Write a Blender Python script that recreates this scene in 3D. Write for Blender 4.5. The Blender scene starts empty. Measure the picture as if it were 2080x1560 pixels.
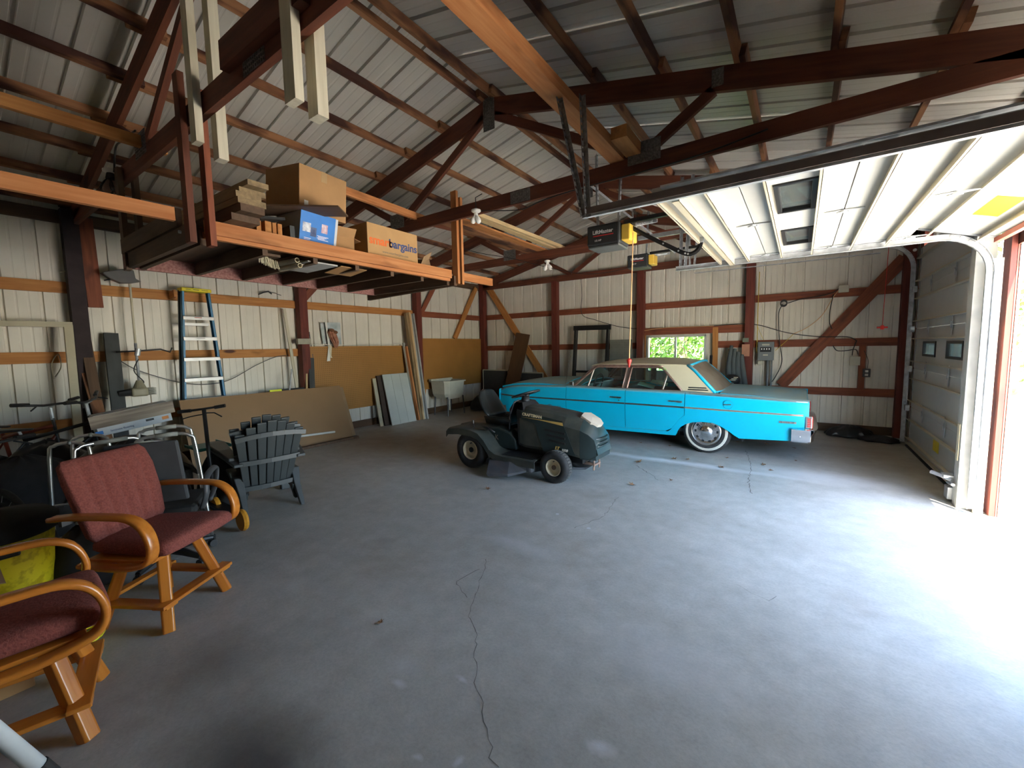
import bpy, math, random
from mathutils import Vector as V, Matrix as M
random.seed(7)
PI = math.pi
SC = bpy.context.scene
COL = SC.collection

# ---------------------------------------------------------------- camera
R0 = V((0.8210, 0.5707, -0.0176)); D0 = V((0.0360, -0.0825, -0.9959)); F0 = V((-0.5699, 0.8170, -0.0883))
CAM = V((0, 0, 1.6)); FOC = 840.0
cam = bpy.data.cameras.new('camera'); co = bpy.data.objects.new('camera', cam); COL.objects.link(co)
F0.normalize(); R0 = (R0 - F0 * R0.dot(F0)).normalized(); U0 = R0.cross(F0)
co.matrix_world = M(((R0.x, U0.x, -F0.x, CAM.x), (R0.y, U0.y, -F0.y, CAM.y), (R0.z, U0.z, -F0.z, CAM.z), (0, 0, 0, 1)))
cam.sensor_width = 36; cam.lens = FOC / 2080 * 36; cam.clip_start = 0.05; cam.clip_end = 300
SC.camera = co

# ---------------------------------------------------------------- sky, sun, exposure
w = bpy.data.worlds.new('world'); SC.world = w; w.use_nodes = True
nt = w.node_tree; bg = nt.nodes['Background']
sky = nt.nodes.new('ShaderNodeTexSky'); sky.sky_type = 'NISHITA'; sky.sun_disc = False
sky.sun_elevation = math.radians(66); sky.sun_rotation = math.radians(145); sky.air_density = 1.0; sky.dust_density = 0.6
nt.links.new(sky.outputs[0], bg.inputs[0]); bg.inputs[1].default_value = 0.40
sl = bpy.data.lights.new('sun', 'SUN'); sl.energy = 13.0; sl.angle = math.radians(0.6); sl.color = (1.0, 0.93, 0.82)
so = bpy.data.objects.new('sun', sl); COL.objects.link(so)
so.rotation_euler = V((-0.39, 0.55, -2.35)).to_track_quat('-Z', 'Y').to_euler()
def portal(loc, sx, sy, tgt):
    l = bpy.data.lights.new('sky_portal', 'AREA'); l.shape = 'RECTANGLE'; l.size = sx; l.size_y = sy
    l.cycles.is_portal = True
    o = bpy.data.objects.new('sky_portal', l); COL.objects.link(o); o.location = loc
    o.rotation_euler = V(tgt).to_track_quat('-Z', 'Y').to_euler()
portal((1.62, 4.1, 1.2), 2.66, 2.4, (-1, 0, 0))
portal((-2.2, 9.45, 1.4), 1.2, 0.8, (0, -1, 0))
SC.view_settings.view_transform = 'Standard'; SC.view_settings.look = 'None'
SC.view_settings.gamma = 1.0; SC.view_settings.use_curve_mapping = False
SC.view_settings.exposure = 3.1
cy = SC.cycles
cy.max_bounces = 12; cy.diffuse_bounces = 8; cy.glossy_bounces = 4; cy.transparent_max_bounces = 12
cy.caustics_reflective = False; cy.caustics_refractive = False; cy.sample_clamp_indirect = 6.0
cy.use_denoising = True
try: cy.denoiser = 'OPENIMAGEDENOISE'
except Exception: pass

# ---------------------------------------------------------------- helpers
def on(u, v, ax, val):
    d = R0 * ((u - 1040) / FOC) - U0 * ((v - 780) / FOC) + F0
    t = (val - CAM[ax]) / d[ax]
    return CAM + d * t

WM = {}
def props(o, label=None, cat=None, group=None, kind=None):
    if label: o['label'] = label
    if cat: o['category'] = cat
    if group: o['group'] = group
    if kind: o['kind'] = kind
    return o
def place(o, mat, parent=None):
    WM[o.name] = mat.copy()
    COL.objects.link(o)
    if parent is not None:
        o.parent = parent
        o.matrix_basis = WM[parent.name].inverted() @ mat
    else:
        o.matrix_basis = mat
    return o
def empty(name, loc=(0, 0, 0), rz=0.0, label=None, cat=None, group=None, kind=None, parent=None, rot=None):
    o = bpy.data.objects.new(name, None); o.empty_display_size = 0.1
    m = M.Translation(V(loc)) @ (rot if rot is not None else M.Rotation(rz, 4, 'Z'))
    place(o, m, parent)
    return props(o, label, cat, group, kind)

class MB:
    """collects shapes; build() links them as one mesh object"""
    def __init__(s): s.v = []; s.f = []; s.mi = []; s.k = 0
    def add(s, vs, fs, m=None):
        b = len(s.v)
        for p in vs:
            p = V(p)
            s.v.append(m @ p if m is not None else p)
        for f in fs: s.f.append([i + b for i in f]); s.mi.append(s.k)
        return s
    def box(s, x0, x1, y0, y1, z0, z1, m=None):
        return s.add([(x0,y0,z0),(x1,y0,z0),(x1,y1,z0),(x0,y1,z0),(x0,y0,z1),(x1,y0,z1),(x1,y1,z1),(x0,y1,z1)],
                     [(0,3,2,1),(4,5,6,7),(0,1,5,4),(1,2,6,5),(2,3,7,6),(3,0,4,7)], m)
    def hexa(s, p):   # eight points, same order as box
        return s.add(p, [(0,3,2,1),(4,5,6,7),(0,1,5,4),(1,2,6,5),(2,3,7,6),(3,0,4,7)])
    def bar(s, a, b, w, h, up=(0, 0, 1)):
        return s.box(0, (V(b) - V(a)).length, -w/2, w/2, -h/2, h/2, frame(a, b, up))
    def prism(s, poly, z0, z1, m=None):
        n = len(poly)
        vs = [(x, y, z0) for x, y in poly] + [(x, y, z1) for x, y in poly]
        fs = [tuple(range(n))[::-1], tuple(range(n, 2*n))] + [(i, (i+1) % n, n + (i+1) % n, n + i) for i in range(n)]
        return s.add(vs, fs, m)
    def tube(s, pts, r, n=8, cap=True, flat=None):
        pts = [V(p) for p in pts]; N = len(pts)
        rs = r if isinstance(r, (list, tuple)) else [r] * N
        t0 = (pts[1] - pts[0]).normalized()
        ref = V((0, 0, 1)) if abs(t0.z) < 0.9 else V((1, 0, 0))
        a = t0.cross(ref).normalized()
        vs = []
        for i, p in enumerate(pts):
            t = (pts[min(i+1, N-1)] - pts[max(i-1, 0)])
            if t.length < 1e-9: t = t0
            t = t.normalized()
            a = (a - t * a.dot(t))
            a = a.normalized() if a.length > 1e-6 else t.orthogonal().normalized()
            b = t.cross(a)
            for j in range(n):
                an = 2 * PI * j / n
                ca, sa = math.cos(an), math.sin(an)
                if flat: ca *= flat[0]; sa *= flat[1]
                vs.append(p + (a * ca + b * sa) * rs[i])
        fs = []
        for i in range(N - 1):
            for j in range(n):
                k = (j + 1) % n
                fs.append((i*n + j, i*n + k, (i+1)*n + k, (i+1)*n + j))
        if cap: fs.append(tuple(range(n))[::-1]); fs.append(tuple(range((N-1)*n, N*n)))
        return s.add(vs, fs)
    def lathe(s, prof, n=24, m=None):   # prof of (r, z) round Z
        vs = []; fs = []
        for r, z in prof:
            for j in range(n):
                vs.append((r * math.cos(2*PI*j/n), r * math.sin(2*PI*j/n), z))
        for i in range(len(prof) - 1):
            for j in range(n):
                k = (j + 1) % n
                fs.append((i*n + j, i*n + k, (i+1)*n + k, (i+1)*n + j))
        return s.add(vs, fs, m)
    def loft(s, rings, closed=True, cap=False, m=None):
        n = len(rings[0]); vs = [p for r in rings for p in r]; fs = []
        for i in range(len(rings) - 1):
            for j in range(n if closed else n - 1):
                k = (j + 1) % n
                fs.append((i*n + j, i*n + k, (i+1)*n + k, (i+1)*n + j))
        if cap: fs.append(tuple(range(n))[::-1]); fs.append(tuple(range((len(rings)-1)*n, len(rings)*n)))
        return s.add(vs, fs, m)
    def sphere(s, c, r, n=12, sc=(1, 1, 1), m=None):
        prof = [(max(1e-5, r * math.sin(PI * i / (n//2 + 2))), -r * math.cos(PI * i / (n//2 + 2))) for i in range(n//2 + 3)]
        T = M.Translation(V(c)) @ M.Diagonal((*sc, 1))
        return s.lathe(prof, n, (m @ T) if m is not None else T)
    def build(s, name, mat, parent=None, local=False, smooth=False, bevel=0.0, sub=0, solid=0.0, label=None, cat=None, group=None, kind=None, seg=2):
        """vertices in world space, or with local=True in the parent's frame"""
        pm = WM[parent.name] if (parent is not None and local) else M.Identity(4)
        lo = V([min(p[i] for p in s.v) for i in range(3)]); hi = V([max(p[i] for p in s.v) for i in range(3)])
        c = (lo + hi) / 2
        if parent is None: c.z = lo.z
        me = bpy.data.meshes.new(name)
        me.from_pydata([tuple(p - c) for p in s.v], [], s.f)
        for mm in (mat if isinstance(mat, (list, tuple)) else [mat]): me.materials.append(mm)
        for p, k in zip(me.polygons, s.mi): p.material_index = k; p.use_smooth = smooth
        me.update()
        o = bpy.data.objects.new(name, me)
        place(o, pm @ M.Translation(c), parent)
        finish(o, smooth, bevel, sub, solid, seg)
        return props(o, label, cat, group, kind)

def finish(o, smooth=False, bevel=0.0, sub=0, solid=0.0, seg=2):
    if solid: md = o.modifiers.new('solid', 'SOLIDIFY'); md.thickness = solid; md.offset = 0
    if bevel:
        md = o.modifiers.new('bevel', 'BEVEL'); md.width = bevel; md.segments = seg; md.limit_method = 'ANGLE'; md.angle_limit = 0.6
    if smooth and solid: md = o.modifiers.new('split', 'EDGE_SPLIT'); md.split_angle = 0.7
    if sub: md = o.modifiers.new('sub', 'SUBSURF'); md.levels = sub; md.render_levels = sub

def frame(a, b, up=(0, 0, 1)):
    a = V(a); b = V(b); x = (b - a).normalized(); up = V(up).normalized()
    if abs(x.dot(up)) > 0.98: up = V((0, 1, 0)) if abs(x.y) < 0.9 else V((1, 0, 0))
    y = up.cross(x).normalized(); z = x.cross(y)
    return M(((x.x, y.x, z.x, a.x), (x.y, y.y, z.y, a.y), (x.z, y.z, z.z, a.z), (0, 0, 0, 1)))

def beam(name, a, b, wd, h, mat, parent=None, up=(0, 0, 1), bevel=0.0, local=False, **kw):
    """a timber from a to b: object X runs along its length so the grain does too"""
    if local: pm = WM[parent.name]; a = pm @ V(a); b = pm @ V(b); up = pm.to_3x3() @ V(up)
    L = (V(b) - V(a)).length
    mb = MB().box(0, L, -wd/2, wd/2, -h/2, h/2)
    me = bpy.data.meshes.new(name); me.from_pydata([tuple(p) for p in mb.v], [], mb.f); me.materials.append(mat)
    o = bpy.data.objects.new(name, me)
    place(o, frame(a, b, up), parent); finish(o, bevel=bevel)
    return props(o, **kw)

def clone(o, mat=None, parent=None, **kw):
    c = o.copy(); COL.objects.link(c)
    c.parent = parent
    if parent is None: c.matrix_basis = mat; WM[c.name] = mat.copy()
    else: WM[c.name] = WM[parent.name] @ c.matrix_basis
    for ch in [x for x in KIDS(o)]: clone(ch, parent=c)
    return props(c, **kw)
def KIDS(o): return [x for x in COL.objects if x.parent == o]

def arc(c, r, a0, a1, n, ax='xz'):
    out = []
    for i in range(n + 1):
        a = a0 + (a1 - a0) * i / n
        p = [c[0], c[1], c[2]]
        p['xyz'.index(ax[0])] += r * math.cos(a); p['xyz'.index(ax[1])] += r * math.sin(a)
        out.append(tuple(p))
    return out

def smooth_path(pts, n=6):   # Catmull-Rom
    pts = [V(p) for p in pts]; out = []
    for i in range(len(pts) - 1):
        p0 = pts[max(i-1, 0)]; p1 = pts[i]; p2 = pts[i+1]; p3 = pts[min(i+2, len(pts)-1)]
        for k in range(n):
            t = k / n
            out.append(0.5 * ((2*p1) + (p2 - p0)*t + (2*p0 - 5*p1 + 4*p2 - p3)*t*t + (3*p1 - p0 - 3*p2 + p3)*t**3))
    out.append(pts[-1]); return out

def text(name, s, size, mat, m, parent=None, ext=0.0008, shear=0.0, space=1.0, bold=0.0, **kw):
    cu = bpy.data.curves.new(name, 'FONT'); cu.body = s; cu.size = size; cu.extrude = ext; cu.shear = shear
    cu.space_character = space; cu.offset = bold; cu.align_x = 'CENTER'; cu.align_y = 'CENTER'
    t = bpy.data.objects.new(name, cu); COL.objects.link(t)
    dg = bpy.context.evaluated_depsgraph_get(); me = bpy.data.meshes.new_from_object(t.evaluated_get(dg))
    bpy.data.objects.remove(t); me.materials.clear(); me.materials.append(mat)
    o = bpy.data.objects.new(name, me); place(o, m, parent)
    return props(o, **kw)

# ---------------------------------------------------------------- materials
MATS = {}
def mat(name, col, rough=0.6, metal=0.0, var=0.12, scale=8.0, col2=None, bump=0.0, stretch=(1, 1, 1), emit=0, spec=0.5, coat=0.0, detail=4.0, bscale=None, lo=0.35, hi=0.65):
    if name in MATS: return MATS[name]
    m = bpy.data.materials.new(name); m.use_nodes = True; nt = m.node_tree; N = nt.nodes; L = nt.links
    b = N['Principled BSDF']
    tc = N.new('ShaderNodeTexCoord'); mp = N.new('ShaderNodeMapping'); mp.inputs['Scale'].default_value = stretch
    L.new(tc.outputs['Object'], mp.inputs[0])
    oi = N.new('ShaderNodeObjectInfo'); ml = N.new('ShaderNodeMath'); ml.operation = 'MULTIPLY'; ml.inputs[1].default_value = 37
    L.new(oi.outputs['Random'], ml.inputs[0])
    no = N.new('ShaderNodeTexNoise'); no.noise_dimensions = '4D'; no.inputs['Scale'].default_value = scale; no.inputs['Detail'].default_value = detail
    L.new(mp.outputs[0], no.inputs['Vector']); L.new(ml.outputs[0], no.inputs['W'])
    rp = N.new('ShaderNodeValToRGB'); L.new(no.outputs[0], rp.inputs[0])
    c1 = tuple(max(0, c * (1 - var)) for c in col); c2 = col2 or tuple(min(1, c * (1 + var)) for c in col)
    rp.color_ramp.elements[0].position = lo; rp.color_ramp.elements[0].color = (*c1, 1)
    rp.color_ramp.elements[1].position = hi; rp.color_ramp.elements[1].color = (*c2, 1)
    L.new(rp.outputs[0], b.inputs['Base Color'])
    b.inputs['Roughness'].default_value = rough; b.inputs['Metallic'].default_value = metal
    b.inputs['Specular IOR Level'].default_value = spec
    if coat: b.inputs['Coat Weight'].default_value = coat; b.inputs['Coat Roughness'].default_value = 0.1
    if bump:
        bp = N.new('ShaderNodeBump'); bp.inputs['Strength'].default_value = bump; bp.inputs['Distance'].default_value = 0.01
        if bscale:
            n2 = N.new('ShaderNodeTexNoise'); n2.inputs['Scale'].default_value = bscale; n2.inputs['Detail'].default_value = 3
            L.new(mp.outputs[0], n2.inputs['Vector']); L.new(n2.outputs[0], bp.inputs['Height'])
        else: L.new(no.outputs[0], bp.inputs['Height'])
        L.new(bp.outputs[0], b.inputs['Normal'])
    if emit:
        L.new(rp.outputs[0], b.inputs['Emission Color']); b.inputs['Emission Strength'].default_value = emit
    MATS[name] = m
    return m

def wood(name, c1, c2, rough=0.7, knots=None, scale=9.0, grain=30.0, knot=(0.10, 0.03, 0.015), pale=None, pth=0.58):
    """timber: long streaks along object X, a few knots and pale or dark patches"""
    m = bpy.data.materials.new(name); m.use_nodes = True; nt = m.node_tree; N = nt.nodes; L = nt.links
    b = N['Principled BSDF']; tc = N.new('ShaderNodeTexCoord')
    oi = N.new('ShaderNodeObjectInfo'); ml = N.new('ShaderNodeMath'); ml.operation = 'MULTIPLY'; ml.inputs[1].default_value = 53
    L.new(oi.outputs['Random'], ml.inputs[0])
    def noise(st, sc, det):
        mp = N.new('ShaderNodeMapping'); mp.inputs['Scale'].default_value = st; L.new(tc.outputs['Object'], mp.inputs[0])
        no = N.new('ShaderNodeTexNoise'); no.noise_dimensions = '4D'; no.inputs['Scale'].default_value = sc; no.inputs['Detail'].default_value = det
        L.new(mp.outputs[0], no.inputs['Vector']); L.new(ml.outputs[0], no.inputs['W']); return no
    n1 = noise((0.07, 1, 1), grain, 4); n2 = noise((0.5, 1.5, 1.5), 3.2, 3)
    r1 = N.new('ShaderNodeValToRGB'); L.new(n1.outputs[0], r1.inputs[0])
    r1.color_ramp.elements[0].position = 0.3; r1.color_ramp.elements[1].position = 0.7
    r1.color_ramp.elements[0].color = (*c1, 1); r1.color_ramp.elements[1].color = (*c2, 1)
    mx = N.new('ShaderNodeMixRGB'); r2 = N.new('ShaderNodeValToRGB'); L.new(n2.outputs[0], r2.inputs[0])
    r2.color_ramp.elements[0].position = pth; r2.color_ramp.elements[1].position = pth + .12
    L.new(r2.outputs[0], mx.inputs[0]); L.new(r1.outputs[0], mx.inputs[1]); mx.inputs[2].default_value = (*(pale or tuple(c * 0.55 for c in c1)), 1)
    out = mx
    vo = N.new('ShaderNodeTexVoronoi'); mp = N.new('ShaderNodeMapping'); mp.inputs['Scale'].default_value = (1.6, 5, 5)
    L.new(tc.outputs['Object'], mp.inputs[0]); vo.voronoi_dimensions = '4D'; vo.inputs['Scale'].default_value = 1.0
    L.new(mp.outputs[0], vo.inputs['Vector']); L.new(ml.outputs[0], vo.inputs['W'])
    r3 = N.new('ShaderNodeValToRGB'); L.new(vo.outputs['Distance'], r3.inputs[0])
    r3.color_ramp.elements[0].position = 0.10; r3.color_ramp.elements[0].color = (1, 1, 1, 1)
    r3.color_ramp.elements[1].position = 0.17; r3.color_ramp.elements[1].color = (0, 0, 0, 1)
    mk = N.new('ShaderNodeMixRGB'); L.new(r3.outputs[0], mk.inputs[0]); L.new(out.outputs[0], mk.inputs[1]); mk.inputs[2].default_value = (*knot, 1)
    L.new(mk.outputs[0], b.inputs['Base Color']); b.inputs['Roughness'].default_value = rough
    bp = N.new('ShaderNodeBump'); bp.inputs['Strength'].default_value = 0.35; bp.inputs['Distance'].default_value = 0.004
    L.new(n1.outputs[0], bp.inputs['Height']); L.new(bp.outputs[0], b.inputs['Normal'])
    MATS[name] = m
    return m

W_ORANGE = wood('pine_orange', (0.40, 0.135, 0.036), (0.56, 0.24, 0.085))
W_GIRT = wood('pine_girt', (0.40, 0.150, 0.035), (0.55, 0.25, 0.07))
W_GIRTR = wood('girt_red', (0.17, 0.042, 0.020), (0.30, 0.085, 0.035))
W_TRUSS = wood('truss_redbrown', (0.085, 0.022, 0.010), (0.16, 0.045, 0.020))
W_POST = wood('post_red', (0.105, 0.018, 0.011), (0.17, 0.034, 0.019))
W_PURL = wood('purlin_rough', (0.20, 0.075, 0.032), (0.36, 0.17, 0.075), pale=(0.055, 0.016, 0.009), grain=16, pth=0.47)
W_DARK = wood('weathered_dark', (0.07, 0.038, 0.02), (0.13, 0.072, 0.038))
W_PLANK = wood('barn_board', (0.17, 0.115, 0.06), (0.34, 0.24, 0.12))
W_WHITE = wood('whitewashed', (0.50, 0.45, 0.33), (0.66, 0.61, 0.47), pale=(0.40, 0.35, 0.24), knot=(0.22, 0.15, 0.08))
W_PALE = wood('pale_pine', (0.50, 0.33, 0.16), (0.68, 0.50, 0.27))
W_GREY = mat('grey_board', (0.05, 0.055, 0.055), 0.7, var=0.25, stretch=(0.3, 1, 1))
W_PINK = mat('speckled_pink_board', (0.26, 0.10, 0.085), 0.8, col2=(0.40, 0.20, 0.17), scale=45)
OAK = wood('oak', (0.46, 0.135, 0.018), (0.62, 0.22, 0.030), rough=0.24, grain=26, pale=(0.30, 0.09, 0.012), knot=(0.34, 0.10, 0.014))
CHROME = mat('chrome', (0.72, 0.72, 0.72), 0.18, 1.0, var=0.05)
STEEL = mat('galvanised', (0.46, 0.48, 0.50), 0.42, 0.35, var=0.2, scale=14)
DSTEEL = mat('dark_steel', (0.10, 0.10, 0.105), 0.5, 0.7, var=0.2)
GUSSET = mat('gusset_steel', (0.20, 0.19, 0.18), 0.55, 0.7, var=0.35, scale=60)
BLACK = mat('black_plastic', (0.012, 0.012, 0.013), 0.42, var=0.3)
BLACKM = mat('black_matte', (0.016, 0.016, 0.016), 0.8, var=0.3)
RUBBER = mat('rubber', (0.022, 0.022, 0.022), 0.85, var=0.3, scale=20)
WHITEP = mat('white_plastic', (0.72, 0.71, 0.66), 0.45, var=0.05)
CREAM = mat('cream', (0.66, 0.60, 0.44), 0.5, var=0.06)
CARDB = mat('cardboard', (0.42, 0.23, 0.095), 0.8, var=0.08, scale=5)
CARDB2 = mat('cardboard_dull', (0.30, 0.19, 0.10), 0.85, var=0.12, scale=5)
HARDB = mat('hardboard', (0.27, 0.155, 0.068), 0.6, var=0.06, scale=2)
YELLOW = mat('yellow_plastic', (0.72, 0.56, 0.02), 0.45, var=0.12, scale=14)
RED = mat('red_plastic', (0.62, 0.03, 0.02), 0.45, var=0.05)
# ================================================================ the building
XL, XR, YG, YB = -7.50, 1.46, 9.30, -4.0
RX = -3.02
def zc(x): return 4.33 - 0.235 * abs(x - RX)      # centre line of the trusses' top chord
def zroof(x): return zc(x) + 0.195
TRUSS_Y = (-1.45, 1.25, 3.97, 6.67, 9.17)

def metal_mat(name, col, rough):
    m = mat(name, col, rough, 0.0, var=0.07, scale=1.6, spec=0.6)
    nt = m.node_tree; N = nt.nodes; L = nt.links; b = N['Principled BSDF']
    no = N.new('ShaderNodeTexNoise'); no.inputs['Scale'].default_value = 2.2; no.inputs['Detail'].default_value = 5
    tc = N.new('ShaderNodeTexCoord'); mp = N.new('ShaderNodeMapping'); mp.inputs['Scale'].default_value = (1, 1, 0.35)
    L.new(tc.outputs['Object'], mp.inputs[0]); L.new(mp.outputs[0], no.inputs['Vector'])
    bp = N.new('ShaderNodeBump'); bp.inputs['Strength'].default_value = 0.12; bp.inputs['Distance'].default_value = 0.02
    L.new(no.outputs[0], bp.inputs['Height']); L.new(bp.outputs[0], b.inputs['Normal'])
    return m
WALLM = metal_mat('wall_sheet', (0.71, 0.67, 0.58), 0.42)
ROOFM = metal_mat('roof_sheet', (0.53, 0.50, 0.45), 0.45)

# ---- floor: concrete with cracks, drips, chalk line, oil stain
def floor_mat():
    m = bpy.data.materials.new('concrete_floor'); m.use_nodes = True; nt = m.node_tree; N = nt.nodes; L = nt.links; b = N['Principled BSDF']
    tc = N.new('ShaderNodeTexCoord')
    def noise(sc, det, st=(1, 1, 1)):
        mp = N.new('ShaderNodeMapping'); mp.inputs['Scale'].default_value = st; L.new(tc.outputs['Object'], mp.inputs[0])
        n = N.new('ShaderNodeTexNoise'); n.inputs['Scale'].default_value = sc; n.inputs['Detail'].default_value = det; n.inputs['Roughness'].default_value = 0.65
        L.new(mp.outputs[0], n.inputs['Vector']); return n
    def ramp(src, a, ca, c, cc):
        r = N.new('ShaderNodeValToRGB'); L.new(src, r.inputs[0]); r.color_ramp.elements[0].position = a; r.color_ramp.elements[0].color = (*ca, 1)
        r.color_ramp.elements[1].position = c; r.color_ramp.elements[1].color = (*cc, 1); return r
    def mix(f, a, bb, mode='MIX'):
        x = N.new('ShaderNodeMixRGB'); x.blend_type = mode
        for s, i in ((f, 0), (a, 1), (bb, 2)):
            if isinstance(s, (int, float)): x.inputs[i].default_value = s
            elif isinstance(s, tuple): x.inputs[i].default_value = (*s, 1)
            else: L.new(s, x.inputs[i])
        return x.outputs[0]
    c = ramp(noise(0.55, 6).outputs[0], 0.3, (0.37, 0.362, 0.32), 0.7, (0.56, 0.555, 0.505)).outputs[0]
    c = mix(0.55, c, ramp(noise(7, 6).outputs[0], 0.3, (0.62, 0.60, 0.58), 0.72, (1, 1, 1)).outputs[0], 'MULTIPLY')
    c = mix(0.5, c, ramp(noise(60, 3).outputs[0], 0.3, (0.75, 0.75, 0.75), 0.6, (1, 1, 1)).outputs[0], 'MULTIPLY')
    # brownish dirt
    c = mix(ramp(noise(0.9, 5).outputs[0], 0.55, (0, 0, 0), 0.8, (0.55, 0.55, 0.55)).outputs[0], c, (0.23, 0.175, 0.115))
    def spot(x, y, rx, ry, col, amt, hard=0.5):
        nonlocal c
        mp = N.new('ShaderNodeMapping'); mp.vector_type = 'TEXTURE'; mp.inputs['Location'].default_value = (x, y, 0); mp.inputs['Scale'].default_value = (rx, ry, 1)
        nn = noise(1.4, 5); ad = N.new('ShaderNodeVectorMath'); ad.operation = 'SCALE'; ad.inputs['Scale'].default_value = 0.25
        L.new(nn.outputs['Color'], ad.inputs[0]); a2 = N.new('ShaderNodeVectorMath'); L.new(tc.outputs['Object'], a2.inputs[0]); L.new(ad.outputs[0], a2.inputs[1])
        L.new(a2.outputs[0], mp.inputs[0])
        ln = N.new('ShaderNodeVectorMath'); ln.operation = 'LENGTH'
        sp = N.new('ShaderNodeSeparateXYZ'); L.new(mp.outputs[0], sp.inputs[0]); cb = N.new('ShaderNodeCombineXYZ')
        L.new(sp.outputs[0], cb.inputs[0]); L.new(sp.outputs[1], cb.inputs[1]); L.new(cb.outputs[0], ln.inputs[0])
        r = ramp(ln.outputs['Value'], hard, (amt, amt, amt), 1.0, (0, 0, 0))
        c = mix(r.outputs[0], c, col)
    spot(-1.55, 0.72, 0.55, 0.30, (0.055, 0.05, 0.045), 0.8, 0.2)      # oil stain
    spot(-2.3, 0.9, 0.35, 0.3, (0.10, 0.09, 0.075), 0.5, 0.1)
    spot(-5.6, 4.9, 1.6, 1.4, (0.17, 0.12, 0.065), 0.8, 0.2)           # dusty tan by the left wall
    spot(-5.0, 7.2, 2.0, 1.6, (0.17, 0.12, 0.065), 0.8, 0.2)
    spot(0.95, 7.6, 0.9, 1.9, (0.22, 0.16, 0.10), 0.7, 0.2)            # dust against the closed door
    spot(-1.4, 5.92, 1.9, 0.13, (0.80, 0.81, 0.82), 0.75, 0.1); spot(.3, 6.15, .9, .35, (0.75, 0.76, 0.77), 0.5, 0.1)          # chalky line beside the car
    for uv, rx, ry in (((1300, 1505), .07, .05), ((890, 1392), .05, .03), ((1010, 1366), .05, .02), ((932, 1528), .03, .02), ((1016, 1538), .02, .03), ((905, 1345), .12, .10), ((1100, 1105), .5, .12), ((1430, 1330), .5, .3)):
        q_ = on(uv[0], uv[1], 2, 0); spot(q_.x, q_.y, rx, ry, (0.66, 0.67, 0.68), .6 if rx < .1 else .25, .2)
    # small paint drips
    vo = N.new('ShaderNodeTexVoronoi'); vo.inputs['Scale'].default_value = 2.3; L.new(tc.outputs['Object'], vo.inputs['Vector'])
    n3 = noise(0.8, 3)
    f1 = ramp(vo.outputs['Distance'], 0.035, (1, 1, 1), 0.05, (0, 0, 0)).outputs[0]
    f2 = ramp(n3.outputs[0], 0.50, (0, 0, 0), 0.58, (1, 1, 1)).outputs[0]
    c = mix(mix(1.0, f1, f2, 'MULTIPLY'), c, (0.55, 0.57, 0.58))
    L.new(c, b.inputs['Base Color'])
    r = ramp(noise(3, 4).outputs[0], 0.3, (0.42, 0.42, 0.42), 0.7, (0.62, 0.62, 0.62)); L.new(r.outputs[0], b.inputs['Roughness'])
    bp = N.new('ShaderNodeBump'); bp.inputs['Strength'].default_value = 0.25; bp.inputs['Distance'].default_value = 0.004
    L.new(noise(35, 5).outputs[0], bp.inputs['Height']); L.new(bp.outputs[0], b.inputs['Normal'])
    return m
floor = empty('floor', kind='structure')
me = bpy.data.meshes.new('slab'); me.from_pydata([(XL-.1,YB-.1,0),(XR+.12,YB-.1,0),(XR+.12,YG+.1,0),(XL-.1,YG+.1,0),(XL-.1,YB-.1,-.12),(XR+.12,YB-.1,-.12),(XR+.12,YG+.1,-.12),(XL-.1,YG+.1,-.12)], [],
    [(0,1,2,3),(7,6,5,4),(0,4,5,1),(1,5,6,2),(2,6,7,3),(3,7,4,0)])
me.materials.append(floor_mat()); place(bpy.data.objects.new('slab', me), M.Identity(4), floor)
CRACK = mat('crack', (0.15, 0.14, 0.125), 0.9)
def crack(pts, wd=0.004, jag=0.012, seed=1):
    rnd = random.Random(seed); P = []
    for a, b in zip(pts, pts[1:]):
        n = max(2, int((V(b) - V(a)).length / 0.04))
        for i in range(n):
            t = i / n; P.append((a[0] + (b[0]-a[0])*t + rnd.uniform(-jag, jag), a[1] + (b[1]-a[1])*t + rnd.uniform(-jag, jag)))
    vs = []; fs = []
    for i, (x, y) in enumerate(P):
        ww = wd * rnd.uniform(0.3, 1)
        q = P[min(i+1, len(P)-1)]; p = P[max(i-1, 0)]; d = V((q[0]-p[0], q[1]-p[1])); d.normalize()
        vs += [(x - d.y*ww, y + d.x*ww, 0.0012), (x + d.y*ww, y - d.x*ww, 0.0012)]
        if i: k = 2*i; fs.append((k-2, k-1, k+1, k))
    MB().add(vs, fs).build('crack', CRACK, floor)
def fl(u, v): p = on(u, v, 2, 0); return (p.x, p.y)
crack([fl(1005, 1560), fl(970, 1400), fl(965, 1290), fl(950, 1250), fl(975, 1180), fl(990, 1130)], 0.0026, seed=2)
crack([fl(950, 1215), fl(925, 1180), fl(985, 1150)], 0.003, seed=3)
crack([fl(1515, 915), fl(1526, 950), fl(1520, 980), fl(1528, 1005)], 0.005, seed=4)
crack([fl(1290, 945), fl(1330, 968), fl(1336, 978)], 0.005, seed=5)
crack([fl(1255, 1010), fl(1225, 1050), fl(1160, 1075)], 0.003, seed=6)
crack([fl(1500, 1190), fl(1560, 1220), fl(1590, 1210)], 0.002, seed=8)
crack([(XR-0.06, 2.6), (XR-0.02, 5.5)], 0.008, 0.01, seed=7)

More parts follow.
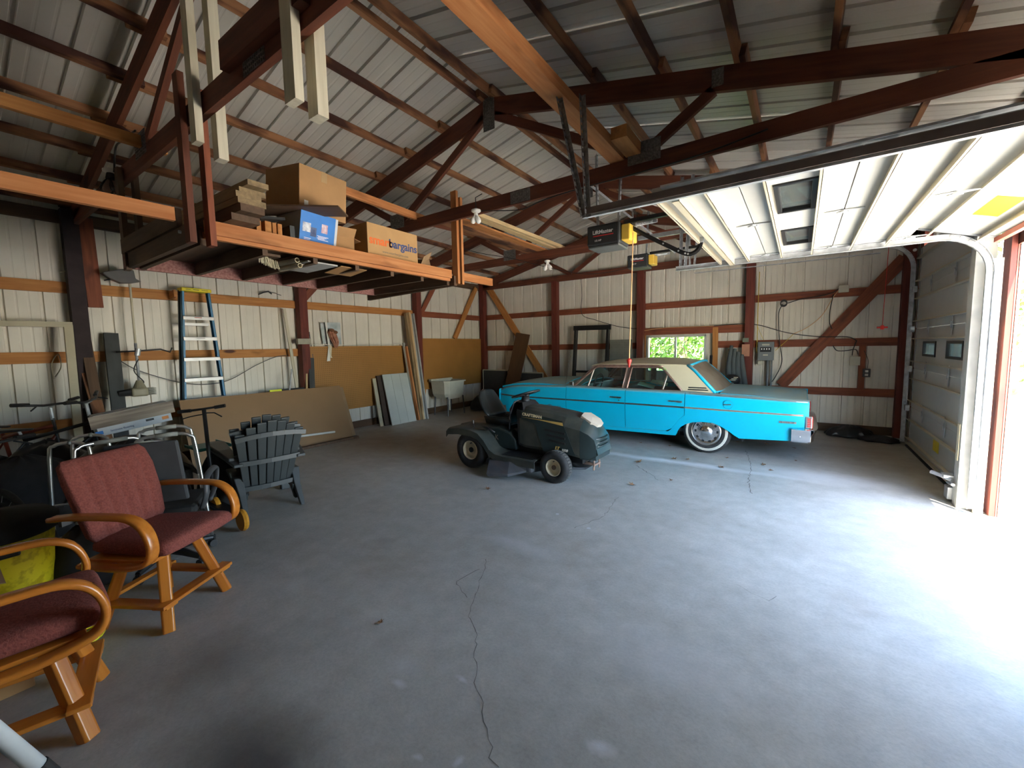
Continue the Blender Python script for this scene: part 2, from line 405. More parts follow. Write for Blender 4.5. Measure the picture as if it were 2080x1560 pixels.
# ---- corrugated sheets
def rib(a, b):
    """stations t and outward depth between a and b of the sheet's profile (ribs every 0.305 m)"""
    P = []
    k0 = int(a / 0.305) - 2
    for k in range(k0, int(b / 0.305) + 3):
        base = k * 0.305
        for o, d in ((-0.021, 0), (-0.015, .030), (.015, .030), (.021, 0), (.092, 0), (.100, .003), (.110, .003), (.118, 0), (.188, 0), (.196, .003), (.206, .003), (.214, 0)):
            t = base + o
            if a < t < b: P.append((t, d))
    def dep(t):
        q = (t + 0.034) % 0.305
        return 0.030 if 0.019 < q < 0.049 else 0.0
    return [(a, dep(a))] + P + [(b, dep(b))]
ALT = [0]
def sheet_wall(axis, t0, t1, z0, ztop, base, sgn, parent):
    st = rib(t0, t1); vs = []; fs = []; ALT[0] ^= 1; base += sgn * .0022 * ALT[0]
    for i, (t, d) in enumerate(st):
        zt = ztop(t) if callable(ztop) else ztop
        for z in (z0, zt):
            vs.append((t, base + sgn*d, z) if axis == 'x' else (base + sgn*d, t, z))
        if i: fs.append((2*i-2, 2*i, 2*i+1, 2*i-1))
    return MB().add(vs, fs).build('wall_panel', WALLM, parent)
PW = 0.915
wall_left = empty('wall_left', (XL, 0, 0), kind='structure')
y = YB
while y < YG - 0.01:
    y2 = min(y + PW, YG); sheet_wall('y', y, y2 + 0.012, 0.0, 3.50, XL, -1, wall_left); y = y2
wall_far = empty('wall_far', (0, YG, 0), kind='structure')
WX0, WX1, WZ0, WZ1 = -2.80, -1.60, 1.00, 1.79
edges = []; x = XL
while x < XR - 0.01: edges.append(x); x += PW
edges += [WX0, WX1, XR + 0.05]; edges = sorted(set(edges))
for a, b in zip(edges, edges[1:]):
    if b - a < 0.02: continue
    if a >= WX0 - 1e-6 and b <= WX1 + 1e-6:
        sheet_wall('x', a, b, 0.0, WZ0, YG, 1, wall_far); sheet_wall('x', a, b, WZ1, zroof, YG, 1, wall_far)
    else: sheet_wall('x', a, b + (.01 if b < XR and abs(b - WX0) > .01 else 0), 0.0, zroof, YG, 1, wall_far)
wall_back = empty('wall_back', (0, YB, 0), kind='structure')
x = XL
while x < XR: sheet_wall('x', x, min(x + PW + .01, XR + .05), 0.0, zroof, YB, -1, wall_back); x += PW
# ---- girts and posts
PY = [9.22, 6.76, 4.02, 1.20, -1.5]
def girt(par, a, b, m, h=0.135): return beam('girt', a, b, 0.04, h, m, par)
for k, (y0, y1) in enumerate(zip(PY[::-1], PY[::-1][1:])):
    far = y1 > 8
    for z, hh in ((2.43, .135), (1.575, .135), (0.74, .135)):
        girt(wall_left, (XL+.024, y0, z), (XL+.024, y1, z), W_GIRTR if far else W_GIRT, hh)
    girt(wall_left, (XL+.024, y0, 3.28), (XL+.024, y1, 3.28), W_DARK, .15)
girt(wall_left, (XL+.024, YB, 0.07), (XL+.024, YG, 0.07), W_DARK, .14)
for z in (2.43, 1.575): girt(wall_left, (XL+.024, YB, z), (XL+.024, -1.5, z), W_GIRT)
PURP = mat('shadowed_post', (0.035, 0.022, 0.024), 0.8, var=0.2)  # purplish dark tone paints in the shadow this post stands in
for i, y in enumerate(PY):
    beam('post', (XL+.117, y, 0), (XL+.117, y, 3.36), 0.145, 0.145, PURP if i == 3 else W_POST, wall_left)
GX = [-7.38, -5.05, -2.91, -0.82, 1.40]
for a, b in zip(GX, GX[1:]):
    for z in (2.44, 1.585, 0.72):
        if z == 1.585 and a == -2.91: girt(wall_far, (-1.40, YG-.024, z), (b, YG-.024, z), W_GIRTR); continue
        girt(wall_far, (a, YG-.024, z), (b, YG-.024, z), W_GIRTR)
girt(wall_far, (XL, YG-.024, 0.07), (XR, YG-.024, 0.07), W_DARK, .14)
for x in GX[1:4]: beam('post', (x, YG-.117, 0), (x, YG-.117, 3.2), 0.145, 0.145, W_POST, wall_far)
beam('post', (1.38, YG-.117, 0), (1.38, YG-.117, 3.2), 0.145, 0.145, W_POST, wall_far)
# braces
beam('brace', (XL+.07, 8.98, 3.25), (XL+.07, 8.07, 1.85), 0.04, 0.135, W_GIRT, wall_left, up=(0, 1, 0.6))
beam('brace', (XL+.07, 7.45, 3.20), (XL+.07, 6.86, 2.35), 0.04, 0.11, W_GIRTR, wall_left, up=(0, 1, 0.6))
beam('brace', (XL+.07, 4.75, 3.25), (XL+.07, 4.10, 2.55), 0.04, 0.12, W_GIRTR, wall_left, up=(0, 1, 0.6))
beam('brace', (XL+.10, 1.34, 3.3), (XL+.10, 1.36, 2.2), 0.05, 0.14, W_GIRTR, wall_left)
beam('brace', (-7.15, YG-.07, 3.22), (-5.36, YG-.07, 0.75), 0.04, 0.17, W_GIRT, wall_far, up=(1, 0, 0.6))
beam('brace', (1.33, YG-.07, 2.93), (-0.28, YG-.07, 0.80), 0.05, 0.185, W_GIRTR, wall_far, up=(1, 0, 0.6))
beam('stud', (0.87, YG-.06, 0.79), (0.87, YG-.06, 1.52), 0.09, 0.04, W_GIRTR, wall_far, up=(0, 1, 0))
beam('stud', (-1.42, YG-.06, 0.2), (-1.42, YG-.06, 1.93), 0.10, 0.04, W_GIRT, wall_far, up=(0, 1, 0))
beam('stud', (-2.84, YG-.05, 0.2), (-2.84, YG-.05, 1.86), 0.03, 0.05, W_GIRT, wall_far, up=(0, 1, 0))
beam('header', (-2.84, YG-.05, 1.89), (-0.88, YG-.05, 1.89), 0.05, 0.15, W_GIRTR, wall_far)

# ---- window
win = empty('window_1', (-2.2, YG, WZ0), kind='structure')
VINYL = mat('window_vinyl', (0.60, 0.60, 0.57), 0.4, var=0.03)
mb = MB()
for a in ((WX0, WX1, WZ0, WZ0+.035), (WX0, WX1, WZ1-.035, WZ1), (WX0, WX0+.035, WZ0, WZ1), (WX1-.035, WX1, WZ0, WZ1)):
    mb.box(a[0], a[1], YG-.03, YG+.05, a[2], a[3])
mb.build('window_frame', VINYL, win)
MB().box(-2.225, -2.185, YG-.005, YG+.03, WZ0+.03, WZ1-.03).build('mullion', VINYL, win)
def glass_mat(name, tint, gloss=0.08, dust=0.0, dcol=(0.3, 0.24, 0.17)):
    m = bpy.data.materials.new(name); m.use_nodes = True; nt = m.node_tree; N = nt.nodes; L = nt.links
    for n in list(N):
        if n.type != 'OUTPUT_MATERIAL': N.remove(n)
    out = [n for n in N if n.type == 'OUTPUT_MATERIAL'][0]
    t = N.new('ShaderNodeBsdfTransparent'); t.inputs[0].default_value = (*tint, 1)
    g = N.new('ShaderNodeBsdfGlossy'); g.inputs['Roughness'].default_value = 0.04
    fr = N.new('ShaderNodeFresnel'); fr.inputs[0].default_value = 1.5
    mx = N.new('ShaderNodeMixShader'); L.new(fr.outputs[0], mx.inputs[0]); L.new(t.outputs[0], mx.inputs[1]); L.new(g.outputs[0], mx.inputs[2])
    last = mx
    if dust:
        d = N.new('ShaderNodeBsdfDiffuse'); d.inputs[0].default_value = (*dcol, 1)
        m2 = N.new('ShaderNodeMixShader'); no = N.new('ShaderNodeTexNoise'); no.inputs['Scale'].default_value = 4; no.inputs['Detail'].default_value = 4
        tc = N.new('ShaderNodeTexCoord'); L.new(tc.outputs['Object'], no.inputs['Vector'])
        mr = N.new('ShaderNodeMapRange'); mr.inputs[1].default_value = 0.3; mr.inputs[2].default_value = 0.7; mr.inputs[3].default_value = dust*.75; mr.inputs[4].default_value = min(1, dust*1.2)
        L.new(no.outputs[0], mr.inputs[0]); L.new(mr.outputs[0], m2.inputs[0]); L.new(mx.outputs[0], m2.inputs[1]); L.new(d.outputs[0], m2.inputs[2]); last = m2
    L.new(last.outputs[0], out.inputs[0]); MATS[name] = m; return m
GLASS = glass_mat('window_glass', (0.93, 0.96, 0.94))
for a, b in ((WX0+.03, -2.21), (-2.20, WX1-.03)): MB().box(a, b, YG+.006, YG+.010, WZ0+.03, WZ1-.03).build('pane', GLASS, win)

# ---- roof: sheets and purlins
ceil = empty('ceiling', (RX, 0, 4.5), kind='structure')
def roof_sheet(y0, y1, s):
    st = rib(y0, y1); vs = []; fs = []
    xe = XL - 0.15 if s < 0 else XR + 0.15
    lift = .0025 * (round((y0 - YB) / PW) % 2)
    for i, (t, d) in enumerate(st):
        for x in (xe, RX): vs.append((x, t, zroof(x) + d + lift))
        if i: fs.append((2*i-2, 2*i-1, 2*i+1, 2*i))
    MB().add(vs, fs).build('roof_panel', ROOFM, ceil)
y = YB
while y < YG:
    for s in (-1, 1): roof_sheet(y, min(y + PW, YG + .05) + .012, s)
    y += PW
# ridge cap
MB().add([(RX-.15, YB, zroof(RX-.15)+.03), (RX, YB, zroof(RX)+.035), (RX+.15, YB, zroof(RX+.15)+.03), (RX-.15, YG, zroof(RX-.15)+.03), (RX, YG, zroof(RX)+.035), (RX+.15, YG, zroof(RX+.15)+.03)], [(0,1,4,3), (1,2,5,4)]).build('ridge_cap', ROOFM, ceil)
rnd = random.Random(5)
offs = [0.09, 0.70, 1.31, 1.93, 2.55, 3.17, 3.78, 4.38]
for s in (-1, 1):
    for k, d in enumerate(offs):
        x = RX + s * d
        for j, (y0, y1) in enumerate(zip((YB,) + TRUSS_Y, TRUSS_Y + (YG,))):
            if y1 - y0 < 0.2: continue
            sh = 0.022 * (1 if j % 2 else -1)
            x_ = x + sh; z = zc(x_) + 0.098 + 0.042
            beam('purlin', (x_, y0 - 0.12, z), (x_, min(y1 + 0.12, YG - .02), z), 0.042, 0.085, W_PURL, ceil, up=(s * 0.22, 0, 1))

# ---- trusses
def gusset(u, v, y, wd, h, par, vertical=True, seed=0):
    """toothed steel plate: raised teeth in rows"""
    mb = MB(); x, z = u, v
    mb.box(x-wd/2, x+wd/2, y-.002, y, z-h/2, z+h/2)
    nx = max(3, int(wd/.022)); nz = max(3, int(h/.022))
    for i in range(nx):
        for j in range(nz):
            cx = x - wd/2 + (i+.5)*wd/nx; cz = z - h/2 + (j+.5)*h/nz
            mb.box(cx-.0035, cx+.0035, y-.006, y-.002, cz-.007, cz+.007)
    return mb.build('gusset_plate', GUSSET, par)
TL = {-1.45: 'brown roof truss behind the viewer', 1.25: 'nearest brown roof truss, the white hanging boards fixed to it', 3.97: 'large brown roof truss across the middle, steel plate at its peak',
      6.67: 'brown roof truss beyond the middle one, before the far wall', 9.17: 'brown roof truss against the far corrugated wall'}
for ty in TRUSS_Y:
    t = empty('roof_truss', (RX, ty, 3.2), label=TL[ty], cat='truss', group='roof trusses')
    tk = 0.042
    if ty == -1.45 : t['label'] = 'roof truss behind the camera, holding up the near roof'
    beam('bottom_chord', (XL+.02, ty, 3.26), (RX, ty, 3.26), tk, 0.145, W_TRUSS, t)
    beam('bottom_chord', (RX, ty, 3.26), (XR-.02, ty, 3.26), tk, 0.145, W_TRUSS, t)
    beam('top_chord', (XL+.02, ty, zc(XL+.02)), (RX, ty, zc(RX)), tk, 0.19, W_TRUSS, t)
    beam('top_chord', (RX, ty, zc(RX)), (XR-.02, ty, zc(XR-.02)), tk, 0.19, W_TRUSS, t)
    for a, b in (((RX-1.55, 3.33), (RX-.06, 4.24)), ((RX+1.75, 3.33), (RX+2.35, zc(RX+2.35)-.08)), ((RX+.08, 4.22), (RX+1.72, 3.34)), ((RX-2.3, zc(RX-2.3)-.08), (RX-1.6, 3.33))):
        beam('web', (a[0], ty, a[1]), (b[0], ty, b[1]), tk, 0.09 if ty > 2 else .075, W_TRUSS, t, up=(1, 0, 0.3))
    if ty in (1.25, 3.97, 6.67):
        f = ty - tk/2 - .001
        gusset(RX+.01, 4.25, f, 0.16, 0.36, t); gusset(RX+1.78, 3.36, f, 0.30, 0.19, t); gusset(RX-1.62, 3.36, f, 0.28, 0.19, t)
        gusset(RX+.42, 3.26, f, 0.26, 0.13, t); gusset(RX+2.38, 3.78, f, 0.09, 0.14, t)

# ---- wall with the garage doors (x = XR), openings: near 2.66-5.43 open, far 5.62-8.36 closed
wall_right = empty('wall_right', (XR, 0, 0), kind='structure')
sheet = lambda y0, y1, z0, z1: sheet_wall('y', y0, y1, z0, z1, XR + 0.045, 1, wall_right)
def sheets(y0, y1, z0, z1):
    y = y0
    while y < y1 - .01: sheet(y, min(y+PW+.012, y1), z0, z1); y += PW
OP0, OP1, FD0, FD1, DH, DHF = 2.78, 5.43, 5.70, 8.52, 2.40, 2.95
sheets(YB, OP0, 0, 3.50); sheets(OP0, FD0, DH, 3.50); sheets(FD0, FD1, DHF, 3.50); sheets(FD1 - .05, YG + .02, 0, 3.50); sheet(OP1, FD0, 0, DH)
beam('jamb_post', (XR+.01, OP1+.095, 0), (XR+.01, OP1+.095, 3.35), 0.035, 0.19, W_POST, wall_right, up=(0, 1, 0))
beam('jamb_post', (XR+.03, FD1+.05, 0), (XR+.03, FD1+.05, 3.35), 0.15, 0.20, W_POST, wall_right, up=(0, 1, 0))
beam('jamb_post', (XR+.03, OP0-.07, 0), (XR+.03, OP0-.07, 3.35), 0.15, 0.14, W_POST, wall_right, up=(0, 1, 0))
beam('door_header', (XR+.05, OP0-.1, DH+.12), (XR+.05, FD0, DH+.12), 0.04, 0.24, W_TRUSS, wall_right)
beam('door_header', (XR+.05, YB, 3.27), (XR+.05, YG, 3.27), 0.04, 0.24, W_TRUSS, wall_right)
REDTRIM = mat('red_trim', (0.28, 0.06, 0.035), 0.6, var=0.1)
MB().box(XR+.032, XR+.042, OP1+.004, OP1+.2, 0, DH+.1).build('trim_board', REDTRIM, wall_right)
# ---- outside
GRAVEL = mat('gravel_drive', (0.52, 0.49, 0.43), 0.95, col2=(0.64, 0.61, 0.55), scale=9, bump=0.4)
GRASS = mat('grass', (0.07, 0.13, 0.025), 0.95, col2=(0.14, 0.22, 0.05), scale=5)
drive = MB().box(XR+.125, 14, -8, 16, -.14, -.02).build('floor', GRAVEL, None, kind='structure')
MB().box(-40, 14, YG+.2, 60, -.16, -.05).build('floor', GRASS, None, kind='structure')
BARK = mat('bark', (0.16, 0.11, 0.07), 0.9, var=0.3, stretch=(1, 1, .2))
LEAFM = mat('leaves', (0.06, 0.13, 0.015), 0.6, col2=(0.15, 0.24, 0.035), scale=2.0)
b_ = LEAFM.node_tree.nodes['Principled BSDF']
def tree(x, y, h, r, lab, seed):
    rr = random.Random(seed)
    t = empty('tree', (x, y, -.05), label=lab, cat='tree', group='trees behind the garage')
    MB().tube([(x, y, -.1), (x+.05, y, h*.35), (x-.05, y+.1, h*.8)], [.17, .13, .05], 8).build('trunk', BARK, t, smooth=True)
    mb = MB()
    for i in range(2200):
        a = rr.uniform(0, 2*PI); q = rr.uniform(-1, 1); d = r * rr.uniform(.35, 1) ; s = math.sqrt(1-q*q)
        p = V((x + d*s*math.cos(a), y + d*s*math.sin(a), h*.55 + d*q*1.25))
        if p.z < 0.15: continue
        ax = V((rr.uniform(-1, 1), rr.uniform(-1, 1), rr.uniform(-.3, 1))).normalized(); u_ = ax.orthogonal().normalized(); w_ = ax.cross(u_)
        z = rr.uniform(.05, .10)
        mb.add([p - u_*z, p + w_*z*.55, p + u_*z, p - w_*z*.55], [(0, 1, 2, 3)])
    mb.build('foliage', LEAFM, t, kind='stuff')
tree(-4.1, 13.6, 3.6, 1.7, 'leafy tree seen through the left window pane', 1)
tree(-2.9, 12.9, 4.2, 1.6, 'green tree with a thin trunk seen through the right window pane', 2)
tree(-2.2, 15.4, 4.5, 2.0, 'broad green tree seen at the right edge of the window', 3)
tree(-5.6, 16.5, 5.0, 2.4, 'broad tree farthest left behind the window', 4)
tree(-3.9, 18.0, 5.4, 2.4, 'tall tree behind the two nearer ones in the window', 5)
tree(3.6, 14.6, 5.0, 2.2, 'green tree seen through the larger garage door window', 6)
# ================================================================ garage doors
DOORW = mat('door_panel_white', (0.50, 0.50, 0.47), 0.45, var=0.02)
DOORL = mat('door_stiffener', (0.52, 0.46, 0.34), 0.45, var=0.04)  # tan paints in the shaded lip sides and their warm bounce light
SEAM = mat('seam_grey', (0.30, 0.30, 0.30), 0.6, var=0.1)
STICK = mat('yellow_sticker', (0.75, 0.58, 0.02), 0.5, var=0.06, scale=30)
SMOKE = glass_mat('door_glass', (0.72, 0.80, 0.78), dust=.3, dcol=(.25, .28, .27))  # grey layer mixed in as the panes' reflection, painted rather than mirrored
def hinge(par, p, m3, name='hinge'):
    """long-leaf centre hinge: two tapering leaves over a small drilled plate"""
    mb = MB(); T = M.Translation(V(p)) @ m3
    mb.prism([(-.12, -.004), (-.04, -.022), (0, -.03), (.04, -.022), (.12, -.004), (.12, .004), (.04, .014), (0, .018), (-.04, .014), (-.12, .004)], 0.0, 0.006, T)
    mb.prism([(-.04, -.026), (.04, -.026), (0, .03)], 0.006, 0.014, T)
    mb.tube([T @ V((-.03, -.005, .012)), T @ V((.03, -.005, .012))], .006, 6)
    return mb.build(name, CHROME if False else STEEL, par)
def door_section(root, width, h, lips, windows=(), name='door_section', loc=(0,0,0), rot=None, lipd=.05):
    """section in its own frame: X across the door (0..width), Y up the door (0..h), Z towards the room"""
    s = empty(name, loc, parent=root, rot=rot)
    if windows:
        zs = sorted({0, width, *[a for w in windows for a in w[:2]]}); mb = MB()
        y0, y1 = windows[0][2], windows[0][3]
        mb.box(0, width, 0, y0, -.04, 0); mb.box(0, width, y1, h - .004, -.04, 0)
        for a, b in zip(zs, zs[1:]):
            if not any(abs(a - w[0]) < 1e-6 for w in windows): mb.box(a, b, y0, y1, -.04, 0)
        mb.build('panel_skin', DOORW, s, local=True)
        for w in windows:
            a, b, y0, y1 = w; mb = MB(); t = .022
            for q in ((a-t, b+t, y0-t, y0+.008), (a-t, b+t, y1-.008, y1+t), (a-t, a+.008, y0, y1), (b-.008, b+t, y0, y1)): mb.box(q[0], q[1], q[2], q[3], -.02, .012)
            f = mb.build('window_frame', BLACK, s, local=True, bevel=.004)
            MB().box(a, b, y0, y1, -.022, -.018).build('window_pane', SMOKE, s, local=True)
    else: MB().box(0, width, 0, h - .004, -.04, 0).build('panel_skin', DOORW, s, local=True)
    for y in lips:
        MB().box(0.01, width - .01, y - .002, y + .002, -.002, lipd).box(.01, width - .01, y - .002, y + .014, lipd - .003, lipd).build('stiffener', DOORL, s, local=True)
    return s
def end_stiles(s, width, h):
    for a in (0, width - .06): MB().box(a, a + .06, .01, h - .012, 0, .006).build('end_stile', STEEL, s, local=True)
# ---- far door: closed, five sections
fd = empty('door_1', (1.40, (FD0+FD1)/2, 0), kind='structure')
WD = FD1 - FD0 - .02; HS = 0.586
ry = M(((0, 0, -1, 0), (1, 0, 0, 0), (0, 1, 0, 0), (0, 0, 0, 1)))     # X->+Y, Y->+Z, Z->-X
for k in range(5):
    wins = [(d0 - FD0 - .01, d1 - FD0 - .01, .215, .375) for d0, d1 in ((7.36, 7.97), (6.27, 6.84))] if k == 2 else ()
    s = door_section(fd, WD, HS, (.10, .43) if k else (.045, .12, .40), wins, loc=(1.40, FD0 + .01, .015 + HS * k), rot=ry)
    end_stiles(s, WD, HS)
    if k < 4:
        for u in (.95, 2.0):
            hinge(s, WM[s.name] @ V((u, HS, .012)), ry.to_3x3().to_4x4() @ M.Rotation(PI/2, 4, 'Z'))
    if k == 0: MB().box(WD - 1.62, WD - 1.36, .22, .40, .001, .0025).build('yellow_sticker', STICK, s, local=True)
MB().box(1.36, 1.42, FD0 + .01, FD1 - .01, 0, .02).build('bottom_seal', BLACKM, fd)
def track_profile(pts, w, name, par, m=STEEL, up=(0, 0, 1)):
    mb = MB()
    for a, b in zip(pts, pts[1:]): mb.bar(a, b, w, .006, up); mb.bar(V(a), V(b), .008, .04, up)
    return mb.build(name, m, par)
def garage_track(par, y, ztop, xin, zb=0.05, side=1, rad=.36, double=False):
    """vertical run, quarter bend, horizontal run; channel = strip with two lips"""
    xv = 1.33
    path = [(xv, y, zb), (xv, y, ztop - rad)] + arc((xv - rad, y, ztop - rad), rad, 0, PI/2, 8)[1:] + [(xin, y, ztop)]
    t = V((0, .028 * side, 0)); mb = MB()
    for a, b in zip(path, path[1:]):
        d = (V(b) - V(a)).normalized(); n = V((0, 1, 0)).cross(d).normalized()
        mb.bar(a, b, .003, .05, up=n)
        for s in (-1, 1): mb.bar(V(a) + n*.025*s + t*.5, V(b) + n*.025*s + t*.5, .03, .003, up=n)
    o = mb.build('track', STEEL, par)
    # jamb angle
    MB().box(xv + .03, xv + .034, y - .04*side - .02, y + .02, zb, ztop - .3).box(xv - .02, xv + .03, y - .004, y, .3, .34).build('track_angle', STEEL, par)
    return o
garage_track(fd, FD1 + .03, 3.03, -1.85, side=-1)
garage_track(fd, FD0 - .03, 3.03, -1.85, side=1)
# second, lower pair of rails beside the far track
mb = MB()
for dz in (-.09,): mb.bar((-1.70, FD1 + .03, 3.03 + dz), (.95, FD1 + .03, 3.03 + dz), .05, .012)
mb.build('track_angle', STEEL, fd)
def roller(par, p, dy):
    MB().tube([p, (p[0], p[1] + dy, p[2])], .005, 6).tube([(p[0], p[1] + dy*.7, p[2]), (p[0], p[1] + dy, p[2])], .022, 10).build('roller', STEEL, par)
for k in range(5): roller(fd, (1.33, FD1 - .06, .08 + HS*k + (.5 if k == 4 else 0)), .08); 
for k in range(4):
    MB().box(1.325, 1.372, FD0 + .005, FD0 + .075, HS*(k+1) - .04, HS*(k+1) + .045).build('hinge', STEEL, fd)
    MB().box(1.325, 1.372, FD1 - .075, FD1 - .005, HS*(k+1) - .04, HS*(k+1) + .045).build('hinge', STEEL, fd)
# ---- near door: raised overhead
nd = empty('door_2', (.3, (OP0+OP1)/2, 2.55), kind='structure')
NW = 2.60; NY0 = 2.78; ZD = 2.555
rz = M(((0, -1, 0, 0), (1, 0, 0, 0), (0, 0, -1, 0), (0, 0, 0, 1)))   # X->+Y, Y->-X, Z->-Z
rz = M(((0, -1, 0, 0), (1, 0, 0, 0), (0, 0, 1, 0), (0, 0, 0, 1))) @ M.Identity(4)
def nrot(ang):  # door's inside faces down; section's Y (up the closed door) points inward (-X)
    # columns: X->(0,1,0)  Y->(-cos,0,sin)  Z-> X x Y = (sin,0,cos) ... room side must face down
    X = V((0, 1, 0)); Y = V((-math.cos(ang), 0, math.sin(ang))); Z = X.cross(Y)
    if Z.z > 0: Z = -Z
    return M(((X.x, Y.x, Z.x, 0), (X.y, Y.y, Z.y, 0), (X.z, Y.z, Z.z, 0), (0, 0, 0, 1)))
NS = 0.567
seams = [(1.335, ZD - .085, math.radians(17)), (.79, ZD, 0), (.22, ZD, 0), (-.35, ZD, 0)]
for k, (sx, sz, an) in enumerate(seams):
    wins = [(a - NY0, b - NY0, .19, .375) for a, b in ((3.08, 3.70), (4.32, 4.92))] if k == 2 else ()
    h = NS if k < 3 else .47
    lips = {0: (.09, .42), 1: (.16, .42), 2: (.155, .415), 3: (.15, .43)}[k]
    s = door_section(nd, NW, h, lips, wins, loc=(sx, NY0, sz), rot=nrot(an), lipd=.055)
    end_stiles(s, NW, h)
    if k: 
        R3 = nrot(0)
        for u in (.03, 1.15, 2.52): hinge(s, WM[s.name] @ V((u, 0, .004)), R3 @ M.Rotation(PI/2, 4, 'Z'))
    if k == 0: MB().box(1.45, 1.95, .16, .30, .001, .0025).build('yellow_sticker', STICK, s, local=True)
    if k == 3: MB().box(0, NW, .30, .304, 0, .07).box(0, NW, .30, .345, .066, .07).build('top_strut', DOORL, s, local=True)
bs = MB().box(1.33, 1.37, NY0 + .01, NY0 + NW - .01, ZD - .13, ZD - .09).build('bottom_seal', REDTRIM, nd)
garage_track(nd, NY0 - .035, 2.52, -1.29, side=1, rad=.33)
garage_track(nd, OP1 - .02, 2.52, -1.29, side=-1, rad=.33)
MB().bar((-1.29, NY0 - .045, 2.53), (1.3, NY0 - .045, 2.53), .010, .045).build('track_angle', mat('angle_brown', (.16, .13, .12), .5, .3), nd)
beam('angle_rail', (-.75, NY0 - .04, 2.575), (1.42, NY0 - .04, 2.575), .05, .012, STEEL, nd)
# white wooden stop strips on the jamb and the galvanised jamb track foot
MB().box(1.36, 1.42, OP1 + .015, OP1 + .05, 0, 2.3).build('jamb_strip', CREAM, nd)
MB().box(1.27, 1.40, FD0 - .16, FD0 - .02, 0, 2.85).build('jamb_cover', mat('jamb_cover_white', (.42,.42,.40), .5), nd)
MB().box(1.262, 1.268, FD0 - .12, FD0 - .06, .45, .80).build('paper_label', CREAM, nd)
# bottom bracket of the closed door with its roller and cable
MB().box(1.24, 1.38, FD0 + .0, FD0 + .12, .03, .15).tube([(1.25, FD0 + .05, .19), (1.25, FD0 - .12, .21)], .016, 8).build('bottom_bracket', STEEL, fd, bevel=.004)
MB().box(1.20, 1.32, FD0 - .03, FD0 + .10, .25, .275).tube([(1.14, FD0 + .12, .26), (1.20, FD0 + .05, .25), (1.26, FD0 - .05, .235)], .02, 8).build('cable_bracket', STEEL, fd)
# perforated hanger irons
def perf(name, a, b, par=None, w=.035, m=STEEL, **kw):
    mb = MB(); a = V(a); b = V(b); d = (b - a); L = d.length; d.normalize()
    s = V((0, 1, 0)) if abs(d.y) < .9 else V((1, 0, 0)); n = d.cross(s).normalized()
    N = int(L / .05)
    mb.bar(a + s*w*.42, b + s*w*.42, .16*w, .004, up=n); mb.bar(a - s*w*.42, b - s*w*.42, .16*w, .004, up=n)
    for i in range(N + 1):
        p = a + d * (L * i / N); q = a + d * min(L, L * i / N + .028)
        mb.bar(p, q, w*.7, .004, up=n)
    mb.bar(a + s*w*.5 + n*.015, b + s*w*.5 + n*.015, .003, .03, up=n)
    return mb.build(name, m, par, **kw)
HANG = mat('weathered_steel', (0.20, 0.20, 0.20), 0.5, 0.7, var=.3, scale=40)
perf('hanger_iron', (-1.50, 2.72, 3.50), (-1.28, 2.72, 2.49), nd, m=HANG); perf('hanger_iron', (-1.29, 2.72, 3.30), (-1.25, 2.72, 2.49), nd, m=HANG)
perf('hanger_iron', (-1.83, FD1 + .03, 3.9), (-1.80, FD1 + .03, 3.0), fd); perf('hanger_iron', (-1.66, FD1 + .03, 3.9), (-1.73, FD1 + .03, 3.0), fd)
perf('hanger_iron', (-1.25, OP1 - .02, 3.6), (-1.25, OP1 - .02, 2.52), nd); perf('hanger_iron', (-1.13, OP1 - .02, 3.6), (-1.2, OP1 - .02, 2.52), nd)

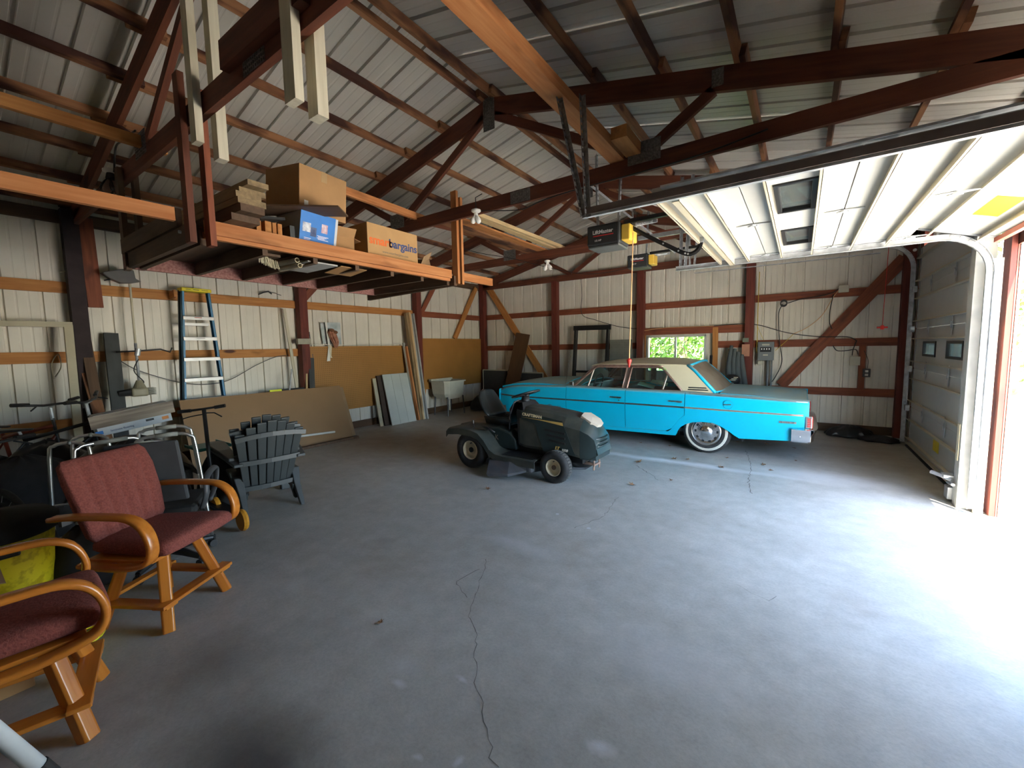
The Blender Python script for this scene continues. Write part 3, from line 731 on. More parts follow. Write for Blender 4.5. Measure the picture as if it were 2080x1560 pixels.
# ================================================================ door openers
DGREY = mat('opener_grey', (0.030, 0.032, 0.032), 0.45, var=.1)
AMBER = mat('amber_lens', (0.85, 0.55, 0.08), 0.3, var=.03)
REDT = mat('red_print', (0.7, 0.03, 0.03), .5, var=0); WHT = mat('white_print', (0.8, 0.8, 0.8), .5, var=0)
def opener(x, y, z, xe, label, arm):
    t = empty('door_opener', (x, y, z), label=label, cat='garage door opener', group='ceiling door openers')
    MB().box(-.20, .14, -.14, .14, 0, .20).build('housing', DGREY, t, local=True, bevel=.018)
    MB().box(-.19, .13, -.13, .13, -.022, .0).build('base_tray', mat('tray_grey', (.10, .105, .10), .4), t, local=True, bevel=.008)
    MB().box(.141, .23, -.10, .12, .02, .175).build('light_lens', AMBER, t, local=True, bevel=.012)
    MB().box(-.225, -.20, -.08, .06, .04, .13).build('light_lens', AMBER, t, local=True, bevel=.01)
    Ry = WM[t.name] @ M.Translation((-.03, -.143, .125)) @ M.Rotation(PI/2, 4, 'X')
    text('brand_lettering', 'LiftMaster', .052, WHT, Ry, t, bold=.001)
    MB().box(-.13, .08, -.1435, -.141, .086, .094).build('red_line', REDT, t, local=True)
    text('power_lettering', '1/2 HP', .026, WHT, WM[t.name] @ M.Translation((-.08, -.143, .045)) @ M.Rotation(PI/2, 4, 'X'), t)
    MB().box(.14, xe - x, -.02, .02, .20, .235).build('rail', BLACK, t, local=True)
    mb = MB()
    for i in range(14): mb.tube(arc((.26 + i*.012, 0, .175), .018, 0, 2*PI, 8, 'yz'), .004, 5)
    mb.box(.24, .46, -.01, .01, .16, .19); mb.build('trolley', STEEL, t, local=True)
    if arm:
        iv = WM[t.name].inverted()
        p = smooth_path([iv @ on(u, v, 1, y) for u, v in ((1283, 462), (1320, 482), (1360, 501), (1386, 513), (1403, 516), (1417, 508), (1423, 496), (1424, 488))], 3)
        MB().tube(p, .022, 6, flat=(.5, 1)).build('pull_arm', BLACK, t, local=True)
        mb = MB()
        for i in (5, 8, 10, 11): mb.tube([p[i] + V((0, -.016, 0)), p[i] + V((0, .016, 0))], .008, 8)
        mb.build('bolt', STEEL, t, local=True)
        e = p[-1]; MB().box(e.x - .02, e.x + .02, -.025, .025, e.z - .02, e.z + .07).box(e.x - .02, e.x + .12, -.03, .03, e.z + .062, e.z + .07).build('arm_bracket', STEEL, t, local=True)
    for dx in (-.14, .08):
        o = perf('hanger_iron', WM[t.name] @ V((dx, .02, .20)), WM[t.name] @ V((dx + (.03 if dx > 0 else -.02), .02, min(.95, 3.9 - z))), t, m=STEEL)
    return t
o1 = opener(-1.62, 4.12, 2.60, 1.30, 'large black opener box over the open door with amber lens, nearer one', True)
o2 = opener(-2.25, 7.10, 2.90, 1.32, 'smaller looking black opener box with amber lens, near the far wall', False)
# crossbar of punched angle the far opener hangs on
props(perf('support_angle', (-2.02, 4.2, 3.42), (-1.75, 7.2, 3.10), None), 'galvanised punched angle running back above the openers', 'metal bracket')
ROPE = mat('rope_tan', (.70, .42, .20), .9, var=.05)
r_ = empty('pull_cord', (-1.42, 4.12, 1.30), label='long tan release cord with red handle hanging from near opener', cat='cord')
MB().tube([(-1.385, 4.10, 2.70), (-1.40, 4.10, 2.0), (-1.415, 4.10, 1.43)], .0055, 6).build('cord', ROPE, r_)
MB().lathe([(.001, 1.375), (.008, 1.385), (.024, 1.44), (.026, 1.455), (.006, 1.47)], 12, M.Translation((-1.415, 4.10, 0))).build('handle', RED, r_)
px_ = on(1792, 665, 1, 8.0)
r_ = empty('pull_cord', (px_.x, 8.0, px_.z), label='thin red cord with red T-handle hanging by the closed door', cat='cord')
MB().tube([(px_.x + .02, 8.0, 3.08), (px_.x, 8.0, px_.z)], .004, 6).build('cord', RED, r_)
MB().tube([(px_.x - .06, 8.0, px_.z), (px_.x + .06, 8.0, px_.z)], .013, 8).tube([(px_.x, 8, px_.z - .03), (px_.x, 8, px_.z + .03)], .02, 8).build('handle', RED, r_)

# ================================================================ timbers resting on the trusses
beam('roof_beam', (-1.47, 1.0, 3.385), (-1.50, 4.15, 3.385), .14, .09, W_ORANGE, None, label='thick orange timber lying across the trusses towards the door opener', cat='beam')
beam('timber_block', (-1.33, 3.55, 3.40), (-1.34, 4.12, 3.40), .14, .10, W_GIRT, None, label='short brown block beside the end of the orange roof timber', cat='board')
beam('loose_board', (-4.20, 2.70, 3.36), (-4.28, 4.10, 3.36), .04, .09, W_ORANGE, None, label='orange board running from the big carton to the middle truss', cat='board')
for i, (x, lab) in enumerate(((-4.15, 'rough dark plank on the trusses, leftmost of the flat stack'), (-3.93, 'middle plank of the flat stack lying on the trusses'), (-3.70, 'pale plank of the flat stack on the trusses, rightmost'))):
    beam('ceiling_plank', (x + .02, 4.15 - i*.05, 3.355 + .004*i), (x - .02, 6.75 + i*.04, 3.355 + .004*i), (.20, .17, .10)[i], .025, (W_PURL, W_ORANGE, W_PALE)[i], None, label=lab, cat='board', group='planks lying on the trusses')
beam('ceiling_plank', (-3.58, 4.2, 3.362), (-3.55, 6.8, 3.362), .05, .05, W_PALE, None, label='narrow pale batten at the right of the plank stack', cat='board', group='planks lying on the trusses')
beam('ceiling_plank', (-4.45, 4.0, 3.39), (-4.35, 4.75, 3.39), .14, .04, W_GIRTR, None, label='short red-brown board end lying behind the hanging post', cat='board', group='planks lying on the trusses')
# white boards hanging from the nearest truss
wb = [(-3.35, 1.19, 2.99, 4.25, .09, 'long white hanging board, left of the left pair'), (-3.29, 1.30, 2.90, 4.25, .085, 'white hanging board with the low end, right of the left pair'),
      (-2.13, 1.19, 2.84, 4.2, .10, 'white hanging board in front, left of the right pair'), (-2.12, 1.31, 2.81, 3.9, .09, 'white hanging board behind, right of the right pair')]
for x, y, z0, z1, h, lab in wb:
    beam('hanging_board', (x, y, z0), (x, y, z1), .045 if y < 1.25 else .06, h, W_WHITE, None, up=(1, 0, 0), label=lab, cat='board', group='white boards hanging from the truss')
# near-left bracing
beam('loose_board', (-4.62, -.9, 3.375), (-4.62, 1.40, 3.375), .05, .09, W_GIRT, None, label='brown board lying on the nearest truss at the upper left corner', cat='board')
beam('truss_brace', (-2.9, 1.20, 3.36), (-2.0, 1.20, 3.34), .05, .16, W_TRUSS, None, label='thick dark timber between the two pairs of white boards', cat='beam')
# ================================================================ hanging storage platform
PF = empty('storage_platform', (-4.4, 2.6, 2.40), label='wooden storage platform hung from the trusses, stacked with cartons and lumber', cat='platform')
PX0, PX1, PYa, PYb = -5.20, -3.66, 1.28, 3.96
beam('front_rail', (-3.66, -0.3, 2.565), (-3.66, 1.12, 2.575), .042, .092, W_ORANGE, PF)
beam('front_rail', (-3.655, 1.30, 2.53), (-3.655, 3.93, 2.53), .042, .10, W_ORANGE, PF)
beam('front_rail', (-3.685, 1.30, 2.475), (-3.685, 3.93, 2.47), .045, .045, W_ORANGE, PF)
beam('front_rail', (-3.66, 4.12, 2.53), (-3.66, 4.78, 2.53), .042, .10, W_ORANGE, PF)
for i in range(7):
    y = PYa + .02 + i * (PYb - PYa - .04) / 6
    beam('joist', (PX0 + .03, y, 2.462), (PX1 - .05, y, 2.462), .042, .12, W_DARK, PF)
beam('joist', (PX0 - .1, PYa - .06, 2.47), (PX1 + .02, PYa - .06, 2.47), .042, .14, W_DARK, PF, label='deeper weathered end joist')
beam('joist', (PX0 - .05, PYa - .085, 2.60), (PX1 - .15, PYa - .085, 2.60), .035, .13, W_DARK, PF)
beam('ledger', (PX0, PYa - .1, 2.462), (PX0, PYb + .05, 2.462), .042, .125, W_PINK, PF, label='speckled pinkish rear board')
beam('end_rail', (PX0 - .2, PYb + .03, 2.405), (PX1 + .03, PYb + .03, 2.455), .05, .12, W_DARK, PF)
MB().box(PX0, PX1 - .03, PYa, PYb, 2.524, 2.534).build('deck_sheet', W_DARK, PF)
for x, y, z0, z1, m in ((-3.63, 1.20, 2.39, 3.54, W_TRUSS), (-3.60, 1.315, 2.38, 3.46, W_GIRTR), (-3.64, 4.02, 2.42, 3.56, W_ORANGE), (-3.64, 4.10, 2.42, 3.50, W_ORANGE), (PX0, 1.20, 2.38, 3.3, W_DARK), (PX0, 1.31, 2.40, 3.3, W_DARK)):
    beam('hanger_post', (x, y, z0), (x, y, z1), .04, .09, m, PF, up=(1, 0, 0))
mb = MB()
for y in (1.17, 3.99): mb.tube([(-3.70, y - .02, 2.47), (-3.70, y - .005, 2.47)], .012, 8)
mb.build('bolt_head', STEEL, PF)

DK = 2.534
def carton(name, x0, x1, y0, y1, z0, z1, m, label, group=None, rz=0, tilt=0, flaps=False, tape=True, tip=0):
    c = ((x0+x1)/2, (y0+y1)/2, z0)
    R = M.Rotation(rz, 4, 'Z') @ M.Rotation(tilt, 4, 'X') @ M.Rotation(tip, 4, 'Y')
    t = empty(name, c, rot=R, label=label, cat='box', group=group)
    a, b, h = (x1-x0)/2, (y1-y0)/2, z1-z0
    if flaps:
        mb = MB(); k = .004
        mb.box(-a, a, -b, b, 0, k).box(-a, -a+k, -b, b, 0, h).box(a-k, a, -b, b, 0, h).box(-a, a, -b, -b+k, 0, h).box(-a, a, b-k, b, 0, h)
        mb.build('carton_body', m, t, local=True)
        for s in (-1, 1):
            MB().hexa([(s*a, -b, h), (s*a, b, h), (s*(a+.06), b, h+.08), (s*(a+.06), -b, h+.08), (s*a-.004, -b, h), (s*a-.004, b, h), (s*(a+.06)-.004, b, h+.08), (s*(a+.06)-.004, -b, h+.08)]).build('flap', m, t, local=True)
            MB().hexa([(-a, s*b, h), (a, s*b, h), (a, s*(b+.07), h-.02), (-a, s*(b+.07), h-.02), (-a, s*b, h+.004), (a, s*b, h+.004), (a, s*(b+.07), h-.016), (-a, s*(b+.07), h-.016)]).build('flap', m, t, local=True)
    else:
        MB().box(-a, a, -b, b, 0, h).build('carton_body', m, t, local=True, bevel=.004)
        if tape:
            MB().box(-a-.001, a+.001, -.03, .03, h-.002, h+.001).box(a, a+.0012, -.03, .03, h-.09, h).build('tape', mat('packing_tape', (.42,.27,.13), .3, var=.05), t, local=True)
            MB().box(-.003 - a, a + .0008, -.0015, .0015, h - .001, h + .0016).build('flap_seam', mat('seam_brown', (.12,.07,.03), .8), t, local=True)
    return t
yb = lambda u, v, X: on(u, v, 0, X)
# big carton
a = on(597, 393, 0, -3.72); b = on(697, 365, 0, -3.72)
bc = carton('cardboard_box', -4.22, -3.72, a.y, b.y, 2.875, 3.27, CARDB, 'largest plain cardboard box, topmost on the storage platform', 'cartons on the storage platform', rz=.10, tip=.10)
MB().box(.251, .2515, -.2, -.16, .03, .10).build('label', WHITEP, bc, local=True)
# dark sheet the big carton stands on
q = [on(430, 445, 2, 2.74), on(640, 398, 2, 2.80), on(682, 410, 2, 2.80), on(568, 442, 2, 2.74)]
beam('dark_board', (-4.3, 1.62, 2.865), (-3.45, 2.32, 2.855), .28, .014, W_DARK, None, label='dark flat board under the big carton, jutting out over the rail', cat='board')
beam('dark_board', (-4.0, 1.72, 2.70), (-3.62, 1.78, 2.70), .02, .22, BLACKM, None, up=(0, 1, .2), label='black upright board between the lumber stack and the big carton', cat='board')
# lumber stack, five rough boards
k = 0
for yy, zz, hh, ww in ((1.50, 2.60, .05, .20), (1.52, 2.66, .055, .17), (1.53, 2.715, .045, .20), (1.52, 2.765, .045, .18), (1.56, 2.81, .04, .19), (1.57, 2.855, .04, .15)):
    beam('rough_plank', (-4.95 + .03*k, yy - .02, zz + .01), (-3.50 + .025 * ((k*3) % 4), yy + .02, zz + .01), ww, hh, W_PLANK if k > 1 else W_DARK, None,
         label=['lowest dark board of the lumber stack', 'second lowest board of the lumber stack', 'third board up in the lumber stack', 'fourth board up in the lumber stack', 'second highest board of the lumber stack', 'topmost board of the lumber stack'][k] + ' at the left end of the platform', cat='board', group='lumber stack on the platform')
    k += 1
for i, yy in enumerate((1.70, 1.775, 1.825, 1.87)):
    beam('board_on_edge', (-4.8, yy, 2.534 + .078), (-3.70, yy, 2.534 + .078), (.035, .05, .03, .035)[i], .15, W_GIRT, None, label=['first', 'second', 'third', 'fourth'][i] + ' from the left of the boards on edge behind the platform rail', cat='board', group='boards on edge on the platform')
beam('board_on_edge', (-4.6, 1.965, 2.534 + .07), (-3.66, 1.955, 2.534 + .08), .04, .14, W_GREY, None, label='dark grey board on edge beside the blue printed box', cat='board')
# blue printed box
BLUEP = mat('blue_print', (0.02, 0.20, 0.62), .45, var=.08, scale=6)
def printed():
    t = carton('printed_box', -4.12, -3.77, 2.03, 2.42, DK + .02, DK + .37, mat('white_card', (.62, .64, .66), .5, var=.03), 'blue and white printed product box leaning on the platform', tape=False, rz=.10, tip=.22)
    MB().box(.1755, .177, -.195, .165, .0, .35).build('blue_print', BLUEP, t, local=True)
    mp = [mat('photo_pink', (.55, .25, .33), .5, col2=(.75, .62, .66), scale=30), mat('photo_grey', (.25, .30, .45), .5, col2=(.75, .78, .82), scale=28), mat('photo_dark', (.02, .05, .16), .5, col2=(.10, .16, .32), scale=25)]
    for i, (y0, y1, z0, z1, mm) in enumerate(((-.17, -.09, .17, .25, 1), (-.09, -.03, .14, .22, 2), (.02, .085, .19, .27, 0), (-.04, .02, .02, .08, 0), (.03, .10, .02, .08, 0), (-.18, -.10, .01, .07, 1))):
        MB().box(.177, .1775, y0, y1, z0, z1).build('printed_picture', mp[mm], t, local=True)
    mb = MB()
    for i in range(4): mb.box(.177, .1775, -.02 + .01*(i % 2), .10 - .02*(i % 3), .155 - i*.010, .160 - i*.010)
    for i in range(3): mb.box(.177, .1775, -.15, -.08 - .01*i, .115 - i*.012, .119 - i*.012)
    mb.build('printed_lines', WHT, t, local=True)
    return t
printed()
carton('cardboard_box', -4.20, -3.80, 2.47, 2.68, DK, DK + .20, CARDB, 'open cardboard box with raised flaps right of the blue box', 'cartons on the storage platform', flaps=True, rz=-.12)
a = on(748, 520, 0, -3.73); b = on(847, 478, 0, -3.73)
sb = carton('cardboard_box', -4.15, -3.73, a.y, b.y, DK, b.z, mat('cardboard_bright', (.50, .29, .12), .8, var=.05), 'cardboard box printed smartbargains in orange and blue', 'cartons on the storage platform', tape=False)
hw = (b.y - a.y) / 2; T0 = WM[sb.name] @ M.Translation((.211, 0, 0)) @ M(((0, 0, 1, 0), (1, 0, 0, 0), (0, 1, 0, 0), (0, 0, 0, 1)))
hh = b.z - DK
text('lettering_smart', 'smart', .125, mat('orange_ink', (.78, .16, .03), .6, var=0), T0 @ M.Translation((-hw*.52, hh*.56, 0)), sb, bold=.0035)
text('lettering_bargains', 'bargains', .122, mat('blue_ink', (.035, .07, .20), .6, var=0), T0 @ M.Translation((hw*.38, hh*.56, 0)), sb, bold=.003)
text('lettering_address', 'www.smartbargains.com', .036, mat('blue_ink_faint', (.22, .17, .12), .6, var=0), T0 @ M.Translation((0.02, hh*.30, 0)), sb)
carton('cardboard_box', -4.5, -4.2, 2.66, 2.80, DK, DK + .21, CARDB2, 'dark narrow cardboard box pressed behind the lettered one', 'cartons on the storage platform', tape=False)
t = carton('cardboard_box', -3.92, -3.74, 3.48, 3.70, DK + .02, DK + .12, CARDB2, 'small battered cardboard box tipped at the right end of the platform', 'cartons on the storage platform', rz=.3, tilt=.45, flaps=True)
# things poking through below the deck
tub = [(-3.86, 2.09, 2.44), (-3.86, 2.14, 2.425), (-3.86, 2.115, 2.395)]
for i, (x, y, z) in enumerate(tub):
    mb = MB(); m_ = frame((x, y, z), (x - .35, y - .01, z + .005)) @ M.Rotation(PI/2, 4, 'Y')
    mb.lathe([(.018, 0), (.022, 0), (.022, .35), (.018, .35), (.018, 0)], 14, m_)
    mb.build('cardboard_tube', CREAM, None, label=['pale cardboard tube under the platform, left of three', 'pale cardboard tube under the platform, right of three', 'pale cardboard tube under the platform, lowest of three'][i], cat='tube', group='cardboard tubes under the platform')
fb = empty('floor_brush', (-3.86, 1.80, 2.42), label='bristled brush head poking out under the platform', cat='brush')
rr = random.Random(3); mb = MB()
for i in range(70):
    x = -3.86 + rr.uniform(-.02, .02); y = 1.76 + i/70*.14
    mb.tube([(x, y, 2.44 - (y-1.76)*.3), (x + rr.uniform(-.02, .02), y + rr.uniform(-.01, .02), 2.37 - (y-1.76)*.3)], .0025, 3)
mb.build('bristles', CREAM, fb); MB().box(-3.9, -3.82, 1.74, 1.92, 2.43, 2.45).build('brush_block', W_DARK, fb)
beam('white_sheet', (-4.3, 2.28, 2.425), (-3.75, 2.28, 2.425), .30, .012, mat('dull_white_sheet', (.42, .42, .40), .6), None, label='dull white sheet tucked under the platform joists', cat='sheet')
beam('cardboard_flap', (-4.05, 2.62, 2.40), (-3.76, 2.62, 2.43), .30, .006, CARDB, None, label='bent cardboard sheet hanging below the platform rail', cat='cardboard')

# ================================================================ lamps
LEDW = mat('bulb_white', (.85, .83, .78), .3, var=0)
def lamp(x, y, z, bulbs, label, clear=False, s=1.0):
    t = empty('ceiling_lamp', (x, y, z), label=label, cat='lamp', group='bare bulb lamps')
    MB().lathe([(.001, 0), (.035, .0), (.055, .012), (.055, .03), (.02, .045), (.001, .045)][::-1], 18).build('socket_plate', WHITEP, t, local=True, smooth=True)
    gm = glass_mat('clear_bulb', (.85, .87, .88)) if clear else LEDW
    for i, (dx, dy, dz) in enumerate(bulbs):
        d = V((dx, dy, dz)).normalized(); m = frame((0, 0, 0), d) @ M.Rotation(PI/2, 4, 'Y')
        MB().lathe([(.001, 0), (.017*s, 0), (.017*s, .035*s), (.001, .035*s)], 12, m).build('socket', BLACKM if clear else WHITEP, t, local=True)
        MB().lathe([(.012*s, .035*s), (.02*s, .05*s), (.030*s, .075*s), (.033*s, .095*s), (.028*s, .115*s), (.014*s, .128*s), (.001, .131*s)], 16, m).build('bulb', gm, t, local=True, smooth=True)
    return t
p = on(967, 432, 1, 3.88); lamp(p.x, p.y, p.z, [(.25, .1, -1), (-.45, -.1, -1)], 'lamp with two white bulbs hung on the middle truss beside the orange post')
MB().tube([(p.x, p.y, p.z + .04), (p.x - .02, p.y + .02, p.z + .18), (p.x + .05, 3.94, p.z + .22)], .006, 6).build('lamp_wire', BLACK, None, label='short black wire above the two-bulb lamp at the middle truss', cat='wire')
p = on(1112, 533, 1, 6.6); lamp(p.x, p.y, p.z, [(.5, .1, -1), (-.4, -.1, -1)], 'farther lamp with two white bulbs below the third truss', s=1.15)
p = on(224, 352, 1, 1.18); lamp(p.x, p.y, p.z, [(.35, .2, -1), (-.1, -.2, -1)], 'pale socket with two large clear bulbs at upper left', clear=True, s=1.6)
def wire(pts, r=.005, m=None, label='', cat='wire', n=6, group=None):
    return MB().tube(smooth_path(pts, n), r, 6).build('wire', m or BLACK, None, label=label, cat=cat, group=group, smooth=True)
w0 = lambda u, v, ax, val: tuple(on(u, v, ax, val))
wire([w0(232, 350, 1, 1.18), w0(235, 300, 1, 1.2), w0(250, 285, 1, 1.2), w0(275, 265, 1, 1.2)], .008, label='black wire curling down the truss to the clear bulbs')
wire([w0(u, v, 1, 3.92) for u, v in ((965, 428), (1010, 428), (1060, 425), (1100, 408), (1160, 388), (1300, 350), (1420, 315), (1560, 262))], .006, label='black cable clipped along the middle truss')
wire([w0(u, v, 1, 6.6) for u, v in ((940, 505), (980, 515), (1040, 525), (1100, 540), (1180, 556), (1240, 552), (1290, 540))], .006, label='dark cable drooping below the third truss to the far opener')
# ================================================================ things along the left wall
LW = XL + .05     # face of the girts
# step ladder hanging closed on the wall
def ladder():
    FIB = mat('blue_fibreglass', (.025, .20, .40), .45, var=.08, stretch=(1, 1, .2))
    ALU = mat('ladder_aluminium', (.50, .50, .49), .4, .3, var=.08)
    LY = mat('ladder_yellow', (.80, .66, .0), .4, var=.04)
    t = empty('step_ladder', (-7.30, 2.4, .77), label='blue fibreglass step ladder with yellow top hanging on the wall', cat='ladder')
    X = -7.22
    def pz(z): return (z - .77) / 1.76
    def yl(z): return 2.125 + (2.215 - 2.125) * pz(z)
    def yr(z): return 2.665 + (2.545 - 2.665) * pz(z)
    for f in (yl, yr):
        s = 1 if f is yl else -1
        mb = MB(); 
        mb.bar((X, f(.77), .77), (X, f(2.50), 2.50), .07, .006, up=(0, 1, 0))
        mb.bar((X + .033, f(.77) + .012*s, .77), (X + .033, f(2.50) + .012*s, 2.50), .004, .028, up=(0, 1, 0))
        mb.bar((X - .033, f(.77) + .012*s, .77), (X - .033, f(2.50) + .012*s, 2.50), .004, .028, up=(0, 1, 0))
        mb.build('side_rail', FIB, t)
        MB().box(X - .045, X + .045, f(.77) - .02, f(.77) + .02, .745, .79).build('rubber_foot', BLACKM if s > 0 else FIB, t, bevel=.004)
        mb = MB(); mb.bar((X - .075, f(.77), .79), (X - .06, f(2.50), 2.49), .03, .035); mb.build('rear_rail', mat('rail_black', (.02,.03,.04), .5), t)
    for z in (.94, 1.235, 1.53, 1.825, 2.12):
        MB().box(X - .045, X + .05, yl(z) + .004, yr(z) - .004, z, z + .006).box(X + .044, X + .05, yl(z) + .004, yr(z) - .004, z - .045, z + .006).box(X - .045, X - .04, yl(z), yr(z), z - .03, z).build('step', ALU, t)
    MB().box(X + .0505, X + .051, 2.33, 2.42, 2.10, 2.112).build('step_label', REDTRIM, t)
    MB().box(X + .0505, X + .051, 2.34, 2.44, 1.805, 1.815).build('step_label', mat('label_grey', (.25,.25,.25), .5), t)
    MB().box(X - .08, X - .03, yl(2.03) + .01, yr(2.03) - .05, 1.995, 2.035).build('spreader', ALU, t)
    for (ya, za, yc, zd) in ((yl(.80), .80, 2.30, .90), (yr(.84), .84, 2.48, .92)):
        MB().bar((X + .02, ya, za), (X + .02, yc, zd), .012, .02).build('knee_brace', ALU, t)
    MB().box(X - .10, X + .06, 2.20, 2.565, 2.475, 2.525).build('top_cap', LY, t, bevel=.008)
    MB().box(X + .0605, X + .061, 2.25, 2.31, 2.497, 2.503).box(X + .0605, X + .061, 2.34, 2.41, 2.496, 2.504).box(X + .0605, X + .061, 2.44, 2.52, 2.497, 2.503).build('cap_lettering', BLACK, t)
ladder()
beam('ladder_hook', (-7.44, 2.15, 2.42), (-7.24, 2.15, 2.44), .03, .10, W_GIRT, wall_left)

# string trimmer hung upside down
def trimmer():
    t = empty('string_trimmer', (-7.25, 1.63, 1.1), label='string trimmer hanging head up, tan shaft and grey engine at the bottom', cat='string trimmer')
    A = on(262, 560, 0, -7.3); B = on(283, 780, 0, -7.22)
    MB().tube([A, A.lerp(B, .66)], .013, 10).build('shaft', CREAM, t, smooth=True)
    MB().tube([A.lerp(B, .62), B], .016, 10).build('lower_shaft', STEEL, t, smooth=True)
    C = A.lerp(B, .70)
    MB().tube([C + V((0, -.20, 0)), C + V((.02, .02, .01)), C + V((.02, .25, .03)), C + V((0, .36, -.01)), C + V((.02, .38, .05))], .010, 8).build('cross_handle', BLACK, t, smooth=True)
    MB().tube([C + V((.02, 0, -.05)), C + V((.02, .02, .04))], .03, 10).build('clamp', STEEL, t)
    wp = [C + V((.02, .01, -.1)), C + V((.04, -.05, -.25)), C + V((.03, .04, -.4)), B + V((.02, 0, 0))]
    MB().tube(smooth_path(wp), .006, 6).build('cable', BLACK, t)
    MB().tube([B + V((0, 0, .05)), B + V((0, 0, -.06))], [.03, .075], 14).build('clutch_housing', mat('tan_plastic', (.30, .27, .18), .5), t, smooth=False)
    mb = MB().box(B.x - .08, B.x + .09, B.y - .10, B.y + .07, B.z - .16, B.z - .05); mb.build('engine_block', mat('tan_plastic', (.30, .27, .18)), t, bevel=.02)
    mb = MB()
    for i in range(6): mb.box(B.x - .07, B.x + .08, B.y + .07 + .0, B.y + .15, B.z - .15 + i*.017, B.z - .142 + i*.017)
    mb.build('cooling_fins', mat('fins_grey', (.32, .30, .24), .5), t)
    MB().tube([B + V((.02, -.10, -.10)), B + V((.02, -.22, -.11))], [.05, .04], 10).build('air_filter', BLACK, t)
    # debris guard at the top
    A0 = on(245, 563, 0, -7.25)
    poly = [on(u, v, 0, -7.2) for u, v in ((205, 553), (225, 566), (246, 575), (268, 575), (288, 572), (276, 566), (272, 549), (262, 545), (235, 548))]
    n = len(poly); vs = poly + [p + V((-.10, 0, 0)) for p in poly]
    MB().add(vs, [tuple(range(n)), tuple(range(n, 2*n))[::-1]] + [(i, n+i, n+(i+1) % n, (i+1) % n) for i in range(n)]).build('debris_guard', mat('guard_grey', (.10, .095, .09), .5), t, bevel=.01)
    for k in (-1, 1): MB().tube([A0, A0 + V((0, -.16 if k < 0 else .12, -.06*(k < 0)))], .008, 6).build('trimmer_line', BLACK, t)
trimmer()

# white wooden frame leaning far left
WF = mat('frame_offwhite', (.48, .43, .30), .55, var=.06)
t = empty('door_frame', (-7.2, .5, 0), label='off-white wooden door frame leaning at the far left', cat='frame')
beam('frame_side', (-7.05, 1.03, .60), (-7.22, 1.07, 1.96), .06, .075, WF, t, up=(0, 1, 0)); beam('frame_top', (-7.22, -.3, 1.955), (-7.22, 1.105, 1.965), .06, .06, WF, t)
beam('frame_side', (-7.0, -.32, .0), (-7.22, -.32, 1.99), .06, .075, WF, t, up=(0, 1, 0))
beam('frame_side', (-6.98, 1.02, .0), (-7.05, 1.03, .60), .06, .075, WF, t, up=(0, 1, 0))
# leaning boards
def lean(name, u0, v0, u1, v1, x0, x1, wd, th, m, label, cat='board', group=None, zend=None):
    a = on(u1, v1, 0, x1); b = on(u0, v0, 0, x0)
    if zend is not None:
        tt = (b.z - zend) / (b.z - a.z); a = b + (a - b) * tt
    return beam(name, a, b, th, wd, m, None, up=(0, 1, 0), label=label, cat=cat, group=group)
lean('leaning_board', 171, 678, 200, 835, -7.42, -7.15, .10, .05, W_DARK, 'grey-brown board leaning right of the dark post', group='boards leaning at far left', zend=.02)
lean('leaning_board', 174, 745, 200, 835, -7.36, -7.12, .11, .03, W_PURL, 'shorter peeling red-brown board leaning at the dark post', group='boards leaning at far left', zend=.02)
lean('leaning_board', 225, 677, 240, 820, -7.40, -7.18, .14, .04, W_GREY, 'dark grey board leaning beside the string trimmer', group='boards leaning at far left', zend=.02)
MB().box(-7.42, -7.41, 1.48, 1.50, .9, 1.88).build('board_cleat', BLACKM, wall_left)
lean('white_batten', 577, 627, 604, 792, -7.40, -7.27, .05, .02, W_WHITE, 'long thin white batten leaning against the red post', zend=.02)
lean('leaning_board', 622, 716, 623, 790, -7.42, -7.25, .03, .02, W_PALE, 'narrow pale strip beside the dark board on pegboard', zend=.02)
lean('leaning_board', 632, 727, 634, 788, -7.38, -7.22, .10, .02, W_GREY, 'short dark grey board leaning on the left pegboard', zend=.02)
lean('metal_strip', 628, 674, 636, 730, -7.43, -7.40, .012, .012, DSTEEL, 'thin grey rod standing above the dark board', cat='rod')
lean('metal_strip', 593, 750, 588, 792, -7.2, -7.1, .02, .02, STEEL, 'short bright rod beside the red post', cat='rod')
# pegboards
def pegboard(axis, a0, a1, z0, z1, base, m, label, step=.0254*1.5):
    t = empty('pegboard', ((base, (a0+a1)/2, z0) if axis == 'y' else ((a0+a1)/2, base, z0)), label=label, cat='pegboard')
    if axis == 'y': MB().box(base - .006, base, a0, a1, z0, z1).build('board', m, t)
    else: MB().box(a0, a1, base, base + .006, z0, z1).build('board', m, t)
    mb = MB(); ny = int((a1-a0)/step); nz = int((z1-z0)/step)
    for i in range(1, ny):
        for j in range(1, nz):
            a = a0 + i*step; z = z0 + j*step; h = .0045
            if axis == 'y': mb.add([(base+.0006, a-h, z-h), (base+.0006, a+h, z-h), (base+.0006, a+h, z+h), (base+.0006, a-h, z+h)], [(0, 1, 2, 3)])
            else: mb.add([(a-h, base-.0006, z-h), (a+h, base-.0006, z-h), (a+h, base-.0006, z+h), (a-h, base-.0006, z+h)], [(0, 1, 2, 3)])
    mb.build('holes', mat('peg_hole', (.05, .025, .01), .9), t, kind='stuff')
PEG = mat('pegboard_tan', (.36, .17, .040), .5, var=.10, scale=1.6)
PEG2 = mat('pegboard_grey', (.22, .215, .18), .6, var=.08)
pegboard('y', 4.12, 6.43, .42, 1.68, -7.40, PEG, 'long tan pegboard on the left wall')
pegboard('y', 6.86, 9.12, .62, 1.85, -7.41, PEG, 'second tan pegboard, in the corner behind the sink')
pegboard('x', -3.60, -3.08, .9, 1.73, 9.12, PEG2, 'small grey pegboard behind the car by the black frame')
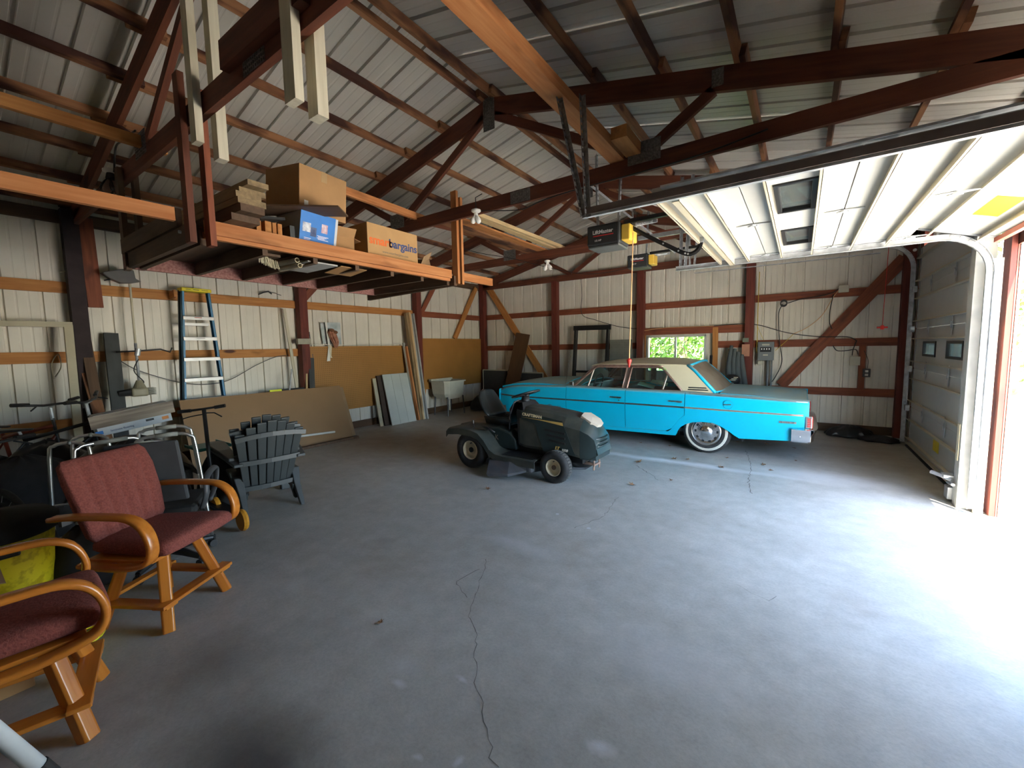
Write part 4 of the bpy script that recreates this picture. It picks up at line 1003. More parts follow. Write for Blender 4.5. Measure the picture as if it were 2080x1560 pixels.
# things at the post and hanging above the pegboard
MB().box(-7.31, -7.23, 3.84, 4.08, 1.72, 1.82).build('utility_box', mat('box_pale', (.38,.36,.28), .5), None, bevel=.005, label='small pale box fixed to the red post by the white batten', cat='box')
pp = [on(u, v, 0, -7.44) for u, v in ((650, 655), (691, 655), (694, 700), (656, 698))]
MB().add([p for p in pp] + [p + V((-.004, 0, 0)) for p in pp], [(3,2,1,0), (4,5,6,7), (0,1,5,4), (1,2,6,5), (2,3,7,6), (3,0,4,7)]).build('foil_sheet', mat('foil_blue', (.38, .46, .47), .3, col2=(.62, .66, .66), scale=6), None, label='bluish foil sheet on the wall behind the hanging rag', cat='sheet')
t = empty('hanging_rag', (-7.33, 4.60, 1.6), label='bundled pink rag hanging over the pegboard', cat='rag')
mb = MB(); rr = random.Random(9)
c0 = on(675, 675, 0, -7.35)
for k in range(7):
    aa = k / 7 * 2 * PI
    q = [c0 + V((.02*math.cos(aa), .05*math.sin(aa) - .02, .02)), c0 + V((.035*math.cos(aa), .06*math.sin(aa) + .02, -.10)), c0 + V((.025*math.cos(aa), .05*math.sin(aa) + .06, -.20)), c0 + V((.01, .02*math.sin(aa) + .05, -.29))]
    mb.tube(smooth_path(q, 4), [.028 * (1 - .6*i/12) for i in range(13)], 7)
mb.build('rag_folds', mat('pink_rag', (.30, .11, .06), .9, col2=(.50, .25, .17), scale=14), t, smooth=True)
MB().sphere(c0 + V((0, -.02, .03)), .055, 10, (1, 1.2, .8)).sphere(c0 + V((.01, .05, .0)), .045, 10, (1, 1.2, .8)).build('rag_knot', mat('brown_cloth', (.15, .07, .035), .9, var=.3), t, smooth=True)
t = empty('white_strap', (-7.38, 4.45, 1.4), label='white strap hanging in front of the pegboard', cat='strap')
MB().add([on(u, v, 0, -7.38) for u, v in ((660, 655), (664, 655), (671, 705), (667, 706), (671, 733), (664, 734))], [(0, 1, 2, 3), (3, 2, 4, 5)]).build('strap', WHITEP, t, solid=.004)
MB().add([on(u, v, 0, -7.37) for u, v in ((668, 700), (674, 703), (673, 722), (675, 727), (672, 727), (669, 712))], [(0, 1, 2, 3, 4, 5)]).build('strap_end', CREAM, t, solid=.004)
# small hook set on the top girt
MB().tube([on(u, v, 0, -7.42) for u, v in ((525, 598), (535, 594), (545, 592), (552, 597))], .012, 6).tube([on(u, v, 0, -7.42) for u, v in ((545, 592), (560, 596), (571, 600))], .005, 6).build('pulley_tool', DSTEEL, None, label='small dark tool lying on the top wall girt', cat='tool')
wire([w0(u, v, 0, -7.42) for u, v in ((240, 730), (275, 750), (330, 768), (380, 779), (430, 780), (470, 770), (520, 742), (560, 725), (585, 722))], .006, DSTEEL, label='long sagging cable across the left wall behind the ladder')
wire([w0(u, v, 0, -7.42) for u, v in ((120, 553), (135, 550), (145, 542), (146, 530))], .006, CREAM, label='short white wire at the dark corner post')
wire([w0(u, v, 0, -7.42) for u, v in ((110, 770), (105, 740), (118, 720), (124, 745), (112, 765))], .005, CREAM, label='loop of pale wire behind the white frame')
wire([w0(u, v, 0, -7.39) for u, v in ((630, 700), (680, 700), (720, 701), (770, 700), (824, 697))], .005, WHITEP, label='white cord lying along the top of the long pegboard')

# large brown sheets leaning
def sheetpx(name, pts, m, label, th=.006, cat='board'):
    """flat sheet through four wall-relative corners given as (pixel u, v, x plane)"""
    P = [on(u, v, 0, x) for u, v, x in pts]
    n = (P[1] - P[0]).cross(P[3] - P[0]).normalized() * th
    return MB().add(P + [p - n for p in P], [(3,2,1,0), (4,5,6,7), (0,1,5,4), (1,2,6,5), (2,3,7,6), (3,0,4,7)]).build(name, m, None, label=label, cat=cat)
def leansheet(y0, y1, h, xb, xt, m, label, th=.008, name='brown_sheet'):
    P = [(xb, y0, 0.0), (xb, y1, 0.0), (xt, y1, h), (xt, y0, h)]
    P = [V(p) for p in P]; n = (P[1] - P[0]).cross(P[3] - P[0]).normalized() * th
    return MB().add(P + [p - n for p in P], [(3,2,1,0), (4,5,6,7), (0,1,5,4), (1,2,6,5), (2,3,7,6), (3,0,4,7)]).build(name, m, None, label=label, cat='board')
leansheet(2.05, 4.52, .94, -6.78, -7.12, HARDB, 'large brown hardboard sheet leaning under the ladder')
leansheet(2.30, 4.62, .90, -6.84, -7.18, CARDB2, 'second brown sheet behind the large one, its edge showing at right')
yt = on(560, 795, 0, -7.15)
MB().box(-7.16, -7.13, 3.27, 3.46, .93, .97).build('yellow_tag', mat('lime_tag', (.75, .80, .02), .5, var=0), None, label='bright yellow tag on top of the brown sheet', cat='tag')
MB().box(-7.17, -7.12, 3.46, 3.84, .925, .965).build('black_bar', BLACKM, None, label='short black bar on top of the brown sheet', cat='bar')
a = on(680, 877, 0, -6.79); b = on(612, 886, 0, -6.79)
MB().tube([a, b, b + (b - a) * .5], .018, 10).build('white_pipe', WHITEP, None, label='white plastic pipe lying before the brown sheet', cat='pipe')
MB().bar((-6.6, 2.3, .02), (-6.6, 4.5, .02), .07, .04).build('floor_batten', W_DARK, None, label='dark batten on the floor at the foot of the brown sheet', cat='board')
# white slatted door panels
DPG = mat('panel_grey_white', (.47, .50, .46), .6, var=.06, scale=3)
def slat_panel(y0, y1, h, xb, xt, m, label, n=3):
    t = empty('door_panel', (xb, y0, 0), label=label, cat='door panel', group='old door panels leaning on pegboard')
    W = y1 - y0
    T = M(((0, (xt-xb)/math.hypot(xt-xb, h), h/math.hypot(xt-xb, h), xb), (1, 0, 0, y0), (0, h/math.hypot(xt-xb, h), -(xt-xb)/math.hypot(xt-xb, h), 0), (0, 0, 0, 1)))
    L = math.hypot(xt-xb, h)
    if n:
        for i in range(n):
            MB().box(i*W/n + .002, (i+1)*W/n - .002, 0, L, -.018, 0, T).build('plank', m, t, bevel=.002)
        MB().box(0, W, 0, L, -.03, -.018, T).build('backing', W_DARK, t)
    else: MB().box(0, W, 0, L, -.03, 0, T).build('panel_skin', m, t)
slat_panel(5.62, 6.30, 1.07, -7.02, -7.28, DPG, 'pale grey three-plank door panel leaning in front')
slat_panel(5.52, 6.15, 1.05, -7.12, -7.33, mat('dark_panel', (.05, .03, .02), .6), 'dark brown panel behind the pale planked one', 0)
slat_panel(5.42, 5.50, 1.0, -7.15, -7.34, WF, 'narrow white panel edge left of the dark one', 0)
# bundle of long boards by the second post
for i, (dy, x, h, m, th) in enumerate(((-.09, -7.28, 1.66, W_ORANGE, .035), (-.03, -7.31, 2.40, W_PLANK, .04), (.02, -7.27, 2.42, W_PALE, .05), (.07, -7.29, 2.38, DPG, .03), (.11, -7.24, 2.40, mat('grey_trim', (.36, .37, .36), .5), .03))):
    beam('tall_board', (x + .25, 6.50 + dy*1.1 - .04, 0.0), (x, 6.38 + dy, h), .09, th, m, None, up=(0, 1, 0),
         label=['short orange board, leftmost of the bundle by the post', 'rough tan board, second from left in the bundle', 'pale pine board in the middle of the bundle', 'pale grey board, second from right in the bundle', 'grey trim board, rightmost of the bundle by the post'][i], cat='board', group='bundle of long boards by the second post')
for i in range(2):
    beam('tall_board', (-7.10, 6.36 + i*.05, 0.0), (-7.33, 6.27 + i*.04, 1.74 - .05*i), .05, .025, (DPG, W_DARK)[i], None, up=(0, 1, 0), label=('thin grey batten leaning left of the tall boards', 'thin dark batten leaning left of the tall boards')[i], cat='board', group='bundle of long boards by the second post')
# laundry sink
def sink():
    t = empty('laundry_sink', (-7.0, 7.35, 0), label='white plastic laundry sink on thin dark legs', cat='sink')
    SK = mat('sink_plastic', (.60, .58, .46), .45, var=.05)
    def ring(z, hx, hy): 
        return [(x, y, z) for x, y in ((-hx, -hy), (hx*.6, -hy), (hx, -hy*.75), (hx, hy*.75), (hx*.6, hy), (-hx, hy))]
    mb = MB().loft([ring(.40, .20, .25), ring(.50, .24, .30), ring(.52, .245, .31), ring(.80, .27, .33), ring(.805, .30, .37), ring(.835, .30, .37), ring(.835, .26, .32), ring(.45, .20, .26)], cap=True)
    mb.build('tub', SK, t, local=True)
    MB().box(-.30, -.22, -.37, .37, .80, .87).build('tub_ledge', SK, t, local=True, bevel=.006)
    for x in (-.2, .2):
        for y in (-.27, .27): MB().tube([(x*1.1, y*1.08, 0), (x, y, .45)], .016, 8).build('leg', DSTEEL, t, local=True)
    MB().tube([(0, 0, .1), (0, 0, .41)], .022, 8).build('drain_pipe', WHITEP, t, local=True)
sink()
lean('leaning_board', 862, 790, 858, 830, -7.38, -7.2, .09, .03, W_GIRT, 'short orange board at the foot of the second post', zend=.0)
# dark heap in the corner
def heap(name, c, s, m, label, seed, cat='bag', n=26, amp=.22):
    rr = random.Random(seed); mb = MB(); rings = []
    for i in range(9):
        ph = PI/2 * i / 8; z = math.sin(ph); r = math.cos(ph) + .001
        rings.append([(r*math.cos(2*PI*j/n) * (1 + amp*math.sin(j*2.1+seed)*.5 + rr.uniform(-amp, amp)*.35), r*math.sin(2*PI*j/n) * (1 + amp*math.cos(j*1.3+seed)*.5 + rr.uniform(-amp, amp)*.35), z * (1 + rr.uniform(-amp, amp)*.35)) for j in range(n)])
    mb.loft(rings, cap=True, m=M.Translation(V(c)) @ M.Diagonal((*s, 1)))
    return mb.build(name, m, None, label=label, cat=cat, smooth=True, sub=1)
BAG = mat('bin_liner', (.012, .012, .013), .28, var=.2, bump=.6, scale=10)
CLOTH = mat('black_cloth', (.012, .012, .014), .85, var=.3, bump=.5, scale=12)
heap('black_bag', (-6.7, 8.45, 0), (.45, .5, .42), CLOTH, 'black bag heaped in the corner beside the sink', 1)
heap('black_bag', (-6.1, 8.3, 0), (.35, .35, .28), BAG, 'smaller dark bag on the floor behind the mower seat', 2)
# ---- far wall
def fw(x0, z0, x1, z1, yb, yt, wd, th, m, label, name='leaning_board'):
    return beam(name, (x0, yb, z0), (x1, yt, z1), wd, th, m, None, up=(0, -1, 0), label=label, cat='board')
fw(-6.28, 0, -5.95, 1.95, 8.75, 9.08, .42, .02, mat('brown_board', (.10, .045, .018), .6, var=.15, stretch=(.3, 1, 1)), 'wide dark brown board leaning in the corner')
def screen(x0, x1, z1, label):
    t = empty('screen_frame', ((x0+x1)/2, 9.0, 0), label=label, cat='screen')
    for a, b in (((x0, z1), (x1, z1)), ((x0, .02), (x1, .02))): beam('frame_bar', (a[0], 9.0, a[1]), (b[0], 9.0, b[1]), .02, .03, WF, t)
    for x in (x0, x1): beam('frame_side', (x, 9.0, 0), (x, 9.0, z1), .02, .03, WF, t, up=(0, 1, 0))
    MB().box(x0, x1, 9.0, 9.003, .03, z1 - .01).build('mesh', mat('insect_screen', (.06, .055, .05), .8, var=.1), t)
screen(-7.25, -6.40, .99, 'white-edged insect screen in the corner left of the brown board')
screen(-6.05, -5.32, .94, 'white-edged insect screen right of the brown board')
BF = mat('black_frame', (.010, .010, .012), .35, var=.2)
t = empty('leaning_surround', (-4.0, 9.05, 0), label='tall black door frame leaning on the far wall behind the car', cat='frame')
for x in (-4.47, -3.66): beam('frame_side', (x, 8.92, 0), (x + .03, 9.10, 1.98), .05, .115, BF, t, up=(0, 1, 0))
beam('frame_top', (-4.50, 9.10, 2.03), (-3.57, 9.10, 2.02), .05, .11, BF, t)
beam('frame_bar', (-4.4, 8.98, 1.0), (-3.7, 8.98, 1.0), .04, .05, BF, t)
# ---- wires and boxes on the far wall
JB = mat('junction_pale', (.50, .48, .38), .5, var=.04)
fy = 9.16
p = on(1560, 712, 1, fy)
t = empty('breaker_box', (-.52, fy, 1.25), label='grey electrical breaker box with black window on the far wall', cat='electrical box')
BXG = mat('box_grey', (.17, .19, .20), .5, var=.06)
MB().box(-.67, -.41, fy - .02, fy + .10, 1.27, 1.62).build('box_body', BXG, t, bevel=.006)
MB().box(-.655, -.425, fy - .03, fy - .018, 1.30, 1.60).build('box_door', BXG, t, bevel=.004)
MB().box(-.63, -.45, fy - .034, fy - .029, 1.43, 1.52).build('breaker_window', BLACK, t)
mb = MB()
for i in range(4): mb.box(-.61 + .04*i, -.595 + .04*i, fy - .04, fy - .03, 1.47, 1.50)
mb.build('breaker_switch', WHT, t)
MB().box(-.60, -.48, fy - .033, fy - .029, 1.55, 1.58).box(-.58, -.50, fy - .033, fy - .029, 1.36, 1.385).build('box_label', JB, t)
MB().box(-.66, -.58, fy - .04, fy + .02, 1.19, 1.26).build('small_cover', JB, t, bevel=.004)
MB().tube([(-.50, fy + .03, .1), (-.50, fy + .03, 1.28)], .022, 10).tube([(-.44, fy + .03, .1), (-.44, fy + .03, 1.28)], .016, 10).build('conduit', mat('conduit_grey', (.20, .22, .23), .45), t, smooth=True)
MB().box(.50, .64, fy - .02, fy + .06, 2.44, 2.56).build('junction_box', JB, None, bevel=.006, label='pale junction box on the top girt of the far wall', cat='electrical box')
MB().box(.70, .84, fy - .02, fy + .06, 1.19, 1.34).build('junction_box', JB, None, bevel=.006, label='pale timer box beside the short stud on the far wall', cat='electrical box')
t = empty('power_outlet', (.94, fy, 1.0), label='black power outlet with two white sockets on the far wall', cat='outlet')
MB().box(.885, .985, fy + .02, fy + .07, .99, 1.13).build('outlet_plate', BLACK, t, bevel=.004)
for z in (1.03, 1.09): MB().box(.91, .955, fy + .01, fy + .021, z - .02, z + .02).build('socket_face', WHITEP, t, bevel=.006)
MB().box(-.93, -.80, 9.095, 9.105, 1.35, 1.58).build('paper_note', mat('note_pink', (.45, .22, .14), .8), None, label='faded reddish paper pinned to the far post by the breaker box', cat='note')
MB().box(-.92, -.82, 9.09, 9.104, 1.62, 1.70).build('paper_note', mat('note_green', (.16, .19, .14), .8), None, label='small green-grey card on the far post above the paper', cat='note')
YW = mat('yellow_wire', (.60, .42, .04), .5)
FW = lambda *P: [w0(u, v, 1, 9.19) for u, v in P]
wire(FW((1450, 662), (1500, 658), (1540, 660), (1600, 676), (1665, 684), (1720, 684), (1740, 692)), .008, label='black cable sagging across the far wall from the post')
wire(FW((1708, 582), (1690, 595), (1650, 604), (1625, 608), (1600, 616)), .008, label='black cable from the top junction box to a coil')
wire(FW((1590, 618), (1582, 635), (1582, 670), (1584, 700), (1588, 735), (1575, 765), (1562, 782)), .008, label='black cable dropping from the coil past the breaker box')
wire(FW((1712, 583), (1695, 600), (1670, 640), (1640, 665), (1612, 678)), .006, ROPE, label='tan extension cord slanting down the far wall')
wire(FW((1612, 678), (1600, 690), (1583, 705), (1575, 712)), .005, YW, label='yellow wire end by the breaker box')
wire(FW((1693, 598), (1686, 630), (1685, 655), (1690, 668)), .008, label='black cable crossing behind the long brace')
wire(FW((1692, 702), (1700, 712), (1720, 712), (1738, 710), (1743, 720)), .008, label='black cable looping to the timer box')
wire(FW((1740, 692), (1733, 710), (1731, 722)), .008, label='black cable into the timer box')
wire(FW((1755, 712), (1763, 730), (1762, 748)), .004, label='thin wire to the black outlet')
wire(FW((1543, 552), (1540, 620), (1538, 690), (1537, 712), (1545, 724)), .007, YW, label='yellow wire running down the far post')
wire(FW((1538, 662), (1546, 680), (1552, 692)), .004, YW, label='second yellow wire into the breaker box top')
wire(FW((1180, 560), (1182, 600), (1182, 638), (1210, 650), (1260, 664), (1300, 668)), .007, label='black cable drooping over the far wall left of the window')
wire(FW((1305, 672), (1350, 666), (1400, 664), (1450, 662)), .006, ROPE, label='tan cord along the header above the window')
mb = MB()
for i in range(7):
    c_ = on(1592, 616, 1, 9.14); a_ = i * .9
    mb.tube([(c_.x + .05*math.cos(t_*PI/5), c_.y - .004*i, c_.z + .05*math.sin(t_*PI/5) + .012*math.sin(a_)) for t_ in range(11)], .008, 5)
mb.build('cable_coil', BLACK, None, label='small coil of black cable under the top girt', cat='cable')
# grey umbrella-like cloth, spear and things on the ledge behind the trunk
t = empty('folded_tarp', (-1.02, 8.95, .72), label='grey folded cloth hanging beside the far post', cat='tarp')
mb = MB()
for k in range(4):
    mb.tube(smooth_path([(-1.10 + .06*k, 9.05, 1.56 - .06*k), (-1.13 + .075*k, 9.0, 1.2), (-1.11 + .085*k, 8.97, .85), (-1.07 + .09*k, 8.95, .60)], 4), [.03 + .02*math.sin(PI*i/14) for i in range(13)], 8)
mb.build('cloth_folds', mat('grey_green_cloth', (.10, .115, .115), .8, var=.15, stretch=(1, 1, .2), scale=20), t, smooth=True)
p = on(1487, 770, 1, 8.75)
t = empty('helmet', tuple(p), label='black and cream helmet on the ledge behind the car trunk', cat='helmet')
MB().sphere(p + V((0, 0, -.02)), .15, 14, (1, .8, .75)).build('helmet_shell', BLACK, t, smooth=True)
for k in range(3): MB().box(p.x - .03 + .035*k, p.x + .07 + .02*k, p.y - .14, p.y - .10, p.z - .015 + .025*k, p.z - .003 + .025*k).build('helmet_slot', CREAM, t)
MB().box(p.x - .25, p.x + .35, p.y - .1, p.y + .3, p.z - .15, p.z - .13).build('shelf_board', W_DARK, None, label='narrow shelf board behind the trunk holding the helmet', cat='shelf')
beam('spirit_level', (-1.47, 9.05, .85), (-1.47, 9.12, 1.37), .02, .05, BLACK, None, up=(1, 0, 0), label='black and white level standing right of the window', cat='level')
lean_ = beam('wooden_stick', (-1.03, 9.05, .75), (-1.16, 9.10, 1.50), .015, .02, W_GIRT, None, label='crooked brown stick beside the grey cloth', cat='stick')
# heap by the closed door
heap('black_tarp', (.72, 8.85, 0), (.34, .2, .20), BAG, 'crumpled black plastic tarp on the floor by the closed door', 5, cat='tarp', n=34, amp=.35)
heap('black_tarp', (1.08, 8.7, 0), (.26, .22, .09), CLOTH, 'flat black cloth on the floor right of the crumpled tarp', 6, cat='tarp', n=30, amp=.35)
# ================================================================ the blue sedan (front to the left, driver's side to the camera)
CY = 7.36; HW = .91
def paint(name, c, dust):
    """car paint with dust settled on faces that look up"""
    m = mat(name, c, .38, var=.03, scale=3, coat=.08, spec=.35); nt = m.node_tree; N = nt.nodes; L = nt.links; b = N['Principled BSDF']
    src = b.inputs['Base Color'].links[0].from_socket
    ge = N.new('ShaderNodeNewGeometry'); sp = N.new('ShaderNodeSeparateXYZ'); L.new(ge.outputs['Normal'], sp.inputs[0])
    mr = N.new('ShaderNodeMapRange'); mr.inputs[1].default_value = .35; mr.inputs[2].default_value = .95; L.new(sp.outputs[2], mr.inputs[0])
    no = N.new('ShaderNodeTexNoise'); no.inputs['Scale'].default_value = 2.5; no.inputs['Detail'].default_value = 5
    mm = N.new('ShaderNodeMath'); mm.operation = 'MULTIPLY'; m2 = N.new('ShaderNodeMapRange'); m2.inputs[1].default_value = .2; m2.inputs[2].default_value = .6; m2.inputs[3].default_value = .68; m2.inputs[4].default_value = .96
    L.new(no.outputs[0], m2.inputs[0]); L.new(mr.outputs[0], mm.inputs[0]); L.new(m2.outputs[0], mm.inputs[1])
    mx = N.new('ShaderNodeMixRGB'); L.new(mm.outputs[0], mx.inputs[0]); L.new(src, mx.inputs[1]); mx.inputs[2].default_value = (*dust, 1)
    L.new(mx.outputs[0], b.inputs['Base Color'])
    r2 = N.new('ShaderNodeMapRange'); r2.inputs[3].default_value = .30; r2.inputs[4].default_value = .8; L.new(mm.outputs[0], r2.inputs[0]); L.new(r2.outputs[0], b.inputs['Roughness'])
    return m
CARB = paint('car_blue', (.001, .40, .60), (.30, .33, .25))
CARR = paint('car_cream_roof', (.52, .47, .32), (.46, .37, .24))
COPP = mat('window_trim_faded', (.30, .19, .15), .35, .6, var=.2, scale=20)
SILL = mat('trim_anodised', (.50, .48, .44), .3, .9, var=.1)
STRIP = mat('trim_dark', (.085, .08, .08), .4, .5, var=.2)
TRIML = mat('trim_light', (.55, .50, .42), .3, .7, var=.1)
CGL = glass_mat('car_glass', (.74, .82, .78), dust=.05, dcol=(.2, .2, .17))
CGLD = glass_mat('car_glass_dusty', (.45, .45, .40), dust=.88, dcol=(.19, .145, .10))
INTR = mat('interior_dark', (.02, .03, .03), .8, var=.3)
TEAL = mat('interior_teal', (.03, .13, .12), .6, var=.2)
GAP = mat('gap_black', (.006, .008, .01), .9)
def interp(T, x):
    if x <= T[0][0]: return T[0][1]
    for (a, p), (b, q) in zip(T, T[1:]):
        if x <= b: return p + (q - p) * (x - a) / (b - a)
    return T[-1][1]
ZS = [(-4.84, .76), (-4.76, .80), (-4.6, .835), (-4.3, .86), (-3.35, .885), (-2.3, .875), (-1.4, .865), (-.6, .845), (.11, .82)]
WS = [(-4.86, .83), (-4.8, .865), (-4.6, .895), (-4.2, .91), (-.4, .91), (.0, .90), (.13, .875)]
ZL = [(-4.84, .36), (-4.6, .30), (-4.42, .26), (-3.45, .20), (-2.8, .205), (-1.5, .225), (-.66, .275), (-.04, .31), (.15, .32)]
RA = [(-1.515, .225), (-1.48, .31), (-1.44, .365), (-1.37, .415), (-1.28, .45), (-1.15, .47), (-1.0, .468), (-.9, .43), (-.8, .37), (-.72, .31), (-.66, .275)]
FA = [(-4.42, .26), (-4.37, .38), (-4.28, .47), (-4.15, .535), (-3.98, .56), (-3.83, .535), (-3.70, .46), (-3.58, .35), (-3.50, .26), (-3.45, .20)]
def zlow(x):
    z = interp(ZL, x)
    if -1.515 <= x <= -.66: z = interp(RA, x)
    if -4.42 <= x <= -3.45: z = interp(FA, x)
    return z
def ywid(x, z):
    w_ = interp(WS, x); zs = interp(ZS, x)
    if z > .66: return w_ - .0 - .02 * max(0, (z - .66) / max(.01, zs - .66)) ** 2
    return w_ - .045 * ((.66 - z) / .45) ** 1.6
def side_piece(name, x0, x1, s, parent, zb=None, top=True, **kw):
    xs = sorted({round(x, 4) for x in [x0, x1] + [x for x, _ in RA + FA] + [x0 + (x1-x0)*i/10 for i in range(11)] if x0 - 1e-6 <= x <= x1 + 1e-6})
    rings = []
    for x in xs:
        zs = interp(ZS, x); zl = zlow(x)
        if zb is not None: zl = max(zl, zb(x))
        hi = .66; r = []
        if top: r += [(ywid(x, zs) - .10, zs + .028), (ywid(x, zs) - .035, zs + .024)]
        r += [(ywid(x, zs) - .008, zs + .008), (ywid(x, zs - .012) + .004, zs - .012), (ywid(x, .78), min(.78, zs - .03)), (ywid(x, .70), .70), (ywid(x, .655), .655)]
        for k in range(1, 6):
            z = .655 + (zl - .655) * k / 5; r.append((ywid(x, z), z))
        r.append((ywid(x, zl) - .03, zl + .0)); r.append((ywid(x, zl) - .05, zl + .02))
        rings.append([V((x, CY + s*y, z)) for y, z in r])
    return MB().loft(rings, closed=False).build(name, CARB, parent, smooth=True, solid=.006, **kw)
car = empty('car', (-2.35, CY, 0), label='old turquoise blue four-door sedan with cream roof and whitewall tyres', cat='car')
g = .004
def door_low(a, b):  # rocker line under the doors
    return lambda x: interp([(-3.4, .262), (-2.3, .270), (-1.5, .285)], x)
for s in (-1, 1):
    side_piece('front_fender', -4.84, -3.35 - g, s, car)
    side_piece('quarter_panel', -1.385 + g, .12, s, car, zb=None)
    fdr = side_piece('front_door', -3.35 + g, -2.29 - g, s, car, zb=door_low(0, 0), top=True)
    rdr = side_piece('rear_door', -2.29 + g, -1.385 - g, s, car, zb=lambda x: max(interp([(-3.4, .262), (-2.3, .270), (-1.62, .285)], x), interp([(-1.64, .0), (-1.6, .29), (-1.52, .40), (-1.45, .50), (-1.385, .55)], x)))
    # rocker and the strip of quarter between door edge and arch
    mb = MB(); rings = []
    for x in [-3.45 + i*.1 for i in range(20)] + [-1.515]:
        zt = interp([(-3.45, .258), (-2.3, .266), (-1.5, .281)], x); zl = zlow(x) if x > -3.44 else .20
        rings.append([V((x, CY + s*ywid(x, zt), zt)), V((x, CY + s*ywid(x, (zt+zl)/2), (zt+zl)/2)), V((x, CY + s*ywid(x, zl), zl)), V((x, CY + s*(ywid(x, zl) - .06), zl + .01))])
    mb.loft(rings, closed=False); mb.build('rocker_panel', CARB, car, smooth=True, solid=.006)
    mb = MB(); rings = []
    for x in (-1.62, -1.58, -1.53, -1.515, -1.48, -1.44, -1.40, -1.381):
        zt = max(.281, interp([(-1.64, .275), (-1.6, .285), (-1.52, .395), (-1.45, .495), (-1.385, .545)], x)); zl = zlow(x)
        rings.append([V((x, CY + s*(ywid(x, zt + (zl-zt)*k/4)), zt + (zl-zt)*k/4)) for k in range(5)] + [V((x, CY + s*(ywid(x, zl) - .05), zl + .01))])
    mb.loft(rings, closed=False); mb.build('rear_sill', CARB, car, smooth=True, solid=.006)
    # black backing seen through the gaps
    mb = MB()
    for x0, x1 in ((-3.44, -1.52), (-.64, .02)): mb.box(x0, x1, min(CY + s*.80, CY + s*.83), max(CY + s*.80, CY + s*.83), .30, .80)
    mb.box(-4.7, -4.45, min(CY + s*.78, CY + s*.80), max(CY + s*.78, CY + s*.80), .35, .75)
    for x0, x1, zc_ in ((-1.52, -.64, .52), (-4.45, -3.44, .60)): mb.box(x0, x1, min(CY + s*.80, CY + s*.83), max(CY + s*.80, CY + s*.83), zc_, .80)
    mb.build('inner_structure', GAP, car)
    # wheel wells
    for x0, x1, zt in ((-1.54, -.62, .50), (-4.45, -3.42, .60)):
        mb = MB(); n = 12; ri = []
        for i in range(n + 1):
            x = x0 + (x1-x0) * i / n; q = (i/n - .5) * 2; z = .22 + (zt - .22) * math.sqrt(max(0, 1 - q*q)) ** .8
            ri.append([V((x, CY + s*.86, z)), V((x, CY + s*.45, z))])
        mb.loft(ri, closed=False); mb.box(x0, x1, CY + s*.45 - .01, CY + s*.45 + .01, .15, zt); mb.build('wheel_well', GAP, car)
    # trim strip (dark to the rear door, bright after), beltline moulding
    def strip(x0, x1, z0f, h, m, name='trim_strip', out=.006):
        rings = []
        for i in range(13):
            x = x0 + (x1-x0) * i / 12; z = interp(z0f, x)
            rings.append([V((x, CY + s*(ywid(x, z + q*h) + o), z + q*h)) for q, o in ((-.5, .0), (-.35, out), (.35, out), (.5, 0))])
        return MB().loft(rings, closed=False).build(name, m, car, smooth=False)
    ST = [(-4.78, .69), (-4.4, .675), (-3.3, .67), (-2.3, .67), (-1.4, .665), (.05, .655)]
    for a, b in ((-4.78, -3.355), (-3.345, -2.295), (-2.285, -1.39)): strip(a, b, ST, .030, STRIP)
    strip(-1.38, .06, ST, .028, TRIML); strip(-1.38, .06, ST, .012, COPP, out=.009)
    strip(-1.30, .10, [(-1.3, .878), (-.6, .853), (.11, .826)], .012, SILL, name='belt_moulding', out=.014)
    for x0 in (-2.56, -1.63):   # door handles
        zz = interp([(-2.6, .762), (-1.4, .747)], x0); y = CY + s*(.91 + .012)
        mb = MB().box(x0 + .02, x0 + .17, min(y - s*.02, y + s*.012), max(y - s*.02, y + s*.012), zz - .009, zz + .012).box(x0 + .14, x0 + .215, min(y - s*.02, y + s*.02), max(y - s*.02, y + s*.02), zz - .014, zz + .012)
        mb.add([(x0 - .02, y - s*.02, zz), (x0 + .02, y - s*.02, zz + .010), (x0 + .02, y + s*.01, zz + .010), (x0 + .02, y + s*.01, zz - .008), (x0 + .02, y - s*.02, zz - .008)], [(0, 1, 2), (0, 2, 3), (0, 3, 4)])
        par = [o for o in (fdr if x0 < -2 else rdr,)][0]
        mb.build('door_handle', CHROME, par, bevel=.003)
        if x0 < -2: MB().tube([(x0 + .17, y - s*.02, zz - .045), (x0 + .17, y - s*.002, zz - .045)], .010, 10).build('key_lock', DSTEEL, par)
    # taillight, side marker badge
    y = CY + s*.875
    MB().box(.085, .155, min(y, y + s*.02), max(y, y + s*.02), .495, .645).build('taillight_bezel', CHROME, car, bevel=.004)
    tl = MB()
    for k in range(5): tl.box(.105, .140, min(y + s*.018, y + s*.026), max(y + s*.018, y + s*.026), .512 + k*.024, .526 + k*.024)
    tl.build('taillight_lens', RED, car)
    MB().box(.155, .165, min(y, y - s*.10), max(y, y - s*.10), .495, .645).build('taillight_lens', RED, car)
MB().tube([(-.81, 6.446, .745), (-.81, 6.451, .745)], .062, 24).build('fuel_door_ring', mat('car_blue_shadow', (.01, .20, .30), .4), car)
MB().tube([(-.81, 6.442, .745), (-.81, 6.451, .745)], .057, 24).build('fuel_door', CARB, car)
MB().tube([(-.86, 6.438, .742), (-.77, 6.438, .748)], .009, 8, flat=(.6, 1)).build('fuel_handle', CHROME, car)
TX = M.Translation((-3.60, 6.438, .53)) @ M.Rotation(PI/2, 4, 'X')
text('script_badge', 'Classic', .105, CHROME, TX, car, shear=.35, ext=.003)
MB().box(-3.72, -3.52, 6.444, 6.45, .472, .480).build('badge_underline', CHROME, car)
